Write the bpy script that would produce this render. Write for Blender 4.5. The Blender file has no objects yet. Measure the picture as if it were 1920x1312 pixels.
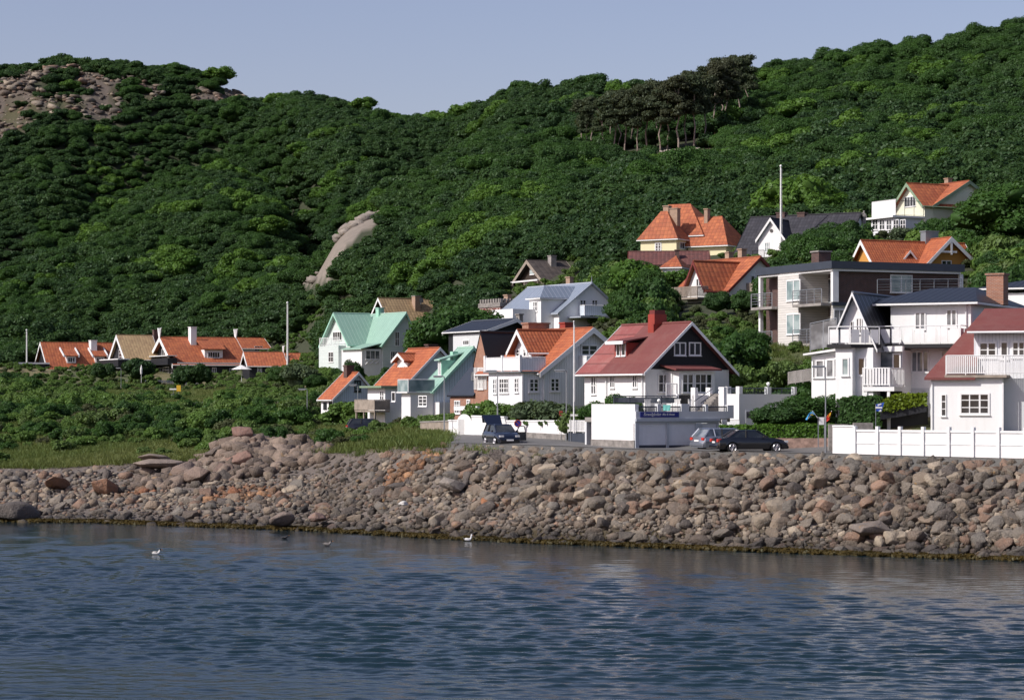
import bpy, bmesh, math, random
import numpy as np
from mathutils import Vector, noise as mnoise
random.seed(7); rng = np.random.default_rng(7)
S = bpy.context.scene
COL = S.collection
# ---------------- camera, world, sun, exposure ----------------
F = 4300.0; HC = 9.0; HY = 745.0            # focal length in px of a 1920 px wide frame, eye height, horizon row
cd = bpy.data.cameras.new("camera"); cam = bpy.data.objects.new("camera", cd); COL.objects.link(cam)
cam.location = (0, 0, HC); cam.rotation_euler = (math.radians(90), 0, 0)
cd.sensor_width = 36; cd.lens = F/1920*36; cd.shift_y = (HY-656)/1920
cd.clip_start = 1; cd.clip_end = 9000
S.camera = cam
S.render.resolution_x = 1024; S.render.resolution_y = 699
SUN_AZ = math.radians(242); SUN_EL = math.radians(40)   # clockwise from +Y
sdir = Vector((math.sin(SUN_AZ)*math.cos(SUN_EL), math.cos(SUN_AZ)*math.cos(SUN_EL), math.sin(SUN_EL)))
W = bpy.data.worlds.new("World"); S.world = W; W.use_nodes = True
nt = W.node_tree; nt.nodes.clear()
wo = nt.nodes.new('ShaderNodeOutputWorld'); bg = nt.nodes.new('ShaderNodeBackground')
sk = nt.nodes.new('ShaderNodeTexSky'); sk.sky_type = 'NISHITA'; sk.sun_disc = False
sk.sun_elevation = SUN_EL; sk.sun_rotation = SUN_AZ; sk.air_density = 1.0; sk.dust_density = 1.6; sk.ozone_density = 3.5
hs = nt.nodes.new('ShaderNodeMix'); hs.data_type = 'RGBA'; hs.blend_type = 'MULTIPLY'; hs.inputs[0].default_value = 1.0
hs.inputs[7].default_value = (1.15, 0.90, 0.89, 1)
nt.links.new(sk.outputs[0], hs.inputs[6]); nt.links.new(hs.outputs[2], bg.inputs[0]); nt.links.new(bg.outputs[0], wo.inputs[0])
bg.inputs[1].default_value = 0.092
sl = bpy.data.lights.new("sun", 'SUN'); sl.energy = 3.0; sl.angle = math.radians(0.5); sl.color = (1.0, 0.965, 0.91)
so = bpy.data.objects.new("sun", sl); COL.objects.link(so); so.rotation_euler = sdir.to_track_quat('Z', 'Y').to_euler()
so.location = (-200, 0, 300)
S.view_settings.view_transform = 'Standard'; S.view_settings.look = 'None'; S.view_settings.gamma = 1
S.view_settings.exposure = 0.6
S.render.engine = 'CYCLES'
S.cycles.max_bounces = 5; S.cycles.diffuse_bounces = 3; S.cycles.glossy_bounces = 3; S.cycles.transmission_bounces = 2
S.cycles.transparent_max_bounces = 4; S.cycles.caustics_reflective = False; S.cycles.caustics_refractive = False

# ---------------- small helpers ----------------
def PT(px, py, Y):                      # point seen at photo pixel (px, py) standing Y metres away
    return Vector(((px-960)/F*Y, Y, HC+(HY-py)/F*Y))
def tag(o, label=None, cat=None, group=None, kind=None):
    if label: o['label'] = label
    if cat: o['category'] = cat
    if group: o['group'] = group
    if kind: o['kind'] = kind
    return o
def empty(name, loc, rz=0, label=None, cat=None, group=None):
    o = bpy.data.objects.new(name, None); COL.objects.link(o); o.location = loc; o.rotation_euler = (0, 0, rz)
    o.empty_display_size = .3
    return tag(o, label, cat, group)
def mesh_np(name, V, Fq, mat=None, parent=None, smooth=False, cols=None, link=True):
    """V (n,3), Fq (m,k) equal-sided faces"""
    me = bpy.data.meshes.new(name); V = np.asarray(V, dtype=np.float32); Fq = np.asarray(Fq, dtype=np.int32)
    m, k = Fq.shape
    me.vertices.add(len(V)); me.vertices.foreach_set('co', V.ravel())
    me.loops.add(m*k); me.loops.foreach_set('vertex_index', Fq.ravel())
    me.polygons.add(m); me.polygons.foreach_set('loop_start', np.arange(0, m*k, k, dtype=np.int32))
    me.polygons.foreach_set('loop_total', np.full(m, k, dtype=np.int32))
    if smooth: me.polygons.foreach_set('use_smooth', np.ones(m, dtype=bool))
    me.update(calc_edges=True)
    if cols is not None:
        a = me.color_attributes.new('col', 'FLOAT_COLOR', 'POINT'); c = np.ones((len(V), 4), dtype=np.float32); c[:, :3] = cols
        a.data.foreach_set('color', c.ravel())
    if mat: me.materials.append(mat)
    if not link: return me
    o = bpy.data.objects.new(name, me); COL.objects.link(o)
    if parent: o.parent = parent
    return o

# ---------------- materials ----------------
MATS = {}
class NT:
    def __init__(s, name):
        s.m = bpy.data.materials.new(name); s.m.use_nodes = True; s.t = s.m.node_tree; s.t.nodes.clear(); MATS[name] = s.m
        s.out = s.n('ShaderNodeOutputMaterial')
    def n(s, typ, **kw):
        n = s.t.nodes.new(typ)
        for k, v in kw.items(): setattr(n, k, v)
        return n
    def l(s, a, b): s.t.links.new(a, b)
    def val(s, sock, v):
        if isinstance(v, (int, float, tuple)): sock.default_value = (tuple(v)+(1,))[:4] if (isinstance(v, tuple) and sock.type == 'RGBA') else v
        else: s.l(v, sock)
    def math(s, op, a, b=0.0, c=0.0, clamp=False):
        n = s.n('ShaderNodeMath', operation=op, use_clamp=clamp); s.val(n.inputs[0], a); s.val(n.inputs[1], b)
        if op in ('MULTIPLY_ADD', 'SMOOTH_MIN', 'WRAP'): s.val(n.inputs[2], c)
        return n.outputs[0]
    def mix(s, f, a, b, mode='MIX'):
        n = s.n('ShaderNodeMix', data_type='RGBA', blend_type=mode); s.val(n.inputs[0], f); s.val(n.inputs[6], a); s.val(n.inputs[7], b); return n.outputs[2]
    def noise(s, scale, vec=None, detail=3, rough=.55):
        n = s.n('ShaderNodeTexNoise'); n.inputs['Scale'].default_value = scale; n.inputs['Detail'].default_value = detail; n.inputs['Roughness'].default_value = rough
        if vec is not None: s.l(vec, n.inputs['Vector'])
        return n.outputs[0]
    def ramp(s, f, a, b):
        n = s.n('ShaderNodeMapRange'); s.val(n.inputs[0], f); n.inputs[1].default_value = a; n.inputs[2].default_value = b; return n.outputs[0]
    def obj(s): return s.n('ShaderNodeTexCoord').outputs['Object']
    def pos(s): return s.n('ShaderNodeNewGeometry').outputs['Position']
    def bump(s, h, strength=.5, dist=.02):
        n = s.n('ShaderNodeBump'); n.inputs['Strength'].default_value = strength; n.inputs['Distance'].default_value = dist; s.l(h, n.inputs['Height']); return n.outputs[0]
    def pbr(s, col, rough=.7, normal=None, metal=0.0, spec=.4):
        p = s.n('ShaderNodeBsdfPrincipled'); s.val(p.inputs['Base Color'], col); s.val(p.inputs['Roughness'], rough); s.val(p.inputs['Metallic'], metal)
        p.inputs['Specular IOR Level'].default_value = spec
        if normal is not None: s.l(normal, p.inputs['Normal'])
        s.l(p.outputs[0], s.out.inputs[0]); return p
    def sep(s, vec):
        n = s.n('ShaderNodeSeparateXYZ'); s.l(vec, n.inputs[0]); return n.outputs
    def comb(s, x, y, z=0.0):
        n = s.n('ShaderNodeCombineXYZ'); s.val(n.inputs[0], x); s.val(n.inputs[1], y); s.val(n.inputs[2], z); return n.outputs[0]

def mat_paint(name, col, rough=.6, var=.06, scale=1.5, bump=.0, metal=0.0):
    t = NT(name); o = t.obj(); n = t.noise(scale, o, 5, .6); n2 = t.noise(scale*9, o, 3)
    d = tuple(c*(1-var*2.2) for c in col); h = tuple(min(1, c*(1+var)) for c in col)
    c = t.mix(t.ramp(n, .3, .7), d, h); c = t.mix(t.math('MULTIPLY', t.ramp(n2, .55, .75), var*1.5), c, tuple(x*.5 for x in col))
    t.pbr(c, rough, t.bump(n2, .3, bump) if bump else None, metal); return t.m
def mat_render_wall(name, col, dirt=(.35, .33, .28), amt=.35):
    """painted render with rain streaks and blotches"""
    t = NT(name); o = t.obj(); x, y, z = t.sep(o); a = t.math('ADD', x, y)
    streak = t.noise(1.0, t.comb(t.math('MULTIPLY', a, 2.5), t.math('MULTIPLY', z, .25)), 5, .65)
    blot = t.noise(.6, o, 5, .6); fine = t.noise(14, o, 3)
    f = t.math('MULTIPLY', t.ramp(t.math('MULTIPLY_ADD', streak, .6, t.math('MULTIPLY', blot, .4)), .5, .78), amt)
    c = t.mix(f, col, dirt); c = t.mix(t.math('MULTIPLY', t.ramp(fine, .4, .8), .08), c, (.3, .3, .3))
    t.pbr(c, .75, t.bump(fine, .25, .01)); return t.m
def mat_boards(name, col, period=.16, horiz=False, groove=.35, amt=.12):
    t = NT(name); o = t.obj(); x, y, z = t.sep(o); a = t.math('ADD', x, y)
    c0 = z if horiz else a
    fr = t.math('FRACT', t.math('DIVIDE', c0, period)); cell = t.math('FLOOR', t.math('DIVIDE', c0, period))
    line = t.math('LESS_THAN', fr, .16)
    wn = t.n('ShaderNodeTexWhiteNoise', noise_dimensions='1D'); t.l(cell, wn.inputs['W'])
    nz = t.noise(1.2, t.comb(t.math('MULTIPLY', a, 3 if not horiz else .6), t.math('MULTIPLY', z, .6 if not horiz else 3)), 5, .6)
    c = t.mix(t.math('MULTIPLY', wn.outputs[0], amt), col, tuple(q*.6 for q in col)); c = t.mix(t.math('MULTIPLY', t.ramp(nz, .45, .8), amt*1.6), c, tuple(q*.5 for q in col))
    c = t.mix(t.math('MULTIPLY', line, groove), c, tuple(q*.25 for q in col))
    t.pbr(c, .6, t.bump(t.math('SUBTRACT', 1.0, line), .6, .02)); return t.m
def mat_brick(name, c1, c2, mortar, sc=1.0, patt=False):
    t = NT(name); o = t.obj(); x, y, z = t.sep(o); v = t.comb(t.math('ADD', x, y), z)
    b = t.n('ShaderNodeTexBrick'); t.l(v, b.inputs['Vector']); b.inputs['Color1'].default_value = c1+(1,); b.inputs['Color2'].default_value = c2+(1,); b.inputs['Mortar'].default_value = mortar+(1,)
    b.inputs['Scale'].default_value = sc; b.inputs['Brick Width'].default_value = .27; b.inputs['Row Height'].default_value = .09; b.inputs['Mortar Size'].default_value = .012
    n = t.noise(2.2, o, 4); c = t.mix(t.math('MULTIPLY', t.ramp(n, .35, .75), .35), b.outputs[0], tuple(q*.45 for q in c1))
    t.pbr(c, .85, t.bump(b.outputs[1], -.4, .01)); return t.m
def mat_diamond(name, c1, c2, per=.62):
    t = NT(name); o = t.obj(); x, y, z = t.sep(o); a = t.math('ADD', x, y)
    p = t.math('FRACT', t.math('DIVIDE', t.math('ADD', a, z), per)); q = t.math('FRACT', t.math('DIVIDE', t.math('SUBTRACT', a, z), per))
    f = t.math('MULTIPLY', t.math('GREATER_THAN', p, .32), t.math('GREATER_THAN', q, .32)); n = t.noise(5, o, 3)
    c = t.mix(f, c1, c2); c = t.mix(t.math('MULTIPLY', n, .4), c, tuple(v*.5 for v in c2)); t.pbr(c, .85); return t.m
def mat_tiles(name, c1, c2, dark, w=.26, h=.34, old=.25, lich=(.45, .42, .30)):
    t = NT(name); uv = t.n('ShaderNodeUVMap').outputs[0]; x, y, z = t.sep(uv)
    fx = t.math('FRACT', t.math('DIVIDE', x, w)); fy = t.math('FRACT', t.math('DIVIDE', y, h))
    cx = t.math('FLOOR', t.math('DIVIDE', x, w)); cy = t.math('FLOOR', t.math('DIVIDE', y, h))
    wn = t.n('ShaderNodeTexWhiteNoise', noise_dimensions='2D'); t.l(t.comb(cx, cy), wn.inputs['Vector'])
    hump = t.math('SINE', t.math('MULTIPLY', fx, math.pi)); step = fy
    hgt = t.math('ADD', t.math('MULTIPLY', hump, .6), t.math('MULTIPLY', step, .5))
    n = t.noise(.8, t.obj(), 5, .65); n2 = t.noise(7, t.obj(), 4)
    c = t.mix(wn.outputs[0], c1, c2); c = t.mix(t.math('MULTIPLY', t.ramp(n, .45, .75), old), c, dark)
    c = t.mix(t.math('MULTIPLY', t.ramp(n2, .58, .78), old*.9), c, lich)
    g = t.math('MAXIMUM', t.math('LESS_THAN', fx, .14), t.math('LESS_THAN', fy, .13)); c = t.mix(t.math('MULTIPLY', g, .55), c, tuple(q*.3 for q in c1))
    t.pbr(c, .75, t.bump(hgt, .9, .05)); return t.m
def mat_seam(name, col, seam, w=.6, rough=.4, metal=.2, var=.15):
    t = NT(name); uv = t.n('ShaderNodeUVMap').outputs[0]; x, y, z = t.sep(uv)
    fx = t.math('FRACT', t.math('DIVIDE', x, w)); ln = t.math('LESS_THAN', fx, .13); cell = t.math('FLOOR', t.math('DIVIDE', x, w))
    wn = t.n('ShaderNodeTexWhiteNoise', noise_dimensions='1D'); t.l(cell, wn.inputs['W'])
    n = t.noise(1.1, t.obj(), 5, .6); st = t.noise(1.0, t.comb(t.math('MULTIPLY', x, 3), t.math('MULTIPLY', y, .4)), 4)
    c = t.mix(t.math('MULTIPLY', wn.outputs[0], var), col, tuple(q*.65 for q in col)); c = t.mix(t.math('MULTIPLY', t.ramp(t.math('MULTIPLY', t.math('ADD', n, st), .5), .45, .7), var*1.6), c, tuple(q*.55 for q in col))
    c = t.mix(ln, c, seam); t.pbr(c, rough, t.bump(ln, .8, .04), metal); return t.m
def mat_leaf(name, c1, c2, c3, big=.03, trans=.25):
    """per-instance colour from random and a broad noise over where it stands; leaf-scale speckle"""
    t = NT(name); oi = t.n('ShaderNodeObjectInfo'); bn = t.noise(big, oi.outputs['Location'], 3, .6); fine = t.noise(.9, t.pos(), 3, .6)
    r = oi.outputs['Random']
    c = t.mix(t.ramp(bn, .35, .65), c1, c2); c = t.mix(t.math('MULTIPLY', t.ramp(r, .35, 1), .6), c, c3)
    c = t.mix(t.math('MULTIPLY', t.ramp(fine, .3, .75), .35), c, tuple(q*1.6 for q in c2))
    d = t.n('ShaderNodeBsdfDiffuse'); t.l(c, d.inputs[0]); tr = t.n('ShaderNodeBsdfTranslucent'); t.l(t.mix(.5, c, (c2[0]*1.8, c2[1]*1.7, c2[2]*.6)), tr.inputs[0])
    gl = t.n('ShaderNodeBsdfGlossy'); gl.inputs['Roughness'].default_value = .45; gl.inputs[0].default_value = (.6, .7, .6, 1)
    ms = t.n('ShaderNodeMixShader'); ms.inputs[0].default_value = trans; t.l(d.outputs[0], ms.inputs[1]); t.l(tr.outputs[0], ms.inputs[2])
    m2 = t.n('ShaderNodeMixShader'); m2.inputs[0].default_value = .015; t.l(ms.outputs[0], m2.inputs[1]); t.l(gl.outputs[0], m2.inputs[2]); t.l(m2.outputs[0], t.out.inputs[0]); return t.m
def mat_rock(name, src):
    t = NT(name); p = t.pos(); x, y, z = t.sep(p); n = t.noise(1.6, p, 5, .65); n2 = t.noise(9, p, 4, .6); n3 = t.noise(.35, p, 3)
    if src == 'attr': a = t.n('ShaderNodeAttribute', attribute_name='col'); base = a.outputs['Color']
    else: base = t.n('ShaderNodeObjectInfo').outputs['Color']
    c = t.mix(t.math('MULTIPLY', t.ramp(n, .4, .7), .4), base, (.10, .085, .075)); c = t.mix(t.math('MULTIPLY', t.ramp(n2, .5, .8), .35), c, (.42, .38, .33))
    li = t.math('MULTIPLY', t.math('GREATER_THAN', n, .62), t.math('GREATER_THAN', n3, .56)); c = t.mix(t.math('MULTIPLY', li, .5), c, (.30, .17, .05))
    wet = t.ramp(t.math('ADD', z, t.math('MULTIPLY', n3, 1.6)), 1.75, 1.05)
    c = t.mix(t.math('MULTIPLY', wet, .82), c, (.028, .024, .02)); weed = t.ramp(t.math('ADD', z, t.math('MULTIPLY', n2, .35)), .42, .22); c = t.mix(t.math('MULTIPLY', weed, .7), c, (.07, .05, .018))
    t.pbr(c, t.math('SUBTRACT', .88, t.math('MULTIPLY', wet, .35)), t.bump(t.math('ADD', n2, t.math('MULTIPLY', n, 2.5)), .9, .12)); return t.m

mat_paint('white_paint', (.78, .78, .77), .5, .04)
mat_render_wall('white_wall', (.80, .80, .79), amt=.26)
mat_render_wall('cream_wall', (.72, .66, .42), amt=.2)
mat_render_wall('paleyellow_wall', (.76, .76, .60), amt=.15)
mat_render_wall('ochre_wall', (.55, .27, .06), (.25, .12, .03), .25)
mat_render_wall('grey_and_shade_wall', (.60, .62, .63), amt=.25)  # grey walls, and white ones with their shade put into the colour
mat_boards('white_boards', (.78, .79, .81), .22, groove=.35)
mat_boards('white_siding', (.66, .64, .60), .2, True, groove=.5, amt=.2)
mat_boards('bluegrey_boards', (.60, .67, .73), .25, groove=.5)
mat_boards('palegreen_boards', (.62, .69, .66), .2, True, groove=.2)
mat_boards('black_boards', (.012, .013, .017), .2, groove=.5)
mat_boards('brown_boards', (.045, .03, .022), .2, groove=.5)
mat_boards('grey_boards', (.34, .31, .29), .15, groove=.5, amt=.3)
mat_brick('red_brick', (.36, .14, .07), (.26, .09, .05), (.38, .33, .28))
mat_brick('dark_brick', (.10, .045, .035), (.055, .03, .028), (.16, .13, .12))
mat_brick('tan_brick', (.40, .24, .15), (.30, .18, .12), (.4, .36, .3))
mat_diamond('patterned_tile', (.52, .40, .36), (.20, .07, .06))
mat_tiles('tile_orange', (.46, .135, .05), (.33, .085, .035), (.16, .06, .04), .3, .38, .3)
mat_tiles('tile_orange_far', (.44, .135, .052), (.30, .08, .035), (.20, .07, .04), .55, .6, .3)
mat_tiles('tile_tan_far', (.42, .30, .16), (.32, .22, .12), (.15, .10, .06), .55, .6, .35)
mat_tiles('tile_black_far', (.022, .022, .03), (.04, .04, .05), (.08, .07, .07), .45, .6, .2, (.1, .1, .1))
mat_tiles('tile_brown_far', (.085, .07, .06), (.055, .045, .04), (.16, .14, .12), .9, .45, .3, (.2, .18, .16))
mat_tiles('tile_maroon_far', (.16, .06, .05), (.11, .045, .04), (.08, .05, .05), .5, .6, .3)
mat_tiles('felt_red', (.27, .08, .07), (.23, .065, .06), (.31, .15, .13), 40.0, 1.1, .7, (.34, .22, .19))
mat_seam('metal_green', (.27, .44, .35), (.38, .54, .45), .6, .5, .1)
mat_seam('metal_blue', (.27, .32, .39), (.44, .48, .54), .55, .4, .3)
mat_seam('metal_black', (.012, .014, .02), (.12, .13, .15), .75, .45, .2)
mat_seam('metal_dark', (.014, .018, .028), (.06, .07, .09), .5, .5, .05)
mat_seam('corrugated_dark', (.05, .06, .08), (.012, .014, .02), .3, .5, .2)
mat_paint('black_paint', (.012, .012, .015), .5)
mat_paint('darkgrey_paint', (.045, .055, .075), .5)
mat_paint('grey_metal', (.30, .32, .34), .4, .06, metal=.5)
mat_paint('bluegrey_paint', (.42, .46, .50), .5)
mat_paint('palegreen_paint', (.34, .60, .47), .5)
mat_paint('garage_door', (.68, .70, .73), .55, .03)
mat_paint('red_paint', (.30, .045, .03), .6, .1)
mat_paint('darkred_paint', (.16, .03, .025), .6, .1)
mat_paint('greygreen_paint', (.22, .30, .20), .6)
mat_paint('concrete', (.30, .28, .26), .9, .15, 1.2, .02)
mat_paint('stone_grey', (.26, .24, .22), .9, .2, 3, .03)
mat_paint('stone_red', (.30, .20, .16), .9, .25, 2.5, .05)
mat_paint('wood_grey', (.32, .27, .22), .8, .15, 2)
mat_paint('sign_lightblue', (.03, .09, .45), .4, .02)
mat_paint('sign_blue', (.01, .02, .20), .4, .02)
mat_paint('flag_blue', (.05, .30, .60), .7); mat_paint('flag_yellow', (.85, .60, .03), .7); mat_paint('flag_red', (.60, .04, .02), .7)
mat_paint('yellow_paint', (.65, .40, .03), .5)
mat_paint('turquoise_cloth', (.20, .62, .55), .8)
mat_paint('rubber', (.015, .015, .016), .8); mat_paint('beak_orange', (.7, .25, .03), .5)
mat_paint('bark', (.16, .12, .09), .9, .25, 3, .05); mat_paint('bark_pine', (.30, .24, .20), .9, .25, 2, .05)
mat_paint('cloth_white', (.75, .74, .71), .9)
t = NT('glass'); n = t.noise(.7, t.obj(), 2); t.pbr(t.mix(t.ramp(n, .4, .6), (.012, .015, .018), (.05, .055, .06)), .06, None, 0, .8)
t = NT('glass_light'); n = t.noise(.8, t.obj(), 2); t.pbr(t.mix(t.ramp(n, .4, .6), (.16, .24, .25), (.34, .42, .42)), .1, None, 0, .8)
t = NT('glass_grey'); n = t.noise(.9, t.obj(), 2); t.pbr(t.mix(t.ramp(n, .4, .6), (.06, .075, .09), (.22, .24, .26)), .1, None, 0, .8)
t = NT('globe_lamp_glass'); t.pbr((.85, .85, .82), .25)
for nm, c in (('car_blue', (.003, .006, .018)), ('car_silver', (.32, .35, .40)), ('car_black', (.004, .0045, .007))):
    t = NT(nm); p = t.pbr(c, .3, None, .0 if nm != 'car_silver' else .7, .5); p.inputs['Coat Weight'].default_value = 1.0; p.inputs['Coat Roughness'].default_value = .05
t = NT('alloy'); t.pbr((.5, .5, .52), .3, None, .9)
t = NT('lamp_clear'); t.pbr((.6, .62, .65), .1, None, .3, .8)
t = NT('lamp_red'); t.pbr((.5, .03, .015), .2, None, 0, .8)
mat_leaf('leaf_forest', (.028, .058, .025), (.046, .090, .028), (.022, .048, .026), .012, .32)
mat_leaf('leaf_oak', (.032, .070, .022), (.050, .108, .024), (.034, .066, .03), .05, .3)
mat_leaf('leaf_bright', (.062, .13, .025), (.085, .16, .03), (.05, .11, .025), .05, .3)
mat_leaf('leaf_pine', (.052, .076, .038), (.062, .066, .040), (.042, .070, .036), .03, .35)
mat_leaf('leaf_bush', (.070, .135, .030), (.105, .175, .042), (.085, .10, .05), .04)
mat_leaf('leaf_heath', (.05, .065, .03), (.07, .085, .035), (.06, .05, .035), .04, .15)
mat_leaf('leaf_silver', (.065, .095, .05), (.085, .115, .06), (.05, .08, .04), .05)
mat_leaf('leaf_hedge', (.05, .12, .015), (.07, .14, .02), (.045, .10, .015), .05)
mat_leaf('leaf_hedge_lime', (.10, .15, .012), (.13, .17, .015), (.10, .15, .012), .05)
mat_leaf('blade_grass', (.085, .13, .035), (.14, .16, .055), (.06, .10, .028), .05)
mat_leaf('weed', (.04, .03, .010), (.065, .045, .013), (.02, .017, .008), .3, .1)
mat_rock('rock_mixed', 'attr'); mat_rock('rock_single', 'obj')
# ground: colour zones carried by the mesh
t = NT('ground_zones'); a = t.n('ShaderNodeAttribute', attribute_name='col'); p = t.pos(); n = t.noise(.5, p, 5, .65); n2 = t.noise(5, p, 5, .65)
c = t.mix(t.math('MULTIPLY', t.ramp(n, .35, .7), .45), a.outputs['Color'], t.mix(.6, a.outputs['Color'], (.02, .02, .015))); c = t.mix(t.math('MULTIPLY', t.ramp(n2, .5, .75), .35), c, t.mix(.5, a.outputs['Color'], (.35, .30, .22)))
t.pbr(c, .95, t.bump(t.math('ADD', n2, n), .8, .15))
t = NT('asphalt'); p = t.pos(); n = t.noise(.4, p, 4, .6); n2 = t.noise(18, p, 3); c = t.mix(t.ramp(n, .35, .7), (.10, .098, .096), (.155, .15, .145)); c = t.mix(t.math('MULTIPLY', t.ramp(n2, .5, .8), .3), c, (.22, .21, .2)); t.pbr(c, .9, t.bump(n2, .3, .01))
t = NT('sea_water'); p = t.pos(); x, y, z = t.sep(p); n = t.noise(1.0, t.comb(t.math('MULTIPLY', x, 3.0), t.math('MULTIPLY', y, 5.5)), 4, .6); n2 = t.noise(.02, p, 3)
b = t.pbr(t.mix(t.ramp(n2, .4, .6), (.006, .018, .026), (.007, .021, .027)), .06, t.bump(n, .25, .06)); b.inputs['IOR'].default_value = 1.34; b.inputs['Specular IOR Level'].default_value = .5
M = MATS
# ================= terrain =================
# stations along each line of sight: (photo column, distance, row) -> shore, bank top, road far side, village, upper village, spur, dip, ridge
def curve(pts, sm=25):
    a = np.array(pts, float)
    def g(px, c):
        return sum(np.interp(px+d, a[:, 0], a[:, c]) for d in (-sm, -sm/2, 0, sm/2, sm))/5
    return lambda px: (g(px, 1), g(px, 2))
SHORE = curve([(-400, 172, 0), (0, 168, 0), (200, 166, 0), (400, 161, 0), (600, 156, 0), (800, 149, 0), (1000, 143.3, 0), (1200, 139.7, 0), (1400, 135.8, 0), (1600, 132.5, 0), (1920, 128, 0), (2350, 123, 0)])
def zc(pts, sm=25):   # rows -> heights
    return curve([(p, Y, HC+(HY-py)/F*Y) for p, Y, py in pts], sm)
ST = [
 lambda px: (SHORE(px)[0]-14, SHORE(px)[1]-2.5),
 SHORE,
 zc([(-400, 205, 880), (0, 200, 876), (200, 196, 868), (300, 192, 860), (400, 188, 858), (500, 186, 852), (600, 183, 848), (700, 172, 842), (760, 166, 834), (850, 160, 832), (1000, 154.5, 836), (1200, 147, 843.5), (1400, 143, 847.6), (1560, 140.5, 851.6), (1700, 138.0, 856), (1920, 134.2, 861), (2350, 128, 868)]),
 zc([(-400, 300, 735), (0, 300, 738), (100, 300, 736), (200, 300, 748), (300, 290, 764), (400, 285, 764), (480, 285, 752), (560, 250, 772), (640, 225, 800), (720, 205, 806), (800, 183, 809), (900, 171, 815.5), (1000, 165.5, 822.5), (1100, 160, 829.5), (1200, 152, 839), (1400, 150, 842), (1560, 146, 848), (1700, 141.5, 853), (1920, 138, 858), (2350, 134, 862)]),
 zc([(-400, 430, 712), (0, 430, 712), (400, 430, 712), (480, 400, 707), (600, 345, 702), (700, 345, 700), (775, 335, 692), (830, 255, 735), (900, 215, 755), (1000, 195, 765), (1100, 185, 760), (1200, 180, 740), (1300, 180, 720), (1400, 178, 712), (1500, 170, 715), (1600, 165, 720), (1920, 160, 730), (2350, 158, 735)]),
 zc([(-400, 490, 690), (0, 480, 692), (200, 480, 690), (400, 470, 685), (500, 450, 670), (600, 420, 645), (680, 400, 622), (760, 385, 598), (900, 345, 565), (1000, 332, 548), (1100, 320, 525), (1200, 305, 500), (1300, 300, 480), (1500, 290, 468), (1600, 288, 455), (1700, 290, 440), (1920, 280, 440), (2350, 275, 430)]),
 zc([(-400, 540, 690), (-100, 560, 600), (0, 570, 545), (100, 600, 478), (220, 650, 395), (330, 690, 335), (420, 710, 310), (490, 700, 340), (540, 640, 430), (575, 500, 515), (640, 500, 395), (705, 520, 358), (800, 570, 322), (900, 620, 275), (1000, 620, 262), (1080, 590, 290), (1150, 565, 312), (1250, 555, 304), (1340, 550, 298), (1450, 550, 285), (1600, 550, 255), (1920, 550, 205), (2350, 550, 150)], 15),
 None,
 zc([(-400, 900, 115), (0, 900, 100), (60, 900, 88), (100, 900, 80), (150, 900, 82), (350, 900, 88), (400, 880, 108), (450, 865, 132), (500, 855, 150), (600, 840, 173), (700, 830, 199), (800, 820, 208), (840, 810, 216), (900, 780, 196), (1000, 750, 180), (1100, 730, 172), (1200, 710, 170), (1300, 700, 150), (1380, 690, 130), (1450, 690, 120), (1550, 690, 102), (1700, 700, 82), (1800, 700, 65), (1900, 700, 40), (2350, 700, -10)]),
 None]
def _dip(px):
    Y, z = ST[6](px); Y8, z8 = ST[8](px)
    w = np.interp(px, [-400, 400, 560, 860, 960], [1, 1, 1, .6, 0]); Yd = Y+np.minimum(70, (Y8-Y)*.4)
    lin = z+(z8-z)*(Yd-Y)/(Y8-Y); return Yd, lin*(1-w)+(z-16)*w
ST[7] = _dip
ST[9] = lambda px: (ST[8](px)[0]+250, ST[8](px)[1]-40)
def rnd(x): return (np.sin(x*12.9898)*43758.5453) % 1.0
def vnoise(x, y, s, seed=0):
    x = x/s+seed*17.3; y = y/s-seed*9.1; xi = np.floor(x); yi = np.floor(y); fx = x-xi; fy = y-yi; fx = fx*fx*(3-2*fx); fy = fy*fy*(3-2*fy)
    h = lambda a, b: rnd(a*1.37+b*57.11+seed)
    return (h(xi, yi)*(1-fx)+h(xi+1, yi)*fx)*(1-fy)+(h(xi, yi+1)*(1-fx)+h(xi+1, yi+1)*fx)*fy
def fbm(x, y, s, o=4, seed=0): return sum(vnoise(x, y, s/2**i, seed+i)*.5**i for i in range(o))/sum(.5**i for i in range(o))
def _lin(px, Y, st):
    z = np.full(np.shape(Y), -2.6)
    for k in range(len(st)-1):
        a, za = st[k]; b, zb = st[k+1]; t = (Y-a)/(b-a)
        if k >= 4: t2 = np.clip(t, 0, 1); t = np.where(Y < b, t2, t)
        z = np.where(Y >= a, za+(zb-za)*np.clip(t, 0, 1), z)
    return z
def ground(X, Y):
    X = np.asarray(X, float); Y = np.asarray(Y, float); px = 960+F*X/Y
    st = [f(px) for f in ST]
    z0 = _lin(px, Y, st); w = np.clip((Y-230)/120, 0, 1)
    zs = sum(_lin(px, Y*(1+d), st) for d in (-.05, -.03, -.01, .01, .03, .05))/6
    z = z0*(1-w)+zs*w
    far = np.clip((Y-300)/200, 0, 1)
    z = z+(fbm(X, Y, 60, 3, 3)-.5)*9*far
    rk = rockmask(X, Y, z); z = z+rk*(np.abs(fbm(X, Y, 22, 5, 8)-.5)*-16+2.2)
    near = (Y < st[2][0]+0.0)*np.clip((Y-st[1][0])/3, 0, 1); z = z+(fbm(X, Y, 3, 3, 5)-.5)*.5*near*np.clip((st[2][0]-Y)/2, 0, 1)
    return z
def pyof(Y, z): return HY-(z-HC)*F/Y
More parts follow.
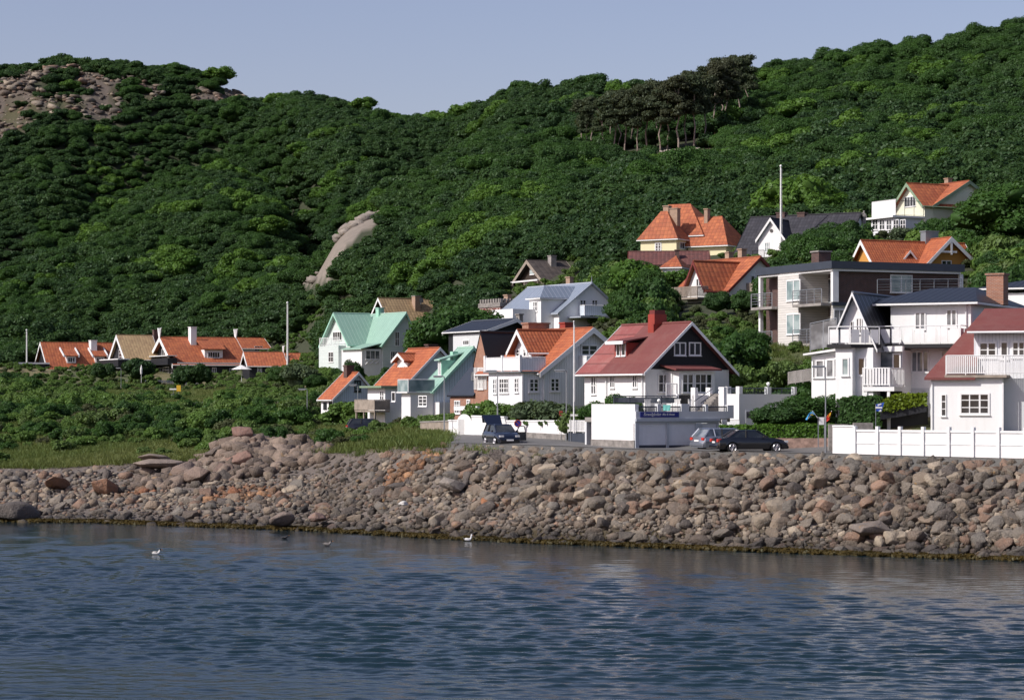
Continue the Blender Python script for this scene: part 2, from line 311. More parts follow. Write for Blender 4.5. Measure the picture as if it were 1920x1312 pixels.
def rockmask(X, Y, z):
    px = 960+F*X/Y; py = pyof(Y, z); n = fbm(X, Y, 45, 4, 21)
    n3 = fbm(X, Y, 16, 3, 22); top = np.clip((px < 420)*(Y > 720)*1.0, 0, 1)*np.clip((285-py)/50, 0, 1)*(n*.6+n3*.4+.16*np.clip((200-px)/260, -1, 1)-.1*np.clip((py-190)/80, 0, 1) > .53)
    t2 = ((px > 360)*(px < 490)*(py < 200)*(py > 165)*(Y > 700)*(n > .45)).astype(float)
    return np.maximum(top, t2)
def slabmask(px, py, Y):     # the bare granite slab and the clearing under the pines
    cx = np.interp(py, [395, 410, 440, 480, 530], [690, 665, 625, 596, 580]); hw = np.interp(py, [392, 400, 420, 470, 530], [16, 26, 22, 13, 10])
    a = (np.abs(px-cx) < hw)*(py > 392)*(py < 532)*(Y < 560)*(Y > 400)
    yb = np.interp(px, [1140, 1200, 1300, 1365], [306, 300, 292, 286])
    b = (px > 1140)*(px < 1368)*(np.abs(py-yb) < np.interp(px, [1140, 1200, 1310, 1368], [3, 10, 12, 3]))*(Y > 480)
    c = (px > 1200)*(px < 1265)*(py > 304)*(py < 322)*(Y > 480)
    return a, b, c
cols_px = np.arange(-420, 2380, 9.0)
Ys = np.concatenate([np.arange(110, 260, 1.0), 260*np.exp(np.arange(0, 1.75, .011))])
PXg, Yg = np.meshgrid(cols_px, Ys); Yg = Yg+(SHORE(PXg)[0]-145)*np.clip((262-Yg)/62, 0, 1)*np.clip((Yg-100)/10, 0, 1); Xg = (PXg-960)/F*Yg; Zg = ground(Xg, Yg)
nr, nc = Zg.shape
idx = np.arange(nr*nc).reshape(nr, nc); quads = np.stack([idx[:-1, :-1], idx[:-1, 1:], idx[1:, 1:], idx[1:, :-1]], -1).reshape(-1, 4)
PYg = pyof(Yg, Zg); st = [f(PXg) for f in ST]
C = np.zeros(Zg.shape+(3,)); C[:] = (.035, .045, .018)
veg = (Yg > st[2][0]-2)*(Yg < st[4][0]+20); C[veg] = (.085, .10, .035)
dry = veg*(fbm(Xg, Yg, 14, 4, 31) > .56); C[dry] = (.17, .15, .07)
C[(Yg <= st[2][0])] = (.15, .125, .108)
C[(Yg <= st[1][0]+1.2)] = (.05, .038, .018)
pav = (PXg > 800)*(Yg >= st[2][0]-1)*(Yg < st[3][0]+4); C[pav] = (.13, .125, .115)
rk = rockmask(Xg, Yg, Zg); C[rk > .2] = (.115, .092, .074); sc = (rk > .2)*(fbm(Xg, Yg, 12, 4, 41) > .56); C[sc] = (.07, .065, .03)
a, b, c = slabmask(PXg, PYg, Yg); a = a | slabmask(PXg+9, PYg, Yg)[0] | slabmask(PXg-9, PYg, Yg)[0] | slabmask(PXg-20, PYg, Yg)[0] | slabmask(PXg-30, PYg, Yg)[0]; C[a] = (.24, .205, .17); C[b] = (.24, .15, .10); C[c] = (.07, .12, .03)
terrain = mesh_np('hillside_ground', np.stack([Xg, Yg, Zg], -1).reshape(-1, 3), quads, M['ground_zones'], smooth=True, cols=C.reshape(-1, 3))
tag(terrain, 'rocky shore rising to a grassy bank and a wooded hillside', 'terrain', kind='structure')
# far flat land and sea bed out to the horizon
g = mesh_np('ground', [(-9000, -500, -3), (9000, -500, -3), (9000, 9000, -3), (-9000, 9000, -3)], [(0, 1, 2, 3)], M['ground_zones'], cols=np.array([(.05, .06, .03)]*4)); tag(g, 'low land and sea bed reaching to the horizon', 'ground', kind='structure')
# ---- water: real waves, finer where close ----
def ripple(X, Y):
    shoreY = SHORE(960+F*X/Y)[0]
    calm = np.clip((shoreY-16-Y)/26, 0.0, 1)
    patch = .55+.9*fbm(X*.5, Y, 26, 3, 77)
    px_ = 960+F*X/Y; near = np.clip((Y-62-np.clip((900-px_)/90, 0, 12))/14, .35, 1)
    amp = (.30+.70*calm)*near*patch
    r2 = np.random.default_rng(3); z = 0
    for i in range(54):
        lam = .32*(1.75/.32)**(i/53.0); th = r2.normal(.08, .34); k = 2*math.pi/lam; ph = r2.uniform(0, 6.28)
        wob = .55*vnoise(X, Y, lam*6, i)*6.28
        z = z+lam*.0062*np.clip(lam/(5.0e-5*Y*Y)-.6, 0, 1)*np.sin(k*(X*math.sin(th)+Y*math.cos(th))+ph+wob)
    return z*amp
pw = np.arange(-60, 1985, 3.6); tt = np.linspace(0, 1, 1150); Yw = 1/(1/64.0+(1/176.0-1/64.0)*tt)
PW, YW = np.meshgrid(pw, Yw); XW = (PW-960)/F*YW; ZW = ripple(XW, YW)
nr, nc = ZW.shape; idx = np.arange(nr*nc).reshape(nr, nc); quads = np.stack([idx[:-1, :-1], idx[:-1, 1:], idx[1:, 1:], idx[1:, :-1]], -1).reshape(-1, 4)
V = np.stack([XW, YW, ZW], -1).reshape(-1, 3)
# calm surround so the sea goes on outside the frame
ext = [(-3000, -400, -.06), (3000, -400, -.06), (3000, 400, -.06), (-3000, 400, -.06)]
V = np.concatenate([V, np.array(ext)]); b0 = nr*nc; quads = np.concatenate([quads, [[b0, b0+1, b0+2, b0+3]]])
water = mesh_np('water', V, quads, M['sea_water'], smooth=True); tag(water, 'rippled blue sea water in front of the rocky shore', 'water', kind='structure')
# ---- road ----
pr = np.arange(838, 2300, 8.0); rows = []
for k in np.linspace(0, 1, 9):
    y2 = ST[2](pr)[0]+.9; y3 = ST[3](pr)[0]+1.5; y = y2+(y3-y2)*k; x = (pr-960)/F*y; rows.append(np.stack([x, y, ground(x, y)+.03], -1))
V = np.array(rows); nr, nc = V.shape[:2]; idx = np.arange(nr*nc).reshape(nr, nc); quads = np.stack([idx[:-1, :-1], idx[:-1, 1:], idx[1:, 1:], idx[1:, :-1]], -1).reshape(-1, 4)
tag(mesh_np('road', V.reshape(-1, 3), quads, M['asphalt'], smooth=True), 'grey asphalt shore road above the boulders', 'road', kind='structure')
pr = np.linspace(316, 392, 14); rows = []
for k in range(5):
    y = 287+k*4.2+np.zeros_like(pr)+(pr-316)*.03; x = (pr-960)/F*y; rows.append(np.stack([x, y, ground(x, y)+.08], -1))
V = np.array(rows); nr, nc = V.shape[:2]; idx = np.arange(nr*nc).reshape(nr, nc); quads = np.stack([idx[:-1, :-1], idx[:-1, 1:], idx[1:, 1:], idx[1:, :-1]], -1).reshape(-1, 4)
tag(mesh_np('path', V.reshape(-1, 3), quads, M['asphalt'], smooth=True), 'short stretch of grey path in the grass below the black houses', 'path', kind='structure')

# ================= foliage prototypes =================
def leaf_cloud(centers, radii, n, size, seed, squash=.8, ragged=.25, up=.25):
    r = np.random.default_rng(seed); centers = np.array(centers, float); radii = np.array(radii, float)
    w = radii**2; k = r.choice(len(radii), n, p=w/w.sum()); d = r.normal(size=(n, 3)); d /= np.linalg.norm(d, axis=1)[:, None]; d[:, 2] = np.where(d[:, 2] < -.35, -d[:, 2], d[:, 2])
    rad = radii[k]*(1-ragged*r.random(n)**1.5+.12*r.normal(size=n)*ragged*2); p = centers[k]+d*rad[:, None]*np.array([1, 1, squash])
    nrm = d+r.normal(size=(n, 3))*.55+np.array([0, 0, up]); nrm /= np.linalg.norm(nrm, axis=1)[:, None]
    t1 = np.cross(nrm, r.normal(size=(n, 3))); t1 /= np.linalg.norm(t1, axis=1)[:, None]; t2 = np.cross(nrm, t1)
    s = size*(.6+.8*r.random(n))[:, None]; a = t1*s; b = t2*s*(.45+.4*r.random(n))[:, None]
    V = np.stack([p-a*.9, p-b*.9+a*.15, p+a, p+b+nrm*s*.3], 1).reshape(-1, 3); return V, np.arange(4*n).reshape(-1, 4)
def ico(sub):
    bm = bmesh.new(); bmesh.ops.create_icosphere(bm, subdivisions=sub, radius=1); V = np.array([v.co[:] for v in bm.verts]); Fc = np.array([[v.index for v in f.verts] for f in bm.faces]); bm.free(); return V, Fc
I1, I2, I3 = ico(1), ico(2), ico(3)
def join(parts):
    Vs, Fs, o = [], [], 0
    for V, Fc in parts: Vs.append(V); Fs.append(Fc+o); o += len(V)
    return np.concatenate(Vs), np.concatenate(Fs)
def crown(seed, R=3.0, H=3.0, zc=3.5, lobes=9, n=2200, leaf=.22, flat=.8, core=.8):
    r = np.random.default_rng(seed); cs, rs = [(0, 0, zc)], [min(R, H)*.72]
    for i in range(lobes):
        a = 2*math.pi*(i/lobes*1.0)+r.uniform(-.4, .4); el = r.uniform(-.2, 1.1); q = r.uniform(.5, .75)
        cs.append((math.cos(a)*math.cos(el)*R*q, math.sin(a)*math.cos(el)*R*q, zc+math.sin(el)*H*q)); rs.append(r.uniform(.30, .5)*R)
    V, Q = leaf_cloud(cs, rs, n, leaf, seed+1, flat); parts = [(V, Q)]
    for c, q in zip(cs, rs):      # dense inner twigs as closed low blobs so light does not leak through
        v, f = I1; v = v*(1+.25*r.normal(size=(len(v), 1)))*q*core*np.array([1, 1, flat])+np.array(c); parts.append((v, np.concatenate([f, f[:, 2:3]], 1)))
    return join(parts)
def trunk_mesh(seed, h, r0, lean=.1, limbs=4, spread=1.4, top=.35):
    r = np.random.default_rng(seed); parts = []
    def tube(pts, rad, n=6):
        V = []; 
        for p, q in zip(pts, rad):
            for j in range(n): a = 2*math.pi*j/n; V.append((p[0]+math.cos(a)*q, p[1]+math.sin(a)*q, p[2]))
        Fq = [(i*n+j, i*n+(j+1) % n, (i+1)*n+(j+1) % n, (i+1)*n+j) for i in range(len(pts)-1) for j in range(n)]; parts.append((np.array(V), np.array(Fq)))
    lx, ly = r.normal()*lean*h, r.normal()*lean*h; ks = np.linspace(0, 1, 7); pts = [(lx*k*k+r.normal()*.03*h*k*(1-k)*3, ly*k*k, h*k-1.0*(k == 0)) for k in ks]
    tube(pts, [r0*(1.35 if k == 0 else 1)*(1-k*(1-top)) for k in ks])
    for i in range(limbs):
        j = 3+i % 4; p = np.array(pts[j]); a = r.uniform(0, 6.28); e = p+np.array([math.cos(a)*spread, math.sin(a)*spread, spread*r.uniform(.5, 1)]); m = (p+e)/2+np.array([0, 0, -.1*spread])
        tube([tuple(p), tuple(m), tuple(e)], [r0*.4, r0*.28, r0*.1], 5)
    return join(parts)
LEAFY = {}
def proto(kind, i, V, Q, mat): LEAFY.setdefault(kind, []).append(mesh_np('%s_crown' % kind, V, Q, M[mat], link=False))
for i in range(6): proto('forest', i, *crown(100+i, 2.9, 2.4, 2.2, 11, 2600, .19), 'leaf_forest')
for i in range(4): proto('oak', i, *crown(200+i, 3.2, 3.0, 2.7, 13, 9000, .125), 'leaf_oak')
for i in range(3): proto('bright', i, *crown(220+i, 3.1, 2.8, 3.0, 9, 2400, .2), 'leaf_bright')
for i in range(5): proto('bush', i, *crown(300+i, 1.3, 1.0, .7, 7, 1500, .105, .85), 'leaf_bush')
for i in range(3): proto('heath', i, *crown(320+i, 1.3, .8, .5, 7, 1500, .09, .8), 'leaf_heath')
for i in range(2): proto('silver', i, *crown(340+i, 1.4, 1.3, 1.1, 7, 1800, .10, .9), 'leaf_silver')
def pine_crown(seed):
    r = np.random.default_rng(seed); cs, rs = [], []
    for i in range(22): 
        a = r.uniform(0, 6.28); z = r.uniform(5.6, 11.3); q = r.uniform(.3, 3.0)*(1-(z-6)/9); cs.append((math.cos(a)*q, math.sin(a)*q, z)); rs.append(r.uniform(1.0, 1.7))
    V, Q = leaf_cloud(cs, rs, 4200, .2, seed+1, .5, .4); parts = [(V, Q)]
    for c, q in zip(cs, rs): v, f = I1; parts.append((v*q*.65*np.array([1, 1, .4])+np.array(c), np.concatenate([f, f[:, 2:3]], 1)))
    return join(parts)
for i in range(4): proto('pine', i, *pine_crown(400+i), 'leaf_pine')
TRUNK = {'oak': [mesh_np('trunk', *trunk_mesh(500+i, 3.2, .2, .06, 5), M['bark'], link=False, smooth=True) for i in range(3)],
         'pine': [mesh_np('trunk', *trunk_mesh(520+i, 10.5, .21, .02, 7, 1.3), M['bark_pine'], link=False, smooth=True) for i in range(4)],
         'bush': [mesh_np('stem', *trunk_mesh(540+i, .8, .05, .1, 4, .4), M['bark'], link=False, smooth=True) for i in range(2)]}
TRUNK['bright'] = TRUNK['oak']; TRUNK['heath'] = TRUNK['silver'] = TRUNK['bush']; TRUNK['forest'] = TRUNK['oak']
def zg(x, y): return float(ground(np.array([x]), np.array([y]))[0])
def plant(kind, px, Y, size, name, label, cat='tree', group=None, top=None, sink=.0, wide=1.0, i=None):
    """one tree or bush; size = height in m of the finished thing; top = photo row its top reaches (moves the base up if the ground is lower)"""
    x = (px-960)/F*Y; z = zg(x, Y)
    base = {'oak': 5.9, 'bright': 6.0, 'forest': 4.9, 'bush': 1.85, 'heath': 1.4, 'silver': 2.6, 'pine': 12.2}[kind]
    if top is not None: size = max(size*.5, HC+(HY-top)/F*Y-z)
    s = size/base; o = empty(name, (x, Y, z-sink), random.uniform(0, 6.28), label, cat, group)
    k = random.randrange(99) if i is None else i; L = LEAFY[kind]; T = TRUNK[kind]
    c = bpy.data.objects.new('crown' if kind not in ('bush', 'heath', 'silver') else 'foliage', L[k % len(L)]); COL.objects.link(c); c.parent = o; c.scale = (s*wide, s*wide, s)
    t = bpy.data.objects.new('trunk' if kind not in ('bush', 'heath', 'silver') else 'stem', T[k % len(T)]); COL.objects.link(t); t.parent = o; t.scale = (s*wide*.9, s*wide*.9, s)
    return o
# ---- scatter as ONE object of stuff, by geometry nodes ----
def scatter(name, pts, scl, rotz, which, protos, label, cat, sclz=None, tilt=None):
    n = len(pts); me = bpy.data.meshes.new(name); me.vertices.add(n); me.vertices.foreach_set('co', np.asarray(pts, dtype=np.float32).ravel())
    rot = np.zeros((n, 3), dtype=np.float32); rot[:, 2] = rotz
    if tilt is not None: rot[:, :2] = tilt
    sv = np.stack([scl, scl, scl if sclz is None else sclz], 1).astype(np.float32)
    a = me.attributes.new('rot', 'FLOAT_VECTOR', 'POINT'); a.data.foreach_set('vector', rot.ravel())
    a = me.attributes.new('scl', 'FLOAT_VECTOR', 'POINT'); a.data.foreach_set('vector', sv.ravel())
    a = me.attributes.new('which', 'INT', 'POINT'); a.data.foreach_set('value', np.asarray(which, dtype=np.int32))
    o = bpy.data.objects.new(name, me); COL.objects.link(o); tag(o, label, cat, kind='stuff')
    pc = bpy.data.collections.new(name+'_kinds')
    for i, p in enumerate(protos): pc.objects.link(bpy.data.objects.new('%s_kind_%02d' % (name, i), p))
    g = bpy.data.node_groups.new(name+'_nodes', 'GeometryNodeTree')
    g.interface.new_socket('Geometry', in_out='INPUT', socket_type='NodeSocketGeometry'); g.interface.new_socket('Geometry', in_out='OUTPUT', socket_type='NodeSocketGeometry')
    gi = g.nodes.new('NodeGroupInput'); go = g.nodes.new('NodeGroupOutput'); ip = g.nodes.new('GeometryNodeInstanceOnPoints'); ci = g.nodes.new('GeometryNodeCollectionInfo')
    ci.inputs['Collection'].default_value = pc; ci.inputs['Separate Children'].default_value = True; ci.inputs['Reset Children'].default_value = True
    def at(nm, ty): q = g.nodes.new('GeometryNodeInputNamedAttribute'); q.data_type = ty; q.inputs['Name'].default_value = nm; return q.outputs['Attribute']
    L = g.links.new; L(gi.outputs[0], ip.inputs['Points']); L(ci.outputs[0], ip.inputs['Instance']); ip.inputs['Pick Instance'].default_value = True
    L(at('which', 'INT'), ip.inputs['Instance Index']); e2r = g.nodes.new('FunctionNodeEulerToRotation'); L(at('rot', 'FLOAT_VECTOR'), e2r.inputs[0]); L(e2r.outputs[0], ip.inputs['Rotation']); L(at('scl', 'FLOAT_VECTOR'), ip.inputs['Scale'])
    L(ip.outputs[0], go.inputs[0]); m = o.modifiers.new('scatter', 'NODES'); m.node_group = g
    return o
def visible(X, Y, Z, h):      # seen above everything nearer (terrain only)
    px = 960+F*X/Y; el = (Z+h-HC)/Y; colk = np.clip(((px-cols_px[0])/9.0).astype(int), 0, len(cols_px)-1)
    EL = (Zg-HC)/Yg; run = np.maximum.accumulate(EL, 0); r = np.clip(np.searchsorted(Ys, Y)-2, 0, len(Ys)-1)
    return (el > run[r, colk])*(px > -190)*(px < 2110)
def jitter_grid(x0, x1, y0, y1, d, seed):
    r = np.random.default_rng(seed); X, Y = np.meshgrid(np.arange(x0, x1, d), np.arange(y0, y1, d)); X = X+r.uniform(-.45, .45, X.shape)*d; Y = Y+r.uniform(-.45, .45, Y.shape)*d
    return X.ravel(), Y.ravel(), r
# ================= rocks =================
def rock_verts(seed, base, planes, rough, el=(1, 1, .75)):
    r = np.random.default_rng(seed); V = base.copy()
    V = V*(1+rough*.5*(fbm(V[:, 0]*3+seed, V[:, 1]*3+V[:, 2]*2.1, 2.0, 3, seed % 50)-.5)[:, None])
    for i in range(planes):
        n = r.normal(size=3); n /= np.linalg.norm(n); d = r.uniform(.40 if planes > 9 else .55, .78); s = V@n; m = s > d; V[m] -= ((s[m]-d)[:, None])*n*.96
    return V*np.array(el)
def hull(seed, n, el=(1, 1, .75), bev=0):
    """broken angular block: convex hull of random points, edges slightly worn"""
    r = np.random.default_rng(seed); p = r.normal(size=(n, 3)); p /= np.linalg.norm(p, axis=1)[:, None]; p *= r.uniform(.8, 1.1, (n, 1)); p = np.sign(p)*np.abs(p)**.8*np.array(el)
    bm = bmesh.new(); [bm.verts.new(q) for q in p]; g_ = bmesh.ops.convex_hull(bm, input=bm.verts); bmesh.ops.delete(bm, geom=[v for v in bm.verts if not v.link_faces], context='VERTS')
    if bev: bmesh.ops.bevel(bm, geom=list(bm.edges), offset=bev, segments=2, affect='EDGES', profile=.6)
    bmesh.ops.triangulate(bm, faces=bm.faces); bm.verts.index_update(); V = np.array([v.co[:] for v in bm.verts]); Fc = np.array([[v.index for v in f.verts] for f in bm.faces]); bm.free(); return V, Fc
ROCKS = [hull(10+i, 13+i % 6, (1.2, .9+.03*i, .65+.06*(i % 4)), .07) for i in range(14)]
ROCKS += [(rock_verts(60+i, I3[0], 9, .8, (1.2, .92, .7)), I3[1]) for i in range(8)]
SM = [hull(90+i, 11+i % 5, (1.15, .95, .65)) for i in range(12)]+[(rock_verts(120+i, I1[0], 2, .5, (1.15, .95, .7)), I1[1]) for i in range(4)]
ROCKME = [mesh_np('boulder', V, Fq, M['rock_single'], smooth=i >= 14, link=False) for i, (V, Fq) in enumerate(ROCKS)]
PAL = np.array([1.10, 1.0, .90])*np.array([(.205, .172, .138), (.172, .160, .142), (.115, .096, .080), (.30, .272, .225), (.215, .150, .115), (.145, .143, .135), (.185, .160, .130), (.08, .073, .07), (.165, .155, .138)])
def rotm(r, n, flat=.35):
    a = r.uniform(0, 6.28, n); b = r.normal(0, flat, n); c = r.normal(0, flat, n); ca, sa, cb, sb, cc, sc = np.cos(a), np.sin(a), np.cos(b), np.sin(b), np.cos(c), np.sin(c)
    Rz = np.zeros((n, 3, 3)); Rz[:, 0, 0] = ca; Rz[:, 0, 1] = -sa; Rz[:, 1, 0] = sa; Rz[:, 1, 1] = ca; Rz[:, 2, 2] = 1
    Rx = np.zeros((n, 3, 3)); Rx[:, 0, 0] = 1; Rx[:, 1, 1] = cb; Rx[:, 1, 2] = -sb; Rx[:, 2, 1] = sb; Rx[:, 2, 2] = cb
    Ry = np.zeros((n, 3, 3)); Ry[:, 1, 1] = 1; Ry[:, 0, 0] = cc; Ry[:, 0, 2] = sc; Ry[:, 2, 0] = -sc; Ry[:, 2, 2] = cc
    return Rx@Ry@Rz
def merged_rocks(name, P, R, seed, label, cols, cat='rocks', flat=.45, zs=1.0):
    r = np.random.default_rng(seed); n = len(P); mats = rotm(r, n, flat); k = r.integers(0, len(SM), n); Vs = []; Fs = []; Cs = []
    for v in range(len(SM)):
        m = np.where(k == v)[0]
        if not len(m): continue
        q = np.einsum('nij,vj->nvi', mats[m], SM[v][0])*R[m][:, None, None]*np.array([1, 1, zs])+P[m][:, None, :]; nv = len(SM[v][0]); off = sum(len(x) for x in Vs)
        Vs.append(q.reshape(-1, 3)); Fs.append((SM[v][1][None]+(np.arange(len(m))*nv)[:, None, None]).reshape(-1, 3)+off); Cs.append(np.repeat(cols[m], nv, 0))
    o = mesh_np(name, np.concatenate(Vs), np.concatenate(Fs), M['rock_mixed'], cols=np.concatenate(Cs)); return tag(o, label, cat, kind='stuff')
r = np.random.default_rng(5); cand = []
def band(px0, px1, t0, t1, d, rad, seed):
    """boulders between shore (t=0) and bank top (t=1)"""
    q = np.random.default_rng(seed); Ymid = 150; n_px = d/150*F; A, T = np.meshgrid(np.arange(px0, px1, n_px), np.arange(t0, t1, d/12)); A = A+q.uniform(-.5, .5, A.shape)*n_px; A = A+(np.arange(A.shape[0]) % 2)[:, None]*n_px*.5; T = T+q.uniform(-.45, .45, T.shape)*d/12
    A, T = A.ravel(), T.ravel(); Y1 = SHORE(A)[0]-.6; Y2 = ST[2](A)[0]; Y = Y1+(Y2-Y1)*T
    if t1 >= .99: Y = np.minimum(Y, Y2+.5)
    X = (A-960)/F*Y; Z = ground(X, Y); R = rad*(.55+.75*q.random(len(X))**1.6); Z = Z-np.clip((T-.82)/.15, 0, 1)*R*.75; return A, T, X, Y, Z, R
# big rounded boulders of the revetment, upper rows
b1 = band(735, 1990, .42, 1.02, .76, .56, 1)
big = [(X, Y, Z, R, 1, A, T) for A, T, X, Y, Z, R in zip(*b1)]
b2 = band(-60, 1990, -.02, .5, .92, .52, 2)
big += [(X, Y, Z, R, 0, A, T) for A, T, X, Y, Z, R in zip(*b2)]
b3 = band(-60, 760, .3, .98, 1.1, .55, 3)
big += [(X, Y, Z, R, 0, A, T) for A, T, X, Y, Z, R in zip(*b3) if T > .3]
big.sort(key=lambda q: -q[3]/q[1])
inframe = [q for q in big if -20 < q[5] < 1935]; out = [q for q in big if not -20 < q[5] < 1935]
def boulder(X, Y, Z, R, rounded, col, label, group=None, rot=None, el=(1, 1, 1), name='boulder', k=None):
    k = ((14+random.randrange(8) if random.random() < .55 else random.randrange(14)) if rounded else random.randrange(14)) if k is None else k
    o = bpy.data.objects.new(name, ROCKME[k]); COL.objects.link(o); o.location = (X, Y, Z); o.scale = (R*el[0], R*el[1], R*el[2]); o.rotation_euler = rot or (random.gauss(0, .35), random.gauss(0, .35), random.uniform(0, 6.28)); o.color = tuple(col)+(1,)
    return tag(o, label, 'boulder', group)
def pick(T, q):
    c = PAL[q.integers(0, len(PAL))]*q.uniform(.75, 1.2); return c
q = np.random.default_rng(8); seen = {}
LB = {('round', 'right'): 'rounded grey tan boulder stacked in the long slope below the right half of the road',
      ('round', 'mid'): 'rounded boulder stacked in the slope below the blue car and the rose wall',
      ('low', 'right'): 'angular brown rock block near the water at the foot of the right boulder slope',
      ('low', 'mid'): 'dark angular rock block near the water in the middle of the shore',
      ('low', 'left'): 'wet brown rock at the edge of the water on the left shore',
      ('beach', 'left'): 'pinkish brown rock scattered on the left beach below the green bank'}
nb = 0
for X, Y, Z, R, rd, A, T in inframe[:285]:
    kind = 'round' if rd else ('beach' if T > .3 and A < 760 else 'low'); side = 'left' if A < 640 else ('mid' if A < 1160 else 'right')
    if kind == 'beach': side = 'left'
    lb = LB.get((kind, side), LB[('round', 'mid')]); boulder(X, Y, Z+R*.18, R, rd, pick(T, q), lb, lb.replace('boulder ', 'boulders ').replace('rock ', 'rocks ').replace('block ', 'blocks ')[:80].rsplit(' ', 1)[0]); nb += 1
rest = inframe[285:]+out
P = [(a[0], a[1], a[2]+a[3]*.15) for a in rest]; R = [a[3] for a in rest]
# smaller stones between, over the entire shore
for args, k in ((band(-60, 1990, -.05, .6, .42, .27, 11), 1), (band(735, 1990, .4, 1.0, .62, .30, 12), 1), (band(-60, 790, .3, 1.0, .46, .26, 13), 1), (band(-60, 1990, .0, .7, .33, .12, 14), 1)):
    A, T, X, Y, Z, Rr = args; P += list(zip(X, Y, Z+Rr*.1)); R += list(Rr)
P = np.array(P); R = np.array(R); n = len(P); cols = PAL[q.integers(0, len(PAL), n)]*q.uniform(.7, 1.25, (n, 1)); big_n = fbm(P[:, 0], P[:, 1], 9, 3, 51)
cols = np.where((big_n > .6)[:, None], cols*.55, cols); org = (fbm(P[:, 0], P[:, 1], 7, 3, 53) > .68)*(P[:, 2] > 1); cols = np.where(org[:, None], cols*np.array([1.15, .75, .5]), cols)
merged_rocks('shore_rocks', P, R, 3, 'countless smaller brown and grey stones covering the shore between the boulders', cols)
print('rocks', n, nb)
# special boulders and the crag
def sp(px, py, Y, w, col, label, rd=0, el=(1, 1, 1), rot=None, sink=.0, k=None, name='boulder'):
    p = PT(px, py, Y); return boulder(p.x, p.y, p.z-sink, w/2/F*Y, rd, col, label, None, rot, el, name, k)
sp(22, 958, 167.0, 92, (.10, .085, .075), 'huge dark boulder at the waterline in the left corner', 1, (1.1, 1, .62), (0, 0, .3))
sp(528, 972, 156.5, 50, (.22, .17, .14), 'large dome shaped boulder with a pale foot at the water edge left of centre', 1, (1, 1, .85), (0, 0, 1))
sp(594, 970, 156, 40, (.25, .16, .13), 'reddish dome boulder beside the pale footed one at the water', 1, (1, 1, .75), (0, 0, 2))
sp(756, 943, 151, 19, (.72, .70, .66), 'small smooth white stone alone on the gravel in the middle', 1, (1, .9, .75), (0, 0, .3))
sp(848, 908, 152.5, 44, (.25, .22, .19), 'big rounded grey boulder at the bottom of the slope below the white gate', 1, (1, 1, .85), (.2, .1, 1))
sp(1173, 907, 145, 36, (.27, .22, .18), 'upright rounded boulder at the foot of the slope below the garage', 1, (.85, .9, 1.2), (.1, .2, 2))
sp(1225, 908, 144.5, 34, (.36, .31, .25), 'pale domed boulder right of the upright boulder below the garage', 1, (1, 1, .85), (.1, .1, 1.4))
sp(1275, 912, 144, 44, (.42, .25, .18), 'flat pink boulder below the garage doors', 0, (1.1, 1, .55), (.1, .1, .2))
sp(1484, 897, 141.5, 58, (.24, .21, .18), 'broad rounded grey boulder in the slope below the street lamp', 1, (1.1, 1, .75), (0, .1, .4))
sp(1590, 897, 139.2, 60, (.26, .22, .17), 'large tilted rounded boulder below the left end of the long white fence', 1, (.9, 1, .95), (.3, .5, .4))
sp(1700, 873, 137.7, 34, (.30, .18, .13), 'reddish brown boulder in the top row below the long white fence', 1, (1, 1, .8), (.1, .1, .4))
sp(1795, 972, 133, 50, (.36, .17, .12), 'red tinted slanting rock slab on the lower right slope', 0, (1.2, 1, .55), (.1, -.35, .2))
sp(1630, 990, 133, 64, (.20, .165, .14), 'long low brown block in the middle of the lower right slope', 0, (1.2, 1, .55), (0, -.1, .3))
sp(930, 948, 150, 56, (.33, .13, .05), 'rusty orange rock ledge in the middle of the shore', 0, (1.4, .8, .55), (0, .2, .2))
sp(985, 938, 150, 44, (.34, .15, .06), 'orange lichened rock right of the rusty ledge', 0, (1.3, .8, .6), (0, -.2, 1.2))
sp(1010, 972, 147.5, 80, (.05, .042, .038), 'dark seaweed stained rock bench in the middle of the shore', 0, (1.4, .8, .35), (0, 0, .1))
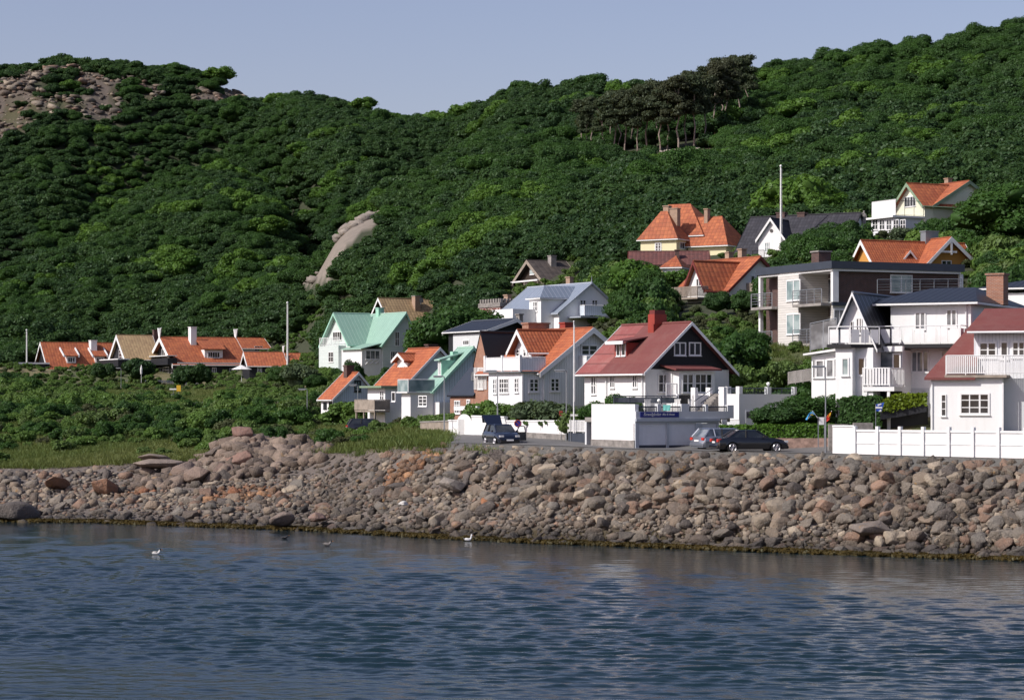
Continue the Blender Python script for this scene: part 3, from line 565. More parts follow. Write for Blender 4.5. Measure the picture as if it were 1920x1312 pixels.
CR = [(456, 812, 187, 34, (1, 1, 1.25), (.25, .45, .5), (.30, .17, .13), 'pointed reddish rock standing highest on the crag'),
      (478, 835, 186, 36, (1, 1, .95), (0, .2, 1.2), (.28, .19, .14), 'rounded cracked rock right under the pointed top of the crag'),
      (432, 832, 187, 44, (1.1, 1, .8), (.2, -.3, .2), (.22, .16, .12), 'dark sloping rock on the left shoulder of the crag'),
      (410, 850, 185, 46, (1.1, 1, .8), (.1, .3, 2.0), (.16, .125, .10), 'shaded rock block at the left foot of the crag'),
      (510, 840, 188, 56, (1.2, 1, .8), (.1, .2, .7), (.27, .19, .14), 'wide rock in the middle of the crag saddle'),
      (545, 836, 188, 56, (1.3, 1, .75), (-.1, .15, 1.7), (.32, .26, .21), 'pale grey rock forming the right end of the crag'),
      (452, 860, 182, 48, (1, 1, .95), (.1, .1, .2), (.34, .20, .15), 'split pink boulder in front of the crag'),
      (352, 880, 181, 56, (1.1, 1, .75), (.1, -.2, .9), (.33, .24, .19), 'broad pinkish rock left of the crag on the beach'),
      (372, 892, 178, 52, (1, .9, .95), (.3, .1, 2.2), (.31, .22, .17), 'triangular pink rock leaning below the crag'),
      (300, 868, 186, 60, (1.3, 1, .55), (0, .1, .4), (.34, .27, .22), 'flat pale rock ledge at the edge of the green bank left of the crag'),
      (420, 880, 180, 36, (1, 1, .9), (0, .3, .4), (.22, .15, .12), 'brown block between the two pink rocks'),
      (520, 862, 183, 44, (1.2, 1, .7), (0, .1, .1), (.25, .18, .14), 'brown rock shelf right of the split pink boulder'),
      (290, 858, 187, 40, (1.2, 1, .6), (0, .1, .4), (.30, .24, .19), 'low rock at the top left end of the pale ledge'),
      (200, 915, 178, 50, (1.2, 1, .6), (0, .3, 1.4), (.38, .20, .12), 'orange brown rock slab with a dark hollow on the left beach'),
      (105, 905, 182, 42, (1.2, 1, .6), (0, .3, 1.4), (.36, .20, .13), 'orange brown rock near the left edge of the beach')]
for px, py, Y, w, el, rot, col, lb in CR: sp(px, py, Y, w*1.15, tuple(.72*c for c in col), lb, 0, el, rot, 0, name='crag_rock')
# broken rock filling the crag
r = np.random.default_rng(15); pts = []; RR = []
for i in range(330):
    px = r.uniform(385, 590); Y = r.uniform(181, 189); x = (px-960)/F*Y; hgt_ = np.interp(px, [385, 420, 455, 500, 560, 590], [0, .8, 1.4, .7, .7, 0])*np.clip((Y-180.5)/4, 0, 1); pts.append((x, Y, zg(x, Y)+hgt_*r.uniform(.3, 1))); RR.append(r.uniform(.35, 1.1))
for i in range(200):
    px = r.uniform(255, 620); Y = r.uniform(177, 186); x = (px-960)/F*Y; pts.append((x, Y, zg(x, Y)+.1)); RR.append(r.uniform(.3, .85))
merged_rocks('crag_rubble', np.array(pts), np.array(RR), 16, 'broken reddish brown rock making up the low crag beside the beach', np.array([(.20, .15, .115)])*r.uniform(.5, 1.35, (len(pts), 1)))
# rock outcrops on the left summit and the granite slab
X, Y, r = jitter_grid(-230, -90, 700, 930, 1.9, 17); Z = ground(X, Y); m = (rockmask(X, Y, Z) > .15)*(r.random(len(X)) < .8)*visible(X, Y, Z, 2); X, Y, Z = X[m], Y[m], Z[m]; n = len(X)
R = (.6+2.2*r.random(n)**3); merged_rocks('summit_crags', np.stack([X, Y, Z-R*.05], 1), R, 7, 'bare brownish crags on the left summit', (PAL[r.integers(0, 5, n)]*r.uniform(.5, 1.05, (n, 1))), flat=.3, zs=.7)
pts = []; r = np.random.default_rng(9)
for i in range(420):
    py = r.uniform(398, 528); cx = np.interp(py, [395, 410, 440, 480, 530], [690, 665, 625, 596, 580]); px = cx+r.uniform(-1, 1)*np.interp(py, [392, 400, 420, 470, 530], [16, 26, 22, 13, 10])
    # walk outwards to the ground seen there
    yy = np.linspace(380, 620, 241); xx = (px-960)/F*yy; g = pyof(yy, ground(xx, yy)); j = np.argmax(g <= py)
    if g[j] <= py: pts.append((xx[j], yy[j], ground(xx[j:j+1], yy[j:j+1])[0]))
pts = np.array(pts); R = r.uniform(.8, 2.4, len(pts)); merged_rocks('granite_slab', pts-np.array([0, 0, .05]), R, 5, 'long bare pale granite slab running down between the trees', np.array([(.27, .235, .20)])*r.uniform(.75, 1.1, (len(pts), 1)), flat=.25, zs=.8)
# stone rubble wall under the pines
pts = []
for i in range(420):
    px = r.uniform(1190, 1312); 
    yy = 548+r.uniform(-1.2, 1.2); xx = (px-960)/F*yy; pts.append((xx, yy, ground(np.array([xx]), np.array([yy]))[0]+r.uniform(-.2, .8)))
pts = np.array(pts); merged_rocks('rubble_wall', pts, r.uniform(.2, .42, len(pts)), 6, 'low pale dry stone wall below the pine grove on the hill', np.array([(.5, .45, .38)])*r.uniform(.7, 1.2, (len(pts), 1)), cat='stone wall')
# seaweed fringe at the waterline
V, Q = leaf_cloud([(0, 0, .05), (.4, .1, .03), (-.4, -.1, .04)], [.35, .25, .25], 160, .07, 4, .3, .4); wm = mesh_np('weed_tuft', V, Q, M['weed'], link=False)
px = np.arange(-50, 1980, 2.2); px = np.concatenate([px, px+1, px+.5]); n = len(px); Yw_ = SHORE(px)[0]-r.uniform(0.1, 1.1, n); X = (px-960)/F*Yw_
scatter('seaweed_fringe', np.stack([X, Yw_, -.03+0*X], 1), r.uniform(.7, 1.6, n), r.uniform(0, 6.28, n), np.zeros(n), [wm], 'brown yellow seaweed fringe along the waterline', 'seaweed')
# ================= mesh collector =================
class MB:
    def __init__(s): s.V = []; s.Fc = []; s.uv = []
    def face(s, pts, uv=None):
        b = len(s.V); s.V += [tuple(p) for p in pts]; s.Fc.append(list(range(b, b+len(pts)))); s.uv.append(uv or [(0, 0)]*len(pts)); return s
    def hexa(s, p, uvtop=None):      # p: 4 bottom, 4 top, same order
        s.face([p[3], p[2], p[1], p[0]]); s.face(p[4:8], uvtop)
        for i in range(4): j = (i+1) % 4; s.face([p[i], p[j], p[j+4], p[i+4]])
        return s
    def box(s, u0, u1, v0, v1, z0, z1):
        u0, u1 = sorted((u0, u1)); v0, v1 = sorted((v0, v1)); z0, z1 = sorted((z0, z1))
        return s.hexa([(u0, v0, z0), (u1, v0, z0), (u1, v1, z0), (u0, v1, z0), (u0, v0, z1), (u1, v0, z1), (u1, v1, z1), (u0, v1, z1)])
    def prism(s, pts, d):            # closed outline pts (3D) swept by d
        q = [tuple(a+b for a, b in zip(p, d)) for p in pts]; s.face(pts); s.face(q[::-1]); n = len(pts)
        for i in range(n): j = (i+1) % n; s.face([pts[j], pts[i], q[i], q[j]])
        return s
    def tube(s, a, b, r, n=6, r2=None):
        a = Vector(a); b = Vector(b); d = (b-a).normalized(); t = d.cross(Vector((0, 0, 1)) if abs(d.z) < .9 else Vector((1, 0, 0))).normalized(); w = d.cross(t); r2 = r if r2 is None else r2
        A = [a+(t*math.cos(k)+w*math.sin(k))*r for k in [2*math.pi*i/n for i in range(n)]]; B_ = [b+(t*math.cos(k)+w*math.sin(k))*r2 for k in [2*math.pi*i/n for i in range(n)]]
        for i in range(n): j = (i+1) % n; s.face([A[i], A[j], B_[j], B_[i]])
        s.face(A[::-1]); s.face(B_); return s
    def ball(s, c, r, sq=1.0):
        V, Fc = I2; b = len(s.V); s.V += [(c[0]+x*r, c[1]+y*r, c[2]+z*r*sq) for x, y, z in V]; s.Fc += [[int(i)+b for i in f] for f in Fc]; s.uv += [[(0, 0)]*3]*len(Fc); return s
    def build(s, name, mat, parent=None, smooth=False, bev=0):
        me = bpy.data.meshes.new(name); me.from_pydata(s.V, [], s.Fc); uvl = me.uv_layers.new(name='UVMap'); flat = [c for f in s.uv for p in f for c in p]; uvl.data.foreach_set('uv', flat)
        me.materials.append(M[mat]); 
        bm = bmesh.new(); bm.from_mesh(me); bmesh.ops.remove_doubles(bm, verts=bm.verts, dist=.0005); bmesh.ops.recalc_face_normals(bm, faces=bm.faces)
        if bev: bmesh.ops.bevel(bm, geom=list(bm.edges), offset=bev, segments=1, affect='EDGES')
        bm.to_mesh(me); bm.free()
        if smooth: me.polygons.foreach_set('use_smooth', [True]*len(me.polygons))
        o = bpy.data.objects.new(name, me); COL.objects.link(o)
        if parent: o.parent = parent
        return o
def slab(mb, e0, e1, r0, r1, t):
    """roof slope: eave corners e0,e1, ridge corners r0,r1 (top surface); thickness t straight down; uv = metres along and up the slope"""
    L = (Vector(e1)-Vector(e0)).length; h = (Vector(r0)-Vector(e0)).length; h2 = (Vector(r1)-Vector(e1)).length
    d = (Vector(e1)-Vector(e0)).normalized(); u0 = (Vector(r0)-Vector(e0)).dot(d); u1 = (Vector(r1)-Vector(e0)).dot(d); hp = math.sqrt(max(0, h*h-u0*u0))
    top = [e0, e1, r1, r0]; bot = [(p[0], p[1], p[2]-t) for p in top]
    mb.hexa(bot+[tuple(p) for p in top], [(0, 0), (L, 0), (u1, hp), (u0, hp)])
R1, R2, R3, R4, R5, R6, R7, R8, R9, R10, R11 = (0, 540, 4), (560, 540, 4.372), (800, 540, 4.372), (1060, 560, 4.174), (1480, 500, 3.452), (1400, 300, 3.692), (1160, 360, 5.467), (860, 460, 6), (1410, 470, 5.705), (430, 620, 9.143), (1500, 540, 5.465)
FOOT = []        # ground plans of the buildings, to keep plants out
class H:
    def __init__(s, name, label, cat, reg, cx, by, D, yaw, group=None):
        s.reg = reg; s.psi = math.radians(yaw); k = (reg[0]+cx/reg[2]-960)/F; s.Ox, s.Oy = k*D, D; s.a = (math.cos(s.psi), math.sin(s.psi)); s.b = (-math.sin(s.psi), math.cos(s.psi))
        s.z0 = HC+(HY-(reg[1]+by/reg[2]))/F*D; s.root = empty(name, (s.Ox, s.Oy, s.z0), s.psi, label, cat, group); s.ext = [0, 1, 0, 1]; FOOT.append(s)
    def grow(s, u0, u1, v0, v1): e = s.ext; s.ext = [min(e[0], u0, u1), max(e[1], u0, u1), min(e[2], v0, v1), max(e[3], v0, v1)]
    def k(s, x): return (s.reg[0]+x/s.reg[2]-960)/F
    def u(s, x, v=0):
        k = s.k(x); ox, oy = s.Ox+v*s.b[0], s.Oy+v*s.b[1]; return (k*oy-ox)/(s.a[0]-k*s.a[1])
    def v(s, x, u=0):
        k = s.k(x); ox, oy = s.Ox+u*s.a[0], s.Oy+u*s.a[1]; return (k*oy-ox)/(s.b[0]-k*s.b[1])
    def zat(s, y, u, v): Y = s.Oy+u*s.a[1]+v*s.b[1]; return HC+(HY-(s.reg[1]+y/s.reg[2]))/F*Y-s.z0
    def zf(s, x, y, v=0): return s.zat(y, s.u(x, v), v)
    def zl(s, x, y, u=0): return s.zat(y, u, s.v(x, u))
    def box(s, name, mat, u0, u1, v0, v1, z0, z1, parent=None): s.grow(u0, u1, v0, v1); return MB().box(u0, u1, v0, v1, z0, z1).build(name, mat, parent or s.root)
    # a window: frame with glazing bars (part) and its pane (sub-part); face 'F' on plane v=c, 'L' on plane u=c, out = outward sign
    def win(s, face, x0, y0, x1, y1, nx=2, ny=2, c=0, frame='white_paint', pane='glass', fw=.09, bar=.035, name='window', out=-1, lab=None, dep=.06):
        if face == 'F': a0, a1 = s.u(x0, c), s.u(x1, c); xm = (x0+x1)/2; z1, z0 = s.zf(xm, y0, c), s.zf(xm, y1, c)
        else: a0, a1 = s.v(x0, c), s.v(x1, c); xm = (x0+x1)/2; z1, z0 = s.zl(xm, y0, c), s.zl(xm, y1, c)
        return s.winm(face, a0, a1, z0, z1, nx, ny, c, frame, pane, fw, bar, name, out, lab, dep)
    def winm(s, face, a0, a1, z0, z1, nx=2, ny=2, c=0, frame='white_paint', pane='glass', fw=.09, bar=.035, name='window', out=-1, lab=None, dep=.06):
        a0, a1 = sorted((a0, a1)); z0, z1 = sorted((z0, z1)); m = MB(); P = MB()
        def bx(mb, p0, p1, q0, q1, d0, d1):
            if face == 'F': mb.box(p0, p1, c+out*d0, c+out*d1, q0, q1)
            else: mb.box(c+out*d0, c+out*d1, p0, p1, q0, q1)
        w = min(fw, (a1-a0)*.18)
        bx(m, a0, a0+w, z0, z1, -.02, dep); bx(m, a1-w, a1, z0, z1, -.02, dep); bx(m, a0+w, a1-w, z1-w, z1, -.02, dep); bx(m, a0+w, a1-w, z0, z0+w, -.02, dep); bx(m, a0-.04, a1+.04, z0-.05, z0, -.02, dep+.05)
        for i in range(1, nx): q = a0+(a1-a0)*i/nx; ww = bar*(1.5 if nx == 2 or i % 2 == 0 else 1); bx(m, q-ww, q+ww, z0+w, z1-w, -.02, dep-.015)
        for j in range(1, ny): q = z0+(z1-z0)*j/ny; bx(m, a0+w, a1-w, q-bar*.8, q+bar*.8, -.02, dep-.02)
        bx(P, a0+w*.5, a1-w*.5, z0+w*.5, z1-w*.5, -.02, .012)
        o = m.build(name, frame, s.root); P.build('pane', pane, o)
        if lab: o['label'] = lab
        return o
    def gable(s, axis, a0, a1, b0, b1, z0, ze, zr, wall='white_wall', roof='tile_orange', ar=None, oe=.4, og=.35, t=.16, trim='white_paint', tw=.22, top=None, topz=None, wn='wall', rn='roof', ends=(1, 1), par=None, gutter=True):
        """axis 'v': ridge runs into depth (gable faces front); 'u': ridge runs right (gable faces left). a = across, b = along"""
        a0, a1 = sorted((a0, a1)); b0, b1 = sorted((b0, b1)); ar = (a0+a1)/2 if ar is None else ar; zl, zr_ = (ze if isinstance(ze, tuple) else (ze, ze)); par = par or s.root; s.grow(*((a0, a1, b0, b1) if axis == 'v' else (b0, b1, a0, a1)))
        P = (lambda a, b, z: (a, b, z)) if axis == 'v' else (lambda a, b, z: (b, a, z)); D = (0, b1-b0, 0) if axis == 'v' else (b1-b0, 0, 0); res = {}
        if wall:
            if top:
                tz = min(zl, zr_) if topz is None else topz; m = MB(); m.box(*( (a0, a1, b0, b1) if axis == 'v' else (b0, b1, a0, a1)), z0, tz); res['wall'] = m.build(wn, wall, par)
                m = MB(); f = lambda q: .025
                m.prism([P(a0-.03, b0-.03, tz), P(a1+.03, b0-.03, tz), P(a1+.03, b0-.03, max(zr_, tz+.01)), P(ar, b0-.03, zr), P(a0-.03, b0-.03, max(zl, tz+.01))], tuple(x*(1+.06/(b1-b0)) for x in D)); res['gable'] = m.build('gable_wall', top, par)
            else:
                m = MB(); m.prism([P(a0, b0, z0), P(a1, b0, z0), P(a1, b0, zr_), P(ar, b0, zr), P(a0, b0, zl)], D); res['wall'] = m.build(wn, wall, par)
        B0, B1 = b0-og*ends[0], b1+og*ends[1]; up = .03+t; m = MB(); bb = MB(); gt = MB()
        for sa, za in ((a0, zl), (a1, zr_)):
            sl = (zr-za)/(ar-sa); ea = sa+(oe if sa > ar else -oe); ez = zr+(ea-ar)*sl
            e0, e1 = P(ea, B0, ez+up), P(ea, B1, ez+up); r0, r1 = P(ar, B0, zr+up), P(ar, B1, zr+up); slab(m, e0, e1, r0, r1, t)
            if trim:
                for Bq, sg, en in ((B0, -1, ends[0]), (B1, 1, ends[1])):
                    if not en: continue
                    q = [P(ea, Bq+sg*.03, ez+up-tw), P(ea, Bq+sg*.03, ez+up+.02), P(ar, Bq+sg*.03, zr+up+.02), P(ar, Bq+sg*.03, zr+up-tw*1.15)]; d = (0, sg*.05, 0) if axis == 'v' else (sg*.05, 0, 0); bb.prism(q, d)
            if gutter: gx = ea+(.06 if sa > ar else -.06); gt.tube(P(gx, B0, ez+up-.1), P(gx, B1, ez+up-.1), .07, 5)
        m.tube(P(ar, B0, zr+up-.01), P(ar, B1, zr+up-.01), .11, 6); res['roof'] = m.build(rn, roof, par)
        if trim and bb.V: res['barge'] = bb.build('bargeboard', trim, par if par is not s.root else s.root)
        if gutter: gt.build('gutter', trim or 'white_paint', par)
        return res
    def chimney(s, x0, y0, x1, y1, v, mat='red_brick', dep=.9, cap=True, par=None, u=None):
        a, b = s.u(x0, v), s.u(x1, v); m = MB(); z1, z0 = s.zat(y0, (a+b)/2, v), s.zat(y1, (a+b)/2, v); m.box(a, b, v, v+dep, z0-1, z1-.12); o = m.build('chimney', mat, par or s.root)
        if cap: MB().box(a-.08, b+.08, v-.08, v+dep+.08, z1-.12, z1).build('chimney_cap', mat if cap is True else cap, o)
        return o
    def pipe(s, u, v, z1, z0=-1): return MB().tube((u, v, z1), (u, v, z0), .05).build('downpipe', 'white_paint', s.root)
def rail(root, pts, h, style='bars', mat='white_paint', name='railing', panel=None, sp=.14, z=None):
    """railing along local points (u, v, zfloor)"""
    m = MB(); pn = MB()
    for (p, q) in zip(pts[:-1], pts[1:]):
        p, q = Vector(p), Vector(q); L = (q-p).length; n = max(1, round(L/1.3)); d = (q-p)/L; up = Vector((0, 0, 1)); w = up.cross(d)
        for i in range(n+1): c = p+d*L*i/n; m.tube(c, c+up*h, .035, 5)
        m.tube(p+up*h, q+up*h, .035, 5)
        def pl(a, b, z0, z1, t=.03):
            A, B_ = p+d*a, p+d*b; pn.hexa([tuple(A-w*t+up*z0), tuple(B_-w*t+up*z0), tuple(B_+w*t+up*z0), tuple(A+w*t+up*z0), tuple(A-w*t+up*z1), tuple(B_-w*t+up*z1), tuple(B_+w*t+up*z1), tuple(A+w*t+up*z1)])
        if style == 'bars':
            for z in (.25, .45, .65, .85): m.tube(p+up*z*h, q+up*z*h, .018, 4)
        elif style == 'solid': pl(0, L, .04, h-.05)
        elif style == 'picket':
            k = max(2, round(L/sp)); m.tube(p+up*.12, q+up*.12, .03, 4)
            for i in range(k): pl(L*(i+.2)/k, L*(i+.8)/k, .08, h+.02, .015)
        elif style == 'panels':
            k = max(2, round(L/.75))
            for i in range(k): pl(L*(i+.1)/k, L*(i+.9)/k, .1, h-.18, .02)
        elif style == 'bal':
            k = max(2, round(L/sp)); m.tube(p+up*.1, q+up*.1, .025, 4)
            for i in range(k): c = p+d*L*(i+.5)/k; m.tube(c+up*.1, c+up*h, .014, 4)
        elif style == 'glass': pl(.05, L-.05, .1, h-.08, .012)
    o = m.build(name, mat, root)
    if pn.V: pn.build('railing_panel', panel or mat, o)
    return o

def hip(h, u0, u1, v0, v1, ze, zr, mat, ridge=None, ov=.5, name='roof', fascia='white_paint', rid_v=None):
    """hipped roof over a rectangle; ridge = (u start, u end) of the ridge line"""
    h.grow(u0, u1, v0, v1); a, b, c, d = u0-ov, u1+ov, v0-ov, v1+ov; vm = (v0+v1)/2 if rid_v is None else rid_v; r0, r1 = ridge if ridge else ((a+b)/2-.01, (a+b)/2+.01); m = MB(); R0, R1_ = (r0, vm, zr), (r1, vm, zr); z = ze
    L = b-a; hh = math.hypot(vm-c, zr-z); m.face([(a, c, z), (b, c, z), R1_, R0], [(0, 0), (L, 0), (r1-a, hh), (r0-a, hh)]); m.face([(b, d, z), (a, d, z), R0, R1_], [(0, 0), (L, 0), (L-(r0-a), hh), (L-(r1-a), hh)])
    w = d-c; hh = math.hypot(r0-a, zr-z); m.face([(a, d, z), (a, c, z), R0], [(0, 0), (w, 0), (w/2, hh)]); hh = math.hypot(b-r1, zr-z); m.face([(b, c, z), (b, d, z), R1_], [(0, 0), (w, 0), (w/2, hh)]); m.face([(a, c, z-.02), (a, d, z-.02), (b, d, z-.02), (b, c, z-.02)])
    o = m.build(name, mat, h.root)
    if fascia: MB().box(a-.03, b+.03, c-.03, d+.03, z-.15, z-.03).build('fascia', fascia, h.root)
    return o
# ================= buildings =================
# --- black-gabled white house with the red felt roof ---
h = H('house', 'white house with a black timber gable and a red felt roof, behind the garages', 'house', R4, 625, 790, 163, 33)
U = h.u(1280); V = h.v(150); ze = h.zf(625, 556); zr = h.zf(968, 205)
g = h.gable('v', 0, U, 0, V, -3.5, ze, zr, 'white_wall', 'felt_red', top='black_boards', topz=ze+.05, oe=.5, og=.5, trim='white_paint', tw=.2)
for x0, x1 in ((848, 942), (965, 1060)): h.win('F', x0, 340, x1, 446, 2, 1, c=-.03)
h.win('F', 722, 588, 812, 735, 2, 2)
for x0, y0, x1, y1 in ((203, 608, 243, 750), (350, 598, 388, 700), (527, 590, 566, 700)): h.win('L', x0, y0, x1, y1, 2, 2)
vb = -1.5; u0, u1 = h.u(890, vb), h.u(1170, vb); zt = h.zf(1000, 566, vb)
h.box('bay', 'white_wall', u0, u1, vb, 0, -3, zt); m = MB(); slab(m, (u0-.6, vb-.45, zt+.15), (u1+.3, vb-.45, zt+.15), (u0-.6, .1, zt+.5), (u1+.3, .1, zt+.5), .12); m.build('bay_roof', 'felt_red', h.root)
h.box('bay_wall', 'white_wall', h.u(835, -.8), u0-.01, -.8, 0, -3, zt)
h.win('F', 912, 585, 1002, 738, 2, 2, c=vb); h.win('F', 1010, 585, 1147, 738, 3, 2, c=vb)
# shed dormer on the left slope
sl = (zr-ze)/(U/2); ud = .95; v0, v1 = h.v(480, ud), h.v(385, ud); zb = ze+sl*ud; zt = h.zl(430, 345, ud)
ub = min(U/2-.2, (zt+.25-ze)/sl); d = h.box('dormer', 'red_paint', ud, ub, v0, v1, zb-.6, zt); m = MB(); slab(m, (ud-.55, v0-.35, zt+.1), (ud-.55, v1+.35, zt+.1), (ub+.5, v0-.35, zt+.55), (ub+.5, v1+.35, zt+.55), .1); m.build('dormer_roof', 'felt_red', d)
MB().box(ud-.62, ud-.55, v0-.35, v1+.35, zt-.12, zt+.12).build('dormer_fascia', 'white_paint', d)
h.win('L', 402, 352, 434, 450, 1, 1, c=ud, fw=.07); h.win('L', 443, 348, 475, 448, 1, 1, c=ud, fw=.07)
vc = V*.42; uc = U/2; m = MB(); zc1 = h.zat(90, uc, vc); zc0 = h.zat(200, uc, vc); m.box(uc-.75, uc+.35, vc-.2, vc+.6, zc0, zc1-.3); m.box(uc-.8, uc-.3, vc-.15, vc+.55, zr-1.4, zc0); m.box(uc-.3, uc+.3, vc-.15, vc+.55, zr-.5, zc0); o = m.build('chimney', 'red_paint', h.root); MB().box(uc-.68, uc+.28, vc-.12, vc+.52, zc1-.3, zc1).build('chimney_cap', 'darkred_paint', o)
h.pipe(-.1, V*.62, ze-.2); h.pipe(-.1, .25, ze-.2)
rail(h.root, [(h.u(790, -3), -3, h.zf(800, 765, -3)), (h.u(875, -3), -3, h.zf(860, 765, -3))], .9, 'bal')
HB = h
# --- the garages with roof terrace ---
g = H('garage', 'low garage building with pale doors and a blue sign, roof terrace on top', 'garage', R4, 545, 1170, 150, 31)
U = g.u(1200); UT = g.u(1310); V = g.v(205); zt = g.zf(600, 945); zp = g.zf(600, 882); zw = g.zl(545, 825)
g.box('wall', 'white_wall', 0, .3, .0, V, -1, zw); g.box('front_wall', 'grey_and_shade_wall', .3, U, .02, .3, g.zf(700, 975), zt+.0)  # lit side white; front is white paint greyed to hold its shade
m = MB(); m.box(-.06, 0, -.0, V, -1, g.zl(545, 1108)); m.build('plinth', 'stone_grey', g.root)
g.box('terrace_floor', 'concrete', .3, UT, .3, 6.5, zt-.2, zt+.1); g.box('back_wall', 'grey_and_shade_wall', .3, U, 6.3, 6.5, -1.5, zt-.2)
g.box('parapet', 'grey_and_shade_wall', 0, UT, -.12, 0.02, zt+.05, zp); g.box('ledge', 'bluegrey_paint', -.02, U, -.2, .02, zt-.12, zt+.05); g.box('lintel', 'bluegrey_paint', 0, U, -.06, .02, g.zf(700, 975), zt-.12)  # parapet: white paint toned grey for the shade on it
for x0, x1 in ((545, 572), (790, 806), (1017, 1066), (1187, 1200)): g.box('pillar', 'bluegrey_paint', g.u(x0), g.u(x1), -.08, .3, -1, g.zf(x0, 975))
for x0, x1 in ((575, 790), (806, 1017), (1068, 1186)):
    a, b = g.u(x0), g.u(x1); z1 = g.zf(x0, 975); o = g.box('garage_door', 'garage_door', a, b, .06, .12, g.zf(x0, 1165)-.05, z1); m = MB(); n = 7
    for i in range(1, n): q = a+(b-a)*i/n; m.box(q-.006, q+.006, .052, .06, -.2, z1-.05)
    m.build('door_ribs', 'garage_door', o); MB().box(a+.02, b-.02, .03, .05, -.3, g.zf(x0, 1160)+.12).build('door_sill', 'darkgrey_paint', o)
for x0, x1, y0 in ((715, 743, 822), (900, 962, 822), (1090, 1110, 826), (1262, 1310, 832)):
    g.box('parapet_post', 'grey_and_shade_wall', g.u(x0), g.u(x1), -.12, .22, zp, g.zf(x0, y0))
for x0, x1 in ((575, 715), (743, 900), (962, 1090), (1110, 1262)): rail(g.root, [(g.u(x0), 0, zp-.05), (g.u(x1), 0, zp-.05)], g.zf(x0, 838)-zp, 'bars', 'darkgrey_paint')
g.box('stair_tower', 'white_wall', g.u(1240, .5), g.u(1240, .5)+.25, .5, 1.0, zt-.3, g.zf(1240, 690, .5))
vs = 3.0; rail(g.root, [(g.u(380, vs), vs, g.zf(380, 826, vs)), (g.u(875, vs), vs, g.zf(875, 826, vs))], g.zf(600, 762, vs)-g.zf(600, 826, vs), 'glass', 'darkgrey_paint', 'glass_screen', 'glass_grey')
o = MB().box(g.u(577), g.u(878), -.17, -.13, g.zf(720, 927), g.zf(720, 884)).build('shop_sign', 'sign_blue', g.root)
def text(s, body, parent, loc, size, mat='white_paint', rot=(math.radians(90), 0, 0), shear=0, name='lettering', depth=.004, sx=1.0):
    c = bpy.data.curves.new(name, 'FONT'); c.body = body; c.size = size; c.extrude = depth; c.shear = shear; c.align_x = 'CENTER'; c.align_y = 'CENTER'; c.offset = size*.006; t_ = bpy.data.objects.new(name, c); COL.objects.link(t_)
    dg = bpy.context.evaluated_depsgraph_get(); me = bpy.data.meshes.new_from_object(t_.evaluated_get(dg)); COL.objects.unlink(t_); bpy.data.objects.remove(t_); me.materials.append(M[mat]); q = bpy.data.objects.new(name, me); COL.objects.link(q); q.parent = parent; q.location = loc; q.rotation_euler = rot; q.scale = (sx, 1, 1); return q
zs = (g.zf(720, 927)+g.zf(720, 884))/2; text(g, 'Strandgården', o, (g.u(668), -.18, zs+.01), .27, shear=.35, sx=.95); text(g, 'Mat & Annat', o, (g.u(795), -.18, zs), .2, shear=.35, sx=.95)
g.box('name_board', 'white_paint', g.u(1203), g.u(1246), -.3, -.26, g.zf(1225, 968), g.zf(1225, 942)); o = g.box('name_board', 'white_paint', g.u(1207), g.u(1246), -.3, -.26, g.zf(1225, 996), g.zf(1225, 971))
# stair parapet walls leading up between terrace and house
m = MB(); vs = 4.6
for x0, x1, y0, y1 in ((1015, 1038, 695, 830), (1132, 1152, 695, 800), (1232, 1252, 690, 830)): m.box(g.u(x0, vs), g.u(x1, vs), vs, vs+.5, zt, g.zf(x0, y0, vs))
m.box(g.u(1015, vs), g.u(1152, vs), vs+.1, vs+.4, zt, g.zf(1080, 752, vs)); m.build('stair_wall', 'white_wall', g.root)
m = MB()
for i in range(9): f = i/9; m.box(g.u(1040+f*150, vs-.6), g.u(1060+f*150, vs-.6), vs-.9, vs, zt, zt+.2+f*1.7)
m.build('steps', 'stone_grey', g.root); m = MB(); m.tube((g.u(1010, vs-1), vs-1, g.zf(1010, 800, vs-1)), (g.u(1150, vs-1), vs-1, g.zf(1150, 706, vs-1)), .03); m.tube((g.u(1060, vs-1), vs-1, g.zf(1060, 815, vs-1)), (g.u(1205, vs-1), vs-1, g.zf(1205, 712, vs-1)), .03); m.build('handrail', 'darkgrey_paint', g.root)
g.box('recess_shade', 'black_paint', g.u(888, 6), g.u(1012, 6), 6.1, 6.28, zt+.1, g.zf(950, 752, 6)); g.box('post', 'white_paint', g.u(876, 5.9), g.u(888, 5.9), 5.9, 6.05, zt, g.zf(880, 745, 6))  # black panel put in as the shade of a recess
GA = g
# --- annex right of the garages, shade put into its grey front ---
a = H('annex', 'flat roofed annex with a shade-grey front and pale door, behind the parked cars', 'annex', R4, 1362, 1000, 156, 31)
U = a.u(1800); zt = a.zf(1362, 745); a.box('wall', 'grey_and_shade_wall', 0, U, 0, 5, -3, zt); a.box('side_wall', 'white_wall', -.03, .0, 0, 4.4, a.zl(1362, 948), zt+.0)  # front colour carries the shade, sunlit side stays white
a.box('corner_post', 'white_wall', -.04, a.u(1385), -.04, .35, zt, a.zf(1362, 686)); zp = a.zf(1362, 686)
a.box('parapet_post', 'grey_and_shade_wall', a.u(1580), a.u(1610), -.03, .3, zt, a.zf(1590, 690)); a.box('parapet_post', 'grey_and_shade_wall', a.u(1790), U+.1, -.03, .3, zt, a.zf(1800, 690)); a.box('parapet_post', 'white_wall', -.04, .3, a.v(1250)-.3, a.v(1250), zt, zp)
for x0, x1 in ((1385, 1580), (1610, 1790)): rail(a.root, [(a.u(x0), .1, zt), (a.u(x1), .1, zt)], zp-zt-.12, 'bal', 'darkgrey_paint')
rail(a.root, [(.1, .35, zt), (.1, a.v(1250)-.3, zt)], zp-zt-.12, 'bars', 'darkgrey_paint')
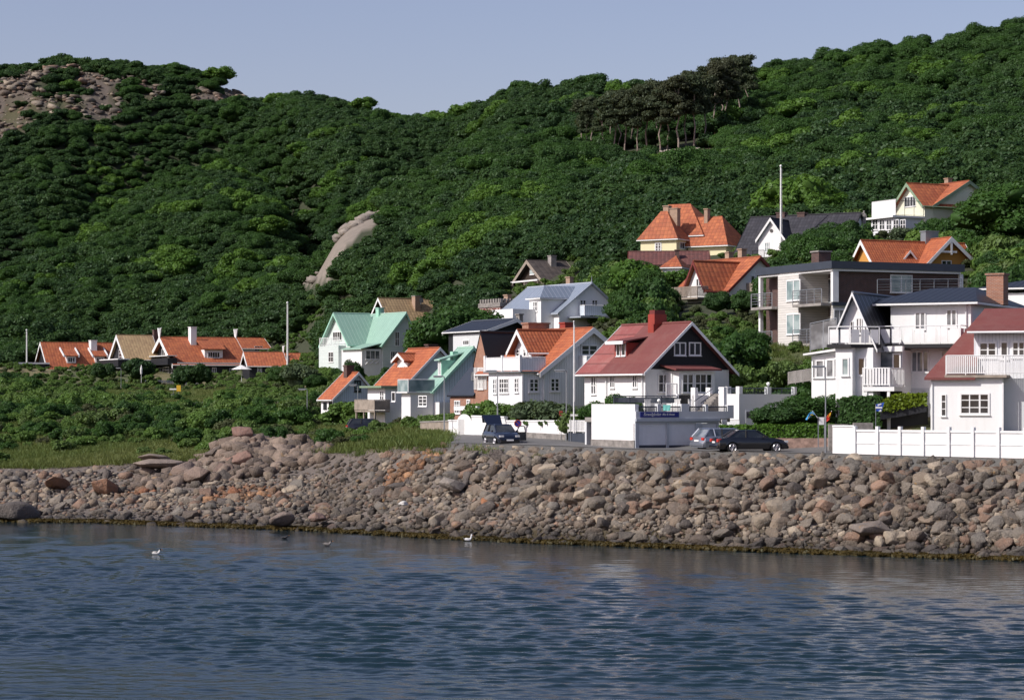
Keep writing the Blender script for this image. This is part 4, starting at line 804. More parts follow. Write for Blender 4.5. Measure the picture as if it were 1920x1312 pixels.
d = a.box('door', 'garage_door', a.u(1410), a.u(1482), -.05, 0, a.zf(1440, 1000), a.zf(1440, 870)); MB().box(a.u(1413), a.u(1470), -.075, -.05, a.zf(1440, 932), a.zf(1440, 883)).build('door_pane', 'glass', d); MB().box(a.u(1470), a.u(1478), -.1, -.05, a.zf(1440, 968), a.zf(1440, 962)).build('handle', 'black_paint', d)
a.win('F', 1553, 870, 1622, 945, 1, 1, frame='grey_metal')
AN = a
# --- white timber house with the orange roof (centre) ---
h = H('house', 'white timber house with orange tiles and a balcony over its bay, behind the blue car', 'house', R3, 785, 1060, 176, 30)
U = h.u(1295); V = h.v(508); ze = h.zf(940, 680); vf = 0
# rear main volume: gable facing front-right with its apex at (1345,335); the left part is a flat topped bay with balcony
ul = h.u(940); zr = h.zf(1340, 345); ur = h.u(1340); ue = h.u(1480)+.2; zR = zr-(zr-ze)*(ue-ur)/(ur-ul)
Vb = h.v(640, 0)+6.5
g = h.gable('v', ul-.0, ue, 0, Vb, -3, (ze, zR), zr, 'white_boards', 'tile_orange', ar=ur, oe=.45, og=.5, tw=.38)
h.box('bay', 'white_boards', 0, ul+.6, .03, V, -3, h.zf(785, 690)); h.box('bay_roof', 'grey_metal', -.35, ul+.3, -.3, V+.3, h.zf(785, 690), h.zf(785, 690)+.1)
zfl = h.zf(785, 690)+.1
for x0, y0, x1, y1, nx, ny in ((545, 742, 575, 868, 2, 3), (597, 738, 675, 862, 4, 3), (722, 735, 757, 858, 2, 3)): h.win('L', x0, y0, x1, y1, nx, ny)
for x0, y0, x1, y1, nx, ny in ((836, 738, 920, 855, 2, 3), (1010, 735, 1090, 850, 2, 3)): h.win('F', x0, y0, x1, y1, nx, ny, c=.03 if x0 < 900 else 0, fw=.12)
h.win('F', 1262, 462, 1402, 555, 2, 2, fw=.12); h.win('L', 545, 985, 580, 1045, 2, 1); h.win('L', 730, 985, 760, 1050, 2, 1)
m = MB(); m.box(0, U, -.04, .0, h.zf(800, 962)-.05, h.zf(800, 962)+.05); m.box(h.u(955), h.u(968), -.06, .0, h.zf(960, 960), ze); m.box(-.05, .12, -.05, .02, h.zf(790, 960), zfl); m.build('trim', 'white_paint', h.root)
rail(h.root, [(ul+.3, -.1, zfl), (-.25, -.1, zfl), (-.25, V+.1, zfl)], h.zf(785, 566)-zfl, 'solid', 'white_paint', 'balcony_rail', 'white_boards')
m = MB()
for (uu, vv) in ((-.25, -.1), (-.25, V*.5), (-.25, V+.1)): m.box(uu-.1, uu+.1, vv-.1, vv+.1, zfl, h.zf(785, 548))
m.build('balcony_post', 'white_paint', h.root)
# cross gable on the left slope: gable faces left, apex (785,350)
uc = ul+.4; vc = h.v(792, uc); zc = h.zl(792, 362, uc); hw = abs(h.v(722, uc)-h.v(862, uc))/2; zce = h.zl(865, 508, uc); 
h.gable('u', vc-hw, vc+hw, uc, ur+.3, zfl-.2, zce, zc, 'white_boards', 'tile_orange', oe=.35, og=.55, tw=.3, ends=(1, 0), wn='dormer', rn='dormer_roof')
h.win('L', 735, 500, 765, 565, 1, 2, c=uc); h.win('L', 795, 485, 840, 565, 2, 2, c=uc, name='balcony_door')
h.chimney(835, 283, 1005, 350, Vb*.72, 'red_brick', 1.0); h.chimney(1135, 280, 1200, 352, Vb*.42, 'red_paint', .8)
zb = h.zf(1330, 665); rail(h.root, [(h.u(1250), 0, zb), (h.u(1250), -1.1, zb), (h.u(1370), -1.1, zb), (h.u(1370), 0, zb)], h.zf(1330, 560)-zb, 'solid', 'white_paint', 'side_balcony', 'white_boards'); h.box('balcony_floor', 'white_paint', h.u(1250), h.u(1370), -1.15, 0, zb-.15, zb)
# --- brick house with the black roof ---
h = H('house', 'narrow red brick house with a steep black roof and a tall slatted window', 'house', R3, 500, 840, 184, 30)
U = h.u(760); V = h.v(388); ze = h.zf(520, 612); zr = h.zl(443, 372); h.gable('u', 0, V, 0, U+1, -4, ze-.1, zr, 'red_brick', 'black_paint', ar=h.v(443), oe=.12, og=.05, trim=None, t=.12, gutter=False)
m = MB(); n = 9; v0, v1 = h.v(500)+.05, h.v(392)
for i in range(n): q = v0+(v1-v0)*(i+.2)/n; m.box(-.1, -.02, q, q+(v1-v0)/n*.45, h.zl(440, 832), h.zl(440, 650))
o = m.build('slatted_screen', 'cloth_white', h.root); h.winm('L', h.v(470), h.v(425), h.zl(440, 830), h.zl(440, 652), 2, 3)
h.win('F', 520, 640, 585, 690, 2, 1)
# lower wing with corrugated roof
w = H('annex', 'low brick wing with a dark corrugated roof sloping down to the left', 'annex', R3, 386, 1020, 186, 30)
V2 = w.v(192); zt = w.zl(386, 640); zb = w.zl(192, 872); m = MB(); m.prism([(0, 0, -4), (w.u(388, V2), 0, -4), (w.u(388, V2), 0, w.zat(620, w.u(388, V2), V2)-.2), (0, 0, w.zl(290, 878)-.2)], (0, V2, 0)); m.build('wall', 'red_brick', w.root)
m = MB(); slab(m, (-.15, V2+.3, zb), (5, V2+.3, zb), (-.15, -.2, zt), (5, -.2, zt), .12)
zlo = w.zl(290, 878); m = MB(); u1 = w.u(388, V2); ztt = w.zat(620, u1, V2); slab(m, (-.2, V2+.2, zlo), (-.2, -.3, zlo), (u1, V2+.2, ztt), (u1, -.3, ztt), .12); m.build('roof', 'corrugated_dark', w.root)
w.win('L', 230, 920, 278, 1030, 3, 3); w.win('L', 330, 912, 360, 1000, 2, 3); MB().box(.75, 1.5, V2*.15, V2*.45, zlo+1.2, zlo+1.9).build('roof_window', 'glass_grey', w.root)
# --- house with pale green metal roof (front row) ---
h = H('house', 'white house with a pale green metal roof and balcony, left of the brick house', 'house', R2, 1108, 1060, 196, 30)
V = h.v(900); U = 7.5; ze = h.zf(1108, 838); zr = ze+5.2; ur = h.u(1440)*.98
ur = (zr-ze)*1.05; m = None
zr = h.zf(1399, 500, 0); ur = h.u(1420)
Vw = V; V = h.v(1030); h.gable('v', 0, ur*2, 0, V+.4, -4, ze, zr, 'bluegrey_boards', 'metal_green', oe=.3, og=.35, tw=.25, trim='palegreen_paint')
h.box('side_wing', 'white_wall', -2.2, 0, .1, V, -4, h.zl(1000, 860, -2.2)); zfl = h.zl(1000, 860, -2.2); h.box('balcony_floor', 'white_paint', -2.6, 0, -.1, V+.2, zfl, zfl+.12)
h.win('L', 985, 880, 1055, 970, 2, 3, c=-2.2); rail(h.root, [(0, -.1, zfl+.1), (-2.5, -.1, zfl+.1), (-2.5, V+.1, zfl+.1)], 1.05, 'solid', 'white_paint', 'balcony_rail', 'glass_light')
ud = 1.1; sl = (zr-ze)/ur; v0, v1 = V*.35, V*.75; zt = ze+sl*ud+1.55; ub = (zt-ze)/sl; d = h.box('dormer', 'palegreen_paint', ud, ub, v0, v1, ze+sl*ud-.5, zt); m = MB(); slab(m, (ud-.3, v0-.15, zt+.05), (ud-.3, v1+.15, zt+.05), (ub+1.2, v0-.15, zt+.9), (ub+1.2, v1+.15, zt+.9), .1); m.build('dormer_roof', 'metal_green', d)
h.winm('L', v0+.1, v1-.1, ze+sl*ud+.2, zt-.15, 3, 1, ud); h.box('annex_wall', 'white_wall', .05, h.u(1245), -.9, -.0, -4, h.zf(1180, 935)); h.box('chimney', 'palegreen_paint', ur-1.4, ur-.9, V*.5, V*.5+.5, zr-1.6, zr-.2)
# --- orange roofed white house with dormer ---
h = H('house', 'white house with an orange roof and a gabled dormer, above the grey wooden terrace', 'house', R2, 880, 1040, 206, 30)
V = h.v(735); ze = h.zf(880, 790); zr = h.zf(1145, 505); ur = h.u(1145); h.gable('v', 0, ur*1.9, 0, V+2, -4, (ze, zr-(zr-ze)*.9), zr, 'grey_and_shade_wall', 'tile_orange', ar=ur, oe=.3, og=.35, tw=.25)
h.box('porch', 'white_wall', -1.9, 0, .4, V+.4, -4, ze-.3); h.box('porch_roof', 'greygreen_paint', -2.5, .3, 0, V+.9, ze-.3, ze-.12)
h.win('L', 765, 848, 797, 930, 1, 1, c=-1.9, name='door'); h.win('L', 668, 840, 700, 925, 2, 2, c=-1.9)
uc = 1.5; sl = (zr-ze)/ur; vm = h.v(850, uc); h.gable('u', vm-1.0, vm+1.0, uc, ur, ze+sl*uc-.5, h.zl(850, 600, uc), h.zl(850, 552, uc), 'white_wall', 'tile_orange', oe=.3, og=.45, tw=.2, ends=(1, 0), wn='dormer', rn='dormer_roof', gutter=False)
h.win('L', 830, 640, 868, 738, 2, 3, c=uc); h.chimney(1065, 460, 1135, 520, V*.5, 'dark_brick', .7); 
zd = h.zl(800, 925, -3.4); h.box('terrace_floor', 'wood_grey', -3.4, -1.9, -.5, V, zd-1.0, zd-.85); rail(h.root, [(-1.9, -.5, zd-.85), (-3.4, -.5, zd-.85), (-3.4, V, zd-.85)], .95, 'solid', 'wood_grey', 'terrace_rail', 'wood_grey'); 
m = MB(); [m.box(-3.35, -3.2, q, q+.15, -5, zd-1) for q in (-.4, V*.5, V-.2)]; m.build('terrace_post', 'wood_grey', h.root)
# --- small cottage ---
h = H('cottage', 'small cottage with a blue grey boarded gable and an orange roof', 'cottage', R2, 285, 1090, 232, 33)
U = h.u(645); V = h.v(185); ze = h.zf(290, 905); zr = h.zf(480, 705); h.gable('v', 0, U, 0, V, -4, ze, zr, 'bluegrey_boards', 'tile_orange', ar=h.u(480), oe=.3, og=.3, tw=.25)
h.box('side_wall', 'white_wall', -.04, -.0, .05, V-.05, -4, ze-.05); h.win('L', 205, 935, 232, 990, 2, 1, c=-.04, frame='black_paint'); h.win('L', 250, 932, 275, 980, 2, 1, c=-.04, frame='black_paint'); h.win('F', 455, 757, 508, 850, 2, 3, frame='black_paint', pane='glass_light', fw=.15)
h.chimney(395, 632, 455, 700, V*.4, 'dark_brick', .7)
# --- big house with the green metal roof ---
h = H('house', 'large pale villa with a green metal roof and a glazed veranda', 'house', R2, 690, 700, 332, 33)
U = h.u(975); V = h.v(372, 0); ze = h.zf(690, 450); zr = h.zf(868, 210); h.gable('v', 0, U, 0, V+2, -4, ze, zr, 'palegreen_boards', 'metal_green', ar=h.u(870), oe=.5, og=.5, tw=.3, trim='palegreen_paint')
uc = -2.6; vr = h.v(308, uc); zc = h.zl(308, 215, uc); v0, v1 = h.v(425, uc), h.v(205, uc); zce = h.zl(425, 455, uc); h.gable('u', v0, v1, uc, U/2, -5, zce, zc, 'palegreen_boards', 'metal_green', ar=(v0+v1)/2, oe=.4, og=.6, tw=.3, trim='palegreen_paint', ends=(1, 0), wn='wing_wall', rn='wing_roof')
h.win('L', 282, 357, 355, 430, 4, 1, c=uc); h.win('L', 243, 520, 285, 605, 2, 2, c=uc); h.win('L', 340, 520, 358, 560, 1, 2, c=uc)
zb = h.zl(300, 475, uc); h.box('balcony', 'palegreen_boards', uc-1.2, uc, h.v(385, uc), h.v(225, uc), -5, zb); rail(h.root, [(uc-1.1, h.v(385, uc), zb), (uc-1.1, h.v(225, uc), zb)], 1.2, 'bal', 'white_paint', 'balcony_rail'); h.win('L', 245, 522, 286, 608, 2, 2, c=uc-1.2)
zv = h.zf(600, 495, -1); v0, v1 = -1.0, h.v(375, -2); h.box('veranda', 'white_paint', -3.3, -.05, .3, max(v1, 3), -4, zv-.05); m = MB(); slab(m, (-3.7, -.1, zv), (-3.7, 6, zv), (0, -.1, zv+.9), (0, 6, zv+.9), .12); m.build('veranda_roof', 'metal_green', h.root)
h.win('F', 548, 510, 665, 585, 3, 1, c=.3, pane='glass_grey'); h.win('F', 788, 357, 825, 475, 2, 2); h.win('F', 888, 357, 925, 480, 2, 2); h.win('F', 752, 517, 808, 605, 3, 2); h.chimney(655, 160, 700, 225, V*.6, 'palegreen_paint', .9)
m = MB(); a0, a1 = h.u(548, .2), h.u(665, .2); n = 3; z0_, z1_ = h.zf(600, 625, .2), h.zf(600, 588, .2)
for i in range(n): p, q = a0+(a1-a0)*i/n, a0+(a1-a0)*(i+1)/n; m.tube((p, .22, z0_), (q, .22, z1_), .05, 4); m.tube((p, .22, z1_), (q, .22, z0_), .05, 4)
m.build('lattice', 'white_paint', h.root)
# --- tan roofed house behind it ---
h = H('house', 'house with a straw yellow tiled roof, behind the green roofed villa', 'house', R2, 755, 330, 365, 33)
zr = h.zat(90, 0, 3); ze = zr-5.2; h.gable('u', -4.5+3, 4.5+3, 0, 19, -5, ze, zr, 'brown_boards', 'tile_tan_far', oe=.6, og=.6, tw=.4); h.chimney(955, 62, 1000, 190, 1.2, 'tan_brick', 1.1, 'concrete')
# --- left group of black timber houses ---
GB = None
h = H('house', 'leftmost black timber house with an orange roof and two small dormers', 'house', R1, 372, 700, 440, 26)
U = h.u(880); vr = None; W_ = 9; zr = h.zl(348, 410); ze = h.zf(372, 598, 0)-.0; V = h.v(320); h.gable('u', 0, V*1.0+5, 0, U, -5, ze, zr, 'black_boards', 'tile_orange_far', oe=.5, og=.5, tw=.5)
sl = (zr-ze)/((V+5)/2)
for x0, x1 in ((500, 570), (715, 785)):
    v0 = .8; a0, a1 = h.u(x0, v0), h.u(x1, v0); zt = ze+sl*v0+1.5; vb_ = (zt-ze)/sl; d = h.box('dormer', 'white_paint', a0, a1, v0, vb_, ze+sl*v0-.3, zt); m = MB(); slab(m, (a0-.4, v0-.3, zt+.1), (a1+.4, v0-.3, zt+.1), (a0-.4, vb_+1.3, zt+1.5), (a1+.4, vb_+1.3, zt+1.5), .12); m.build('dormer_roof', 'tile_orange_far', d)
    m = MB(); [m.box(q-.12, q+.12, v0-.4, v0-.3, zt-.2, zt+.3) for q in (a0-.5, a1+.5)]; m.prism([(a0-.5, v0-.3, zt-.1), (a0-.5, v0-.3, zt+.2), (a0-.5, vb_+1.3, zt+1.8), (a0-.5, vb_+1.3, zt+1.4)], (-.2, 0, 0)); m.prism([(a1+.5, v0-.3, zt-.1), (a1+.5, v0-.3, zt+.2), (a1+.5, vb_+1.3, zt+1.8), (a1+.5, vb_+1.3, zt+1.4)], (.2, 0, 0)); m.build('dormer_trim', 'white_paint', d)
    h.winm('F', a0+.2, a1-.2, ze+sl*v0+.3, zt-.2, 3, 1, v0)
h.chimney(683, 390, 728, 470, (V+5)/2-2.2, 'white_wall', 1.6); h.box('terrace', 'black_boards', -7, 0, 0, 4, -5, h.zl(340, 570)); MB().box(-7.1, 0, -.15, 0, h.zl(340, 572), h.zl(340, 560)).build('terrace_cap', 'white_paint', h.root)
h = H('house', 'black timber house with a tan tiled roof, between two orange roofs', 'house', R1, 955, 700, 432, 26)
zr = h.zl(900, 358); ze = h.zf(960, 528); V = h.v(838); U = h.u(1180); h.gable('u', 0, V, 0, U, -5, ze, zr, 'black_boards', 'tile_tan_far', oe=.5, og=.6, tw=.7)
h.win('L', 893, 462, 935, 540, 2, 3); zb = h.zl(900, 590); h.box('balcony', 'black_boards', -2.2, 0, -1.5, V+.5, zb, h.zl(900, 540)); MB().box(-2.3, 0, -1.6, V+.5, h.zl(900, 540), h.zl(900, 533)).build('balcony_cap', 'white_paint', h.root); MB().box(-2.1, -1.8, V-1, V-.7, -5, zb).build('post', 'white_paint', h.root); h.chimney(1155, 312, 1192, 375, V*.5+1, 'dark_brick', 1.0)
h = H('house', 'black timber house with a tall white chimney on its long orange roof', 'house', R1, 1325, 700, 425, 26)
zr = h.zl(1235, 372); ze = h.zf(1330, 545); V = h.v(1140); U = h.u(1835); vr = h.v(1238); g = h.gable('u', 0, V, 0, U, -5, (ze-.6, ze), zr, 'black_boards', 'tile_orange_far', oe=.5, og=.9, tw=.75)
for uu in (-.9, U+.9):
    m = MB(); zz = zr+.1; [m.tube((uu, V/2, zz-.5), (uu, V/2+dv, zz+1.7), .14, 5) for dv in (-.9, 0, .9)]; m.build('ridge_finial', 'white_paint', h.root)
h.win('L', 1215, 455, 1275, 520, 4, 1); h.win('L', 1172, 598, 1218, 672, 3, 3, name='garden_door'); h.win('L', 1225, 592, 1268, 658, 3, 3); h.win('L', 1285, 610, 1320, 658, 2, 2)
zb = h.zl(1200, 580); h.box('balcony', 'black_boards', -1.8, 0, -.2, V+2, zb, h.zl(1200, 530)); MB().box(-1.9, 0, -.2, V+2, h.zl(1200, 530)+.35, h.zl(1200, 530)+.5).build('balcony_cap', 'white_paint', h.root)
sl = (zr-ze)/(V/2); v0 = 1.6; a0, a1 = h.u(1535, v0), h.u(1670, v0); zt = h.zat(462, a0, v0); vb_ = (zt-ze)/sl; d = h.box('dormer', 'white_paint', a0, a1, v0, vb_, ze+sl*v0-1, zt); m = MB(); slab(m, (a0-.5, v0-.5, zt+.15), (a1+.5, v0-.5, zt+.15), (a0-.5, vb_+1.6, zt+1.9), (a1+.5, vb_+1.6, zt+1.9), .15); m.build('dormer_roof', 'tile_orange_far', d); h.winm('F', a0+.6, a1-.6, zt-1.5, zt-.4, 5, 1, v0)
h.chimney(1432, 290, 1475, 420, V/2-2.4, 'white_wall', 1.6); h.win('F', 1590, 595, 1622, 640, 2, 1); h.win('F', 1722, 600, 1780, 680, 2, 1, name='door', frame='garage_door'); MB().box(0, U, -.55, -.5, ze-.55, ze-.3).build('eave_board', 'white_paint', h.root)
h = H('house', 'low black timber wing with an orange roof, right behind the flagpole', 'house', R10, 345, 800, 405, 14)
U = h.u(960); V = 10; ze = h.zf(345, 605); zr = h.zat(385, h.u(640, 5), 5); h.gable('u', 0, V, 0, U, -5, ze, zr, 'black_boards', 'tile_orange_far', oe=.4, og=.4, tw=.5); h.win('F', 478, 622, 560, 790, 3, 4)
m = MB(); [m.tube((U+.4, V/2, zr-.2), (U+.4, V/2+dv, zr+1.3), .12, 5) for dv in (-.8, 0, .8)]; m.build('ridge_finial', 'cloth_white', h.root)
h = H('house', 'short orange roofed wing at the right end of the black timber houses', 'house', R10, 1010, 800, 409, 14)
ze = h.zf(1100, 590); zr = h.zat(405, h.u(1250, 5), 5); h.gable('u', 0, 9, 0, h.u(1500), -5, ze, zr, 'black_boards', 'tile_orange_far', oe=.4, og=.3, tw=.4)
h = H('house', 'white house glimpsed through trees behind the long orange roof', 'house', R10, 230, 460, 450, 26)
h.gable('u', 0, 8, 0, h.u(680), -5, h.zl(230, 300), h.zl(170, 130), 'white_wall', 'tile_orange_far', oe=.4, og=.4, tw=.5); h.win('F', 430, 265, 570, 350, 3, 1)
# --- blue metal roofed house up the slope ---
h = H('house', 'white house with a blue grey metal roof, halfway up the slope', 'house', R8, 1130, 950, 250, 32)
U = h.u(1835); ze = h.zf(1130, 750); zr = h.zf(1485, 440); V = h.v(925)+9; h.gable('v', 0, U, 0, V, -4, ze, zr, 'white_wall', 'metal_blue', ar=h.u(1485), oe=.4, og=.3, tw=.12, trim='bluegrey_paint', gutter=False)
for x0, x1 in ((1362, 1432), (1495, 1563)): h.win('F', x0, 612, x1, 694, 2, 2)
zb = h.zf(1400, 797); rail(h.root, [(h.u(1350), 0, zb), (h.u(1350)-.3, -1.6, zb), (h.u(1350)+4.5, -1.6, zb)], 1.15, 'solid', 'white_paint', 'balcony_rail', 'bluegrey_boards'); MB().box(h.u(1345)-1.4, h.u(1345)+5.2, -2.6, 0, zb-.25, zb-.1).build('balcony_roof', 'metal_blue', h.root)
ul = -1.6; v0 = h.v(926, ul); v1 = h.v(795, ul); zc = h.zl(860, 592, ul); h.box('wing', 'white_wall', ul, 3, v0, v1, -5, zc); hip(h, ul, 5.5, v0, v1, zc, h.zl(926, 475, ul)+.3, 'metal_blue', (ul+1.2, 5.0), .3, 'wing_roof')
h.win('L', 838, 630, 890, 745, 3, 2, c=ul); h.win('L', 1020, 860, 1050, 950, 2, 2); h.box('low_wing', 'white_wall', ul-3, ul, v0+1, v1+3, -5, h.zl(700, 730, ul)); h.chimney(1250, 352, 1292, 450, V*.5, 'tan_brick', .8)
MB().tube((h.u(1485), -.2, zr+.1), (h.u(1485), -.2, zr+1.0), .09, 6, .01).build('finial', 'grey_metal', h.root)
# --- castle like annex ---
h = H('house', 'small castle like building with battlements, arched windows and a diamond pattern', 'house', R8, 468, 900, 262, 32)
U = h.u(800); V = h.v(235); zt = h.zf(468, 690); h.box('wall', 'patterned_tile', 0, U, 0, V, -5, zt); m = MB(); m.box(-.12, U, -.12, V+.12, zt, zt+.5)
n = 8
for i in range(n): m.box(-.12, .12, V*i/n, V*(i+.6)/n, zt+.5, zt+.95)
for i in range(9): m.box(U*i/9, U*(i+.6)/9, -.12, .12, zt+.5, zt+.95)
m.build('battlements', 'stone_grey', h.root)
for x0, x1, y0, y1 in ((270, 312, 760, 880), (383, 420, 750, 870)):
    o = h.win('L', x0, y0, x1, y1, 2, 3, frame='darkred_paint'); a, b = h.v(x0), h.v(x1); c, rr = (a+b)/2, abs(b-a)/2; z = h.zl((x0+x1)/2, y0)-.05
    m = MB(); m.prism([(-.06, c+rr*math.cos(k*math.pi/8), z+rr*1.3*math.sin(k*math.pi/8)) for k in range(9)], (.1, 0, 0)); m.build('window_arch', 'darkred_paint', o)
h.chimney(550, 553, 592, 660, 1.5, 'tan_brick', .8); rail(h.root, [(-1.5, -2, -.6), (-1.5, V, -.6)], 1.0, 'bal', 'grey_metal', 'terrace_rail')
# --- dark brown timber house ---
h = H('house', 'dark brown timber house with a tall grey chimney, alone in the wood', 'house', R8, 1000, 480, 335, 26)
V = h.v(645); U = h.u(1335); ze = h.zf(1000, 412); zr = h.zl(820, 180); h.gable('u', 0, V, 0, U, -5, ze, zr, 'brown_boards', 'tile_brown_far', oe=.5, og=.8, tw=.5, trim='wood_grey', gutter=False)
h.win('L', 803, 258, 855, 330, 2, 2, pane='glass_light'); MB().box(-1.2, -.9, h.v(965), h.v(665), h.zl(800, 415), h.zl(800, 398)).build('veranda_beam', 'white_paint', h.root); h.win('L', 718, 435, 800, 520, 3, 1, pane='glass_light'); h.win('L', 870, 430, 945, 480, 2, 1)
m = MB(); [m.box(-1.1, -.95, h.v(x)-.08, h.v(x)+.08, -2, h.zl(800, 405)) for x in (680, 812, 960)]; m.build('veranda_post', 'wood_grey', h.root); h.chimney(1040, 112, 1100, 250, V*.35, 'concrete', 1.1)
# --- yellow villa with hipped orange roofs ---
h = H('villa', 'yellow villa with several steep hipped orange roofs, high on the slope', 'villa', R7, 225, 700, 300, -32)
U = h.u(592); V = h.v(700, U); ze = h.zf(592, 478); zr = h.zat(195, U*.6, V/2); h.box('wall', 'cream_wall', 0, U, 0, V, -5, ze); hip(h, 0, U, 0, V, ze, zr, 'tile_orange_far', (U*.42, U*.6), .4)
h.win('F', 372, 518, 440, 610, 2, 3, fw=.14); h.win('L', 625, 515, 695, 585, 3, 1, c=U, out=1)
u0 = U+.3; v0 = V*.9; u1 = h.u(1100, v0); v1 = v0+6.5; ze = h.zat(545, u1, v0); zr = h.zat(245, u1-2, v0+3.2); h.box('wing', 'cream_wall', u0, u1, v0, v1, -8, ze); hip(h, u0-1, u1, v0, v1, ze, zr, 'tile_orange_far', (u0-.5, u1-2.2), .5, 'wing_roof')
hip(h, u0-6, u0+1.5, v0+1, v0+8, ze+1.5, h.zat(125, u0-3, v0+5), 'tile_orange_far', (u0-5.3, u0-2.0), .5, 'rear_roof'); h.box('rear_wall', 'cream_wall', u0-6, u0+1.5, v0+1, v0+8, -5, ze+1.5)
h.chimney(515, 165, 600, 270, V*.55, 'tan_brick', .9); h.chimney(455, 140, 510, 200, V*.5, 'tan_brick', .9); h.chimney(875, 170, 910, 300, v0+2.4, 'tan_brick', .8); h.pipe(u1-5, v0-.1, ze)
# --- maroon roofed house below it, small orange pyramid roof ---
h = H('house', 'low house of which only the long maroon roof shows, below the yellow villa', 'house', R7, 130, 760, 278, -4)
U = h.u(900); ze = h.zf(500, 745); zr = h.zat(622, 3, 3); h.gable('u', 0, 7, 0, U, -4, ze, zr, 'cream_wall', 'tile_maroon_far', oe=.4, og=.4, tw=.3, trim='darkred_paint', gutter=False); h.chimney(578, 590, 622, 745, 1.0, 'dark_brick', .8)
h = H('house', 'small building with an orange pyramid roof poking out of the bushes', 'house', R7, 450, 800, 268, -20)
U = h.u(630); ze = h.zf(560, 770); h.box('wall', 'white_wall', 0, U, 0, 4, -4, ze); hip(h, 0, U, 0, 4, ze, h.zat(652, U/2, 2), 'tile_orange_far', None, .3)
# --- black roofed house with white gable ---
h = H('house', 'house with a black tiled roof and a white gable, right of the yellow villa', 'house', R7, 1185, 760, 288, -30)
h.reg = R6; U = h.u(560); zb = h.z0; ze = h.zf(50, 668); zr = h.zat(398, 4, 5.5); h.gable('u', 0, 11, 0, U+2, -4, ze, zr, 'white_wall', 'tile_black_far', oe=.3, og=.2, tw=.2, trim='black_paint', gutter=False)
a0, a1 = h.u(82, -.5), h.u(262, -.5); h.gable('v', a0, a1, -.5, 5.5, -5, h.zf(90, 548, -.5), h.zf(172, 412, -.5), 'white_wall', 'tile_black_far', oe=.25, og=.35, tw=.35, ends=(1, 0), wn='gable_wing', rn='wing_roof', gutter=False)
h.win('F', 125, 570, 157, 640, 2, 2, c=-.5, pane='glass_light'); zz = h.zf(110, 690, -.5); rail(h.root, [(a0-.3, -1.7, zz), (h.u(160), -1.7, zz)], 1.1, 'bal', 'black_paint', 'balcony_rail'); MB().box(a0-.3, h.u(165), -1.8, -.5, zz-.5, zz).build('balcony', 'white_wall', h.root)
m = MB(); c = ((a0+a1)/2, -.52, h.zf(172, 490, -.5)); m.prism([(c[0]+.22*math.cos(k*math.pi/5), c[1], c[2]+.22*math.sin(k*math.pi/5)) for k in range(10)], (0, -.04, 0)); m.build('round_window', 'glass', h.root)
h.chimney(205, 362, 262, 440, 5.2, 'dark_brick', 1.0); h.chimney(350, 362, 400, 440, 5.2, 'dark_brick', 1.0)
# --- white house with orange roof and wooden balconies ---
h = H('house', 'white house with an orange roof, red bargeboards and grey wooden balconies, above the bushes', 'house', R7, 1118, 1210, 240, 32)
ur = h.u(1432); ze = h.zf(1115, 1005); zr = h.zf(1430, 680); U = h.u(1600); V = h.v(930)+6; zR = zr-(zr-ze)*(U-ur)/ur; h.gable('v', 0, U, 0, V, -5, (ze, zR), zr, 'white_wall', 'tile_orange_far', ar=ur, oe=.3, og=.45, tw=.3, trim='darkred_paint')
ul = -2.2; v0, v1 = h.v(905, ul), h.v(705, ul); h.gable('u', v0, v1, ul, ur, -6, h.zl(905, 985, ul), h.zl(800, 725, ul), 'white_wall', 'tile_orange_far', oe=.3, og=.5, tw=.35, trim='darkred_paint', ends=(1, 0), wn='wing_wall', rn='wing_roof')
h.win('L', 797, 885, 850, 968, 2, 1, c=ul); zb = h.zl(790, 1075, ul-1.3); rail(h.root, [(ul, v0-.2, zb), (ul-1.4, v0-.2, zb), (ul-1.4, v1+1, zb), (ul, v1+1, zb)], 1.1, 'picket', 'wood_grey', 'balcony_rail', 'wood_grey'); MB().box(ul-1.4, ul, v0-.2, v1+1, zb-.2, zb).build('balcony_floor', 'wood_grey', h.root)
h.win('L', 872, 1140, 932, 1230, 2, 1, c=ul, pane='glass_grey'); h.win('L', 1040, 1112, 1090, 1160, 1, 1); h.win('F', 1350, 855, 1396, 942, 1, 1); h.win('F', 1408, 850, 1482, 942, 1, 1)
zb = h.zf(1380, 1040, -1); rail(h.root, [(h.u(1310), 0, zb), (h.u(1310), -1.2, zb), (h.u(1470), -1.2, zb)], 1.1, 'solid', 'wood_grey', 'balcony_rail', 'wood_grey'); MB().box(h.u(1310), h.u(1480), -1.2, 0, zb-.15, zb).build('balcony_floor', 'wood_grey', h.root)
sl = (zr-ze)/ur; ud = .6; va, vb_ = h.v(1000, ud)-.4, h.v(962, ud)+.3; zt = ze+sl*ud+1.25; ub = (zt-ze)/sl; d = h.box('dormer', 'white_wall', ud, ub+1, va, va+2.2, ze+sl*ud-.3, zt); m = MB(); slab(m, (ud-.5, va-.3, zt+.05), (ud-.5, va+2.5, zt+.05), (ub+1.8, va-.3, zt+1.1), (ub+1.8, va+2.5, zt+1.1), .12); m.build('dormer_roof', 'tile_orange_far', d); h.winm('L', va+.3, va+1.9, ze+sl*ud+.1, zt-.15, 2, 1, ud)
h.chimney(1130, 612, 1178, 715, V*.75, 'tan_brick', .7); h.chimney(1262, 580, 1312, 690, V*.4, 'tan_brick', .7)
m = MB(); [m.box(-.03, .35, -.05, .03, z, z+.25) for z in np.arange(-2, ze-.3, .55)]; m.build('corner_stones', 'darkgrey_paint', h.root)
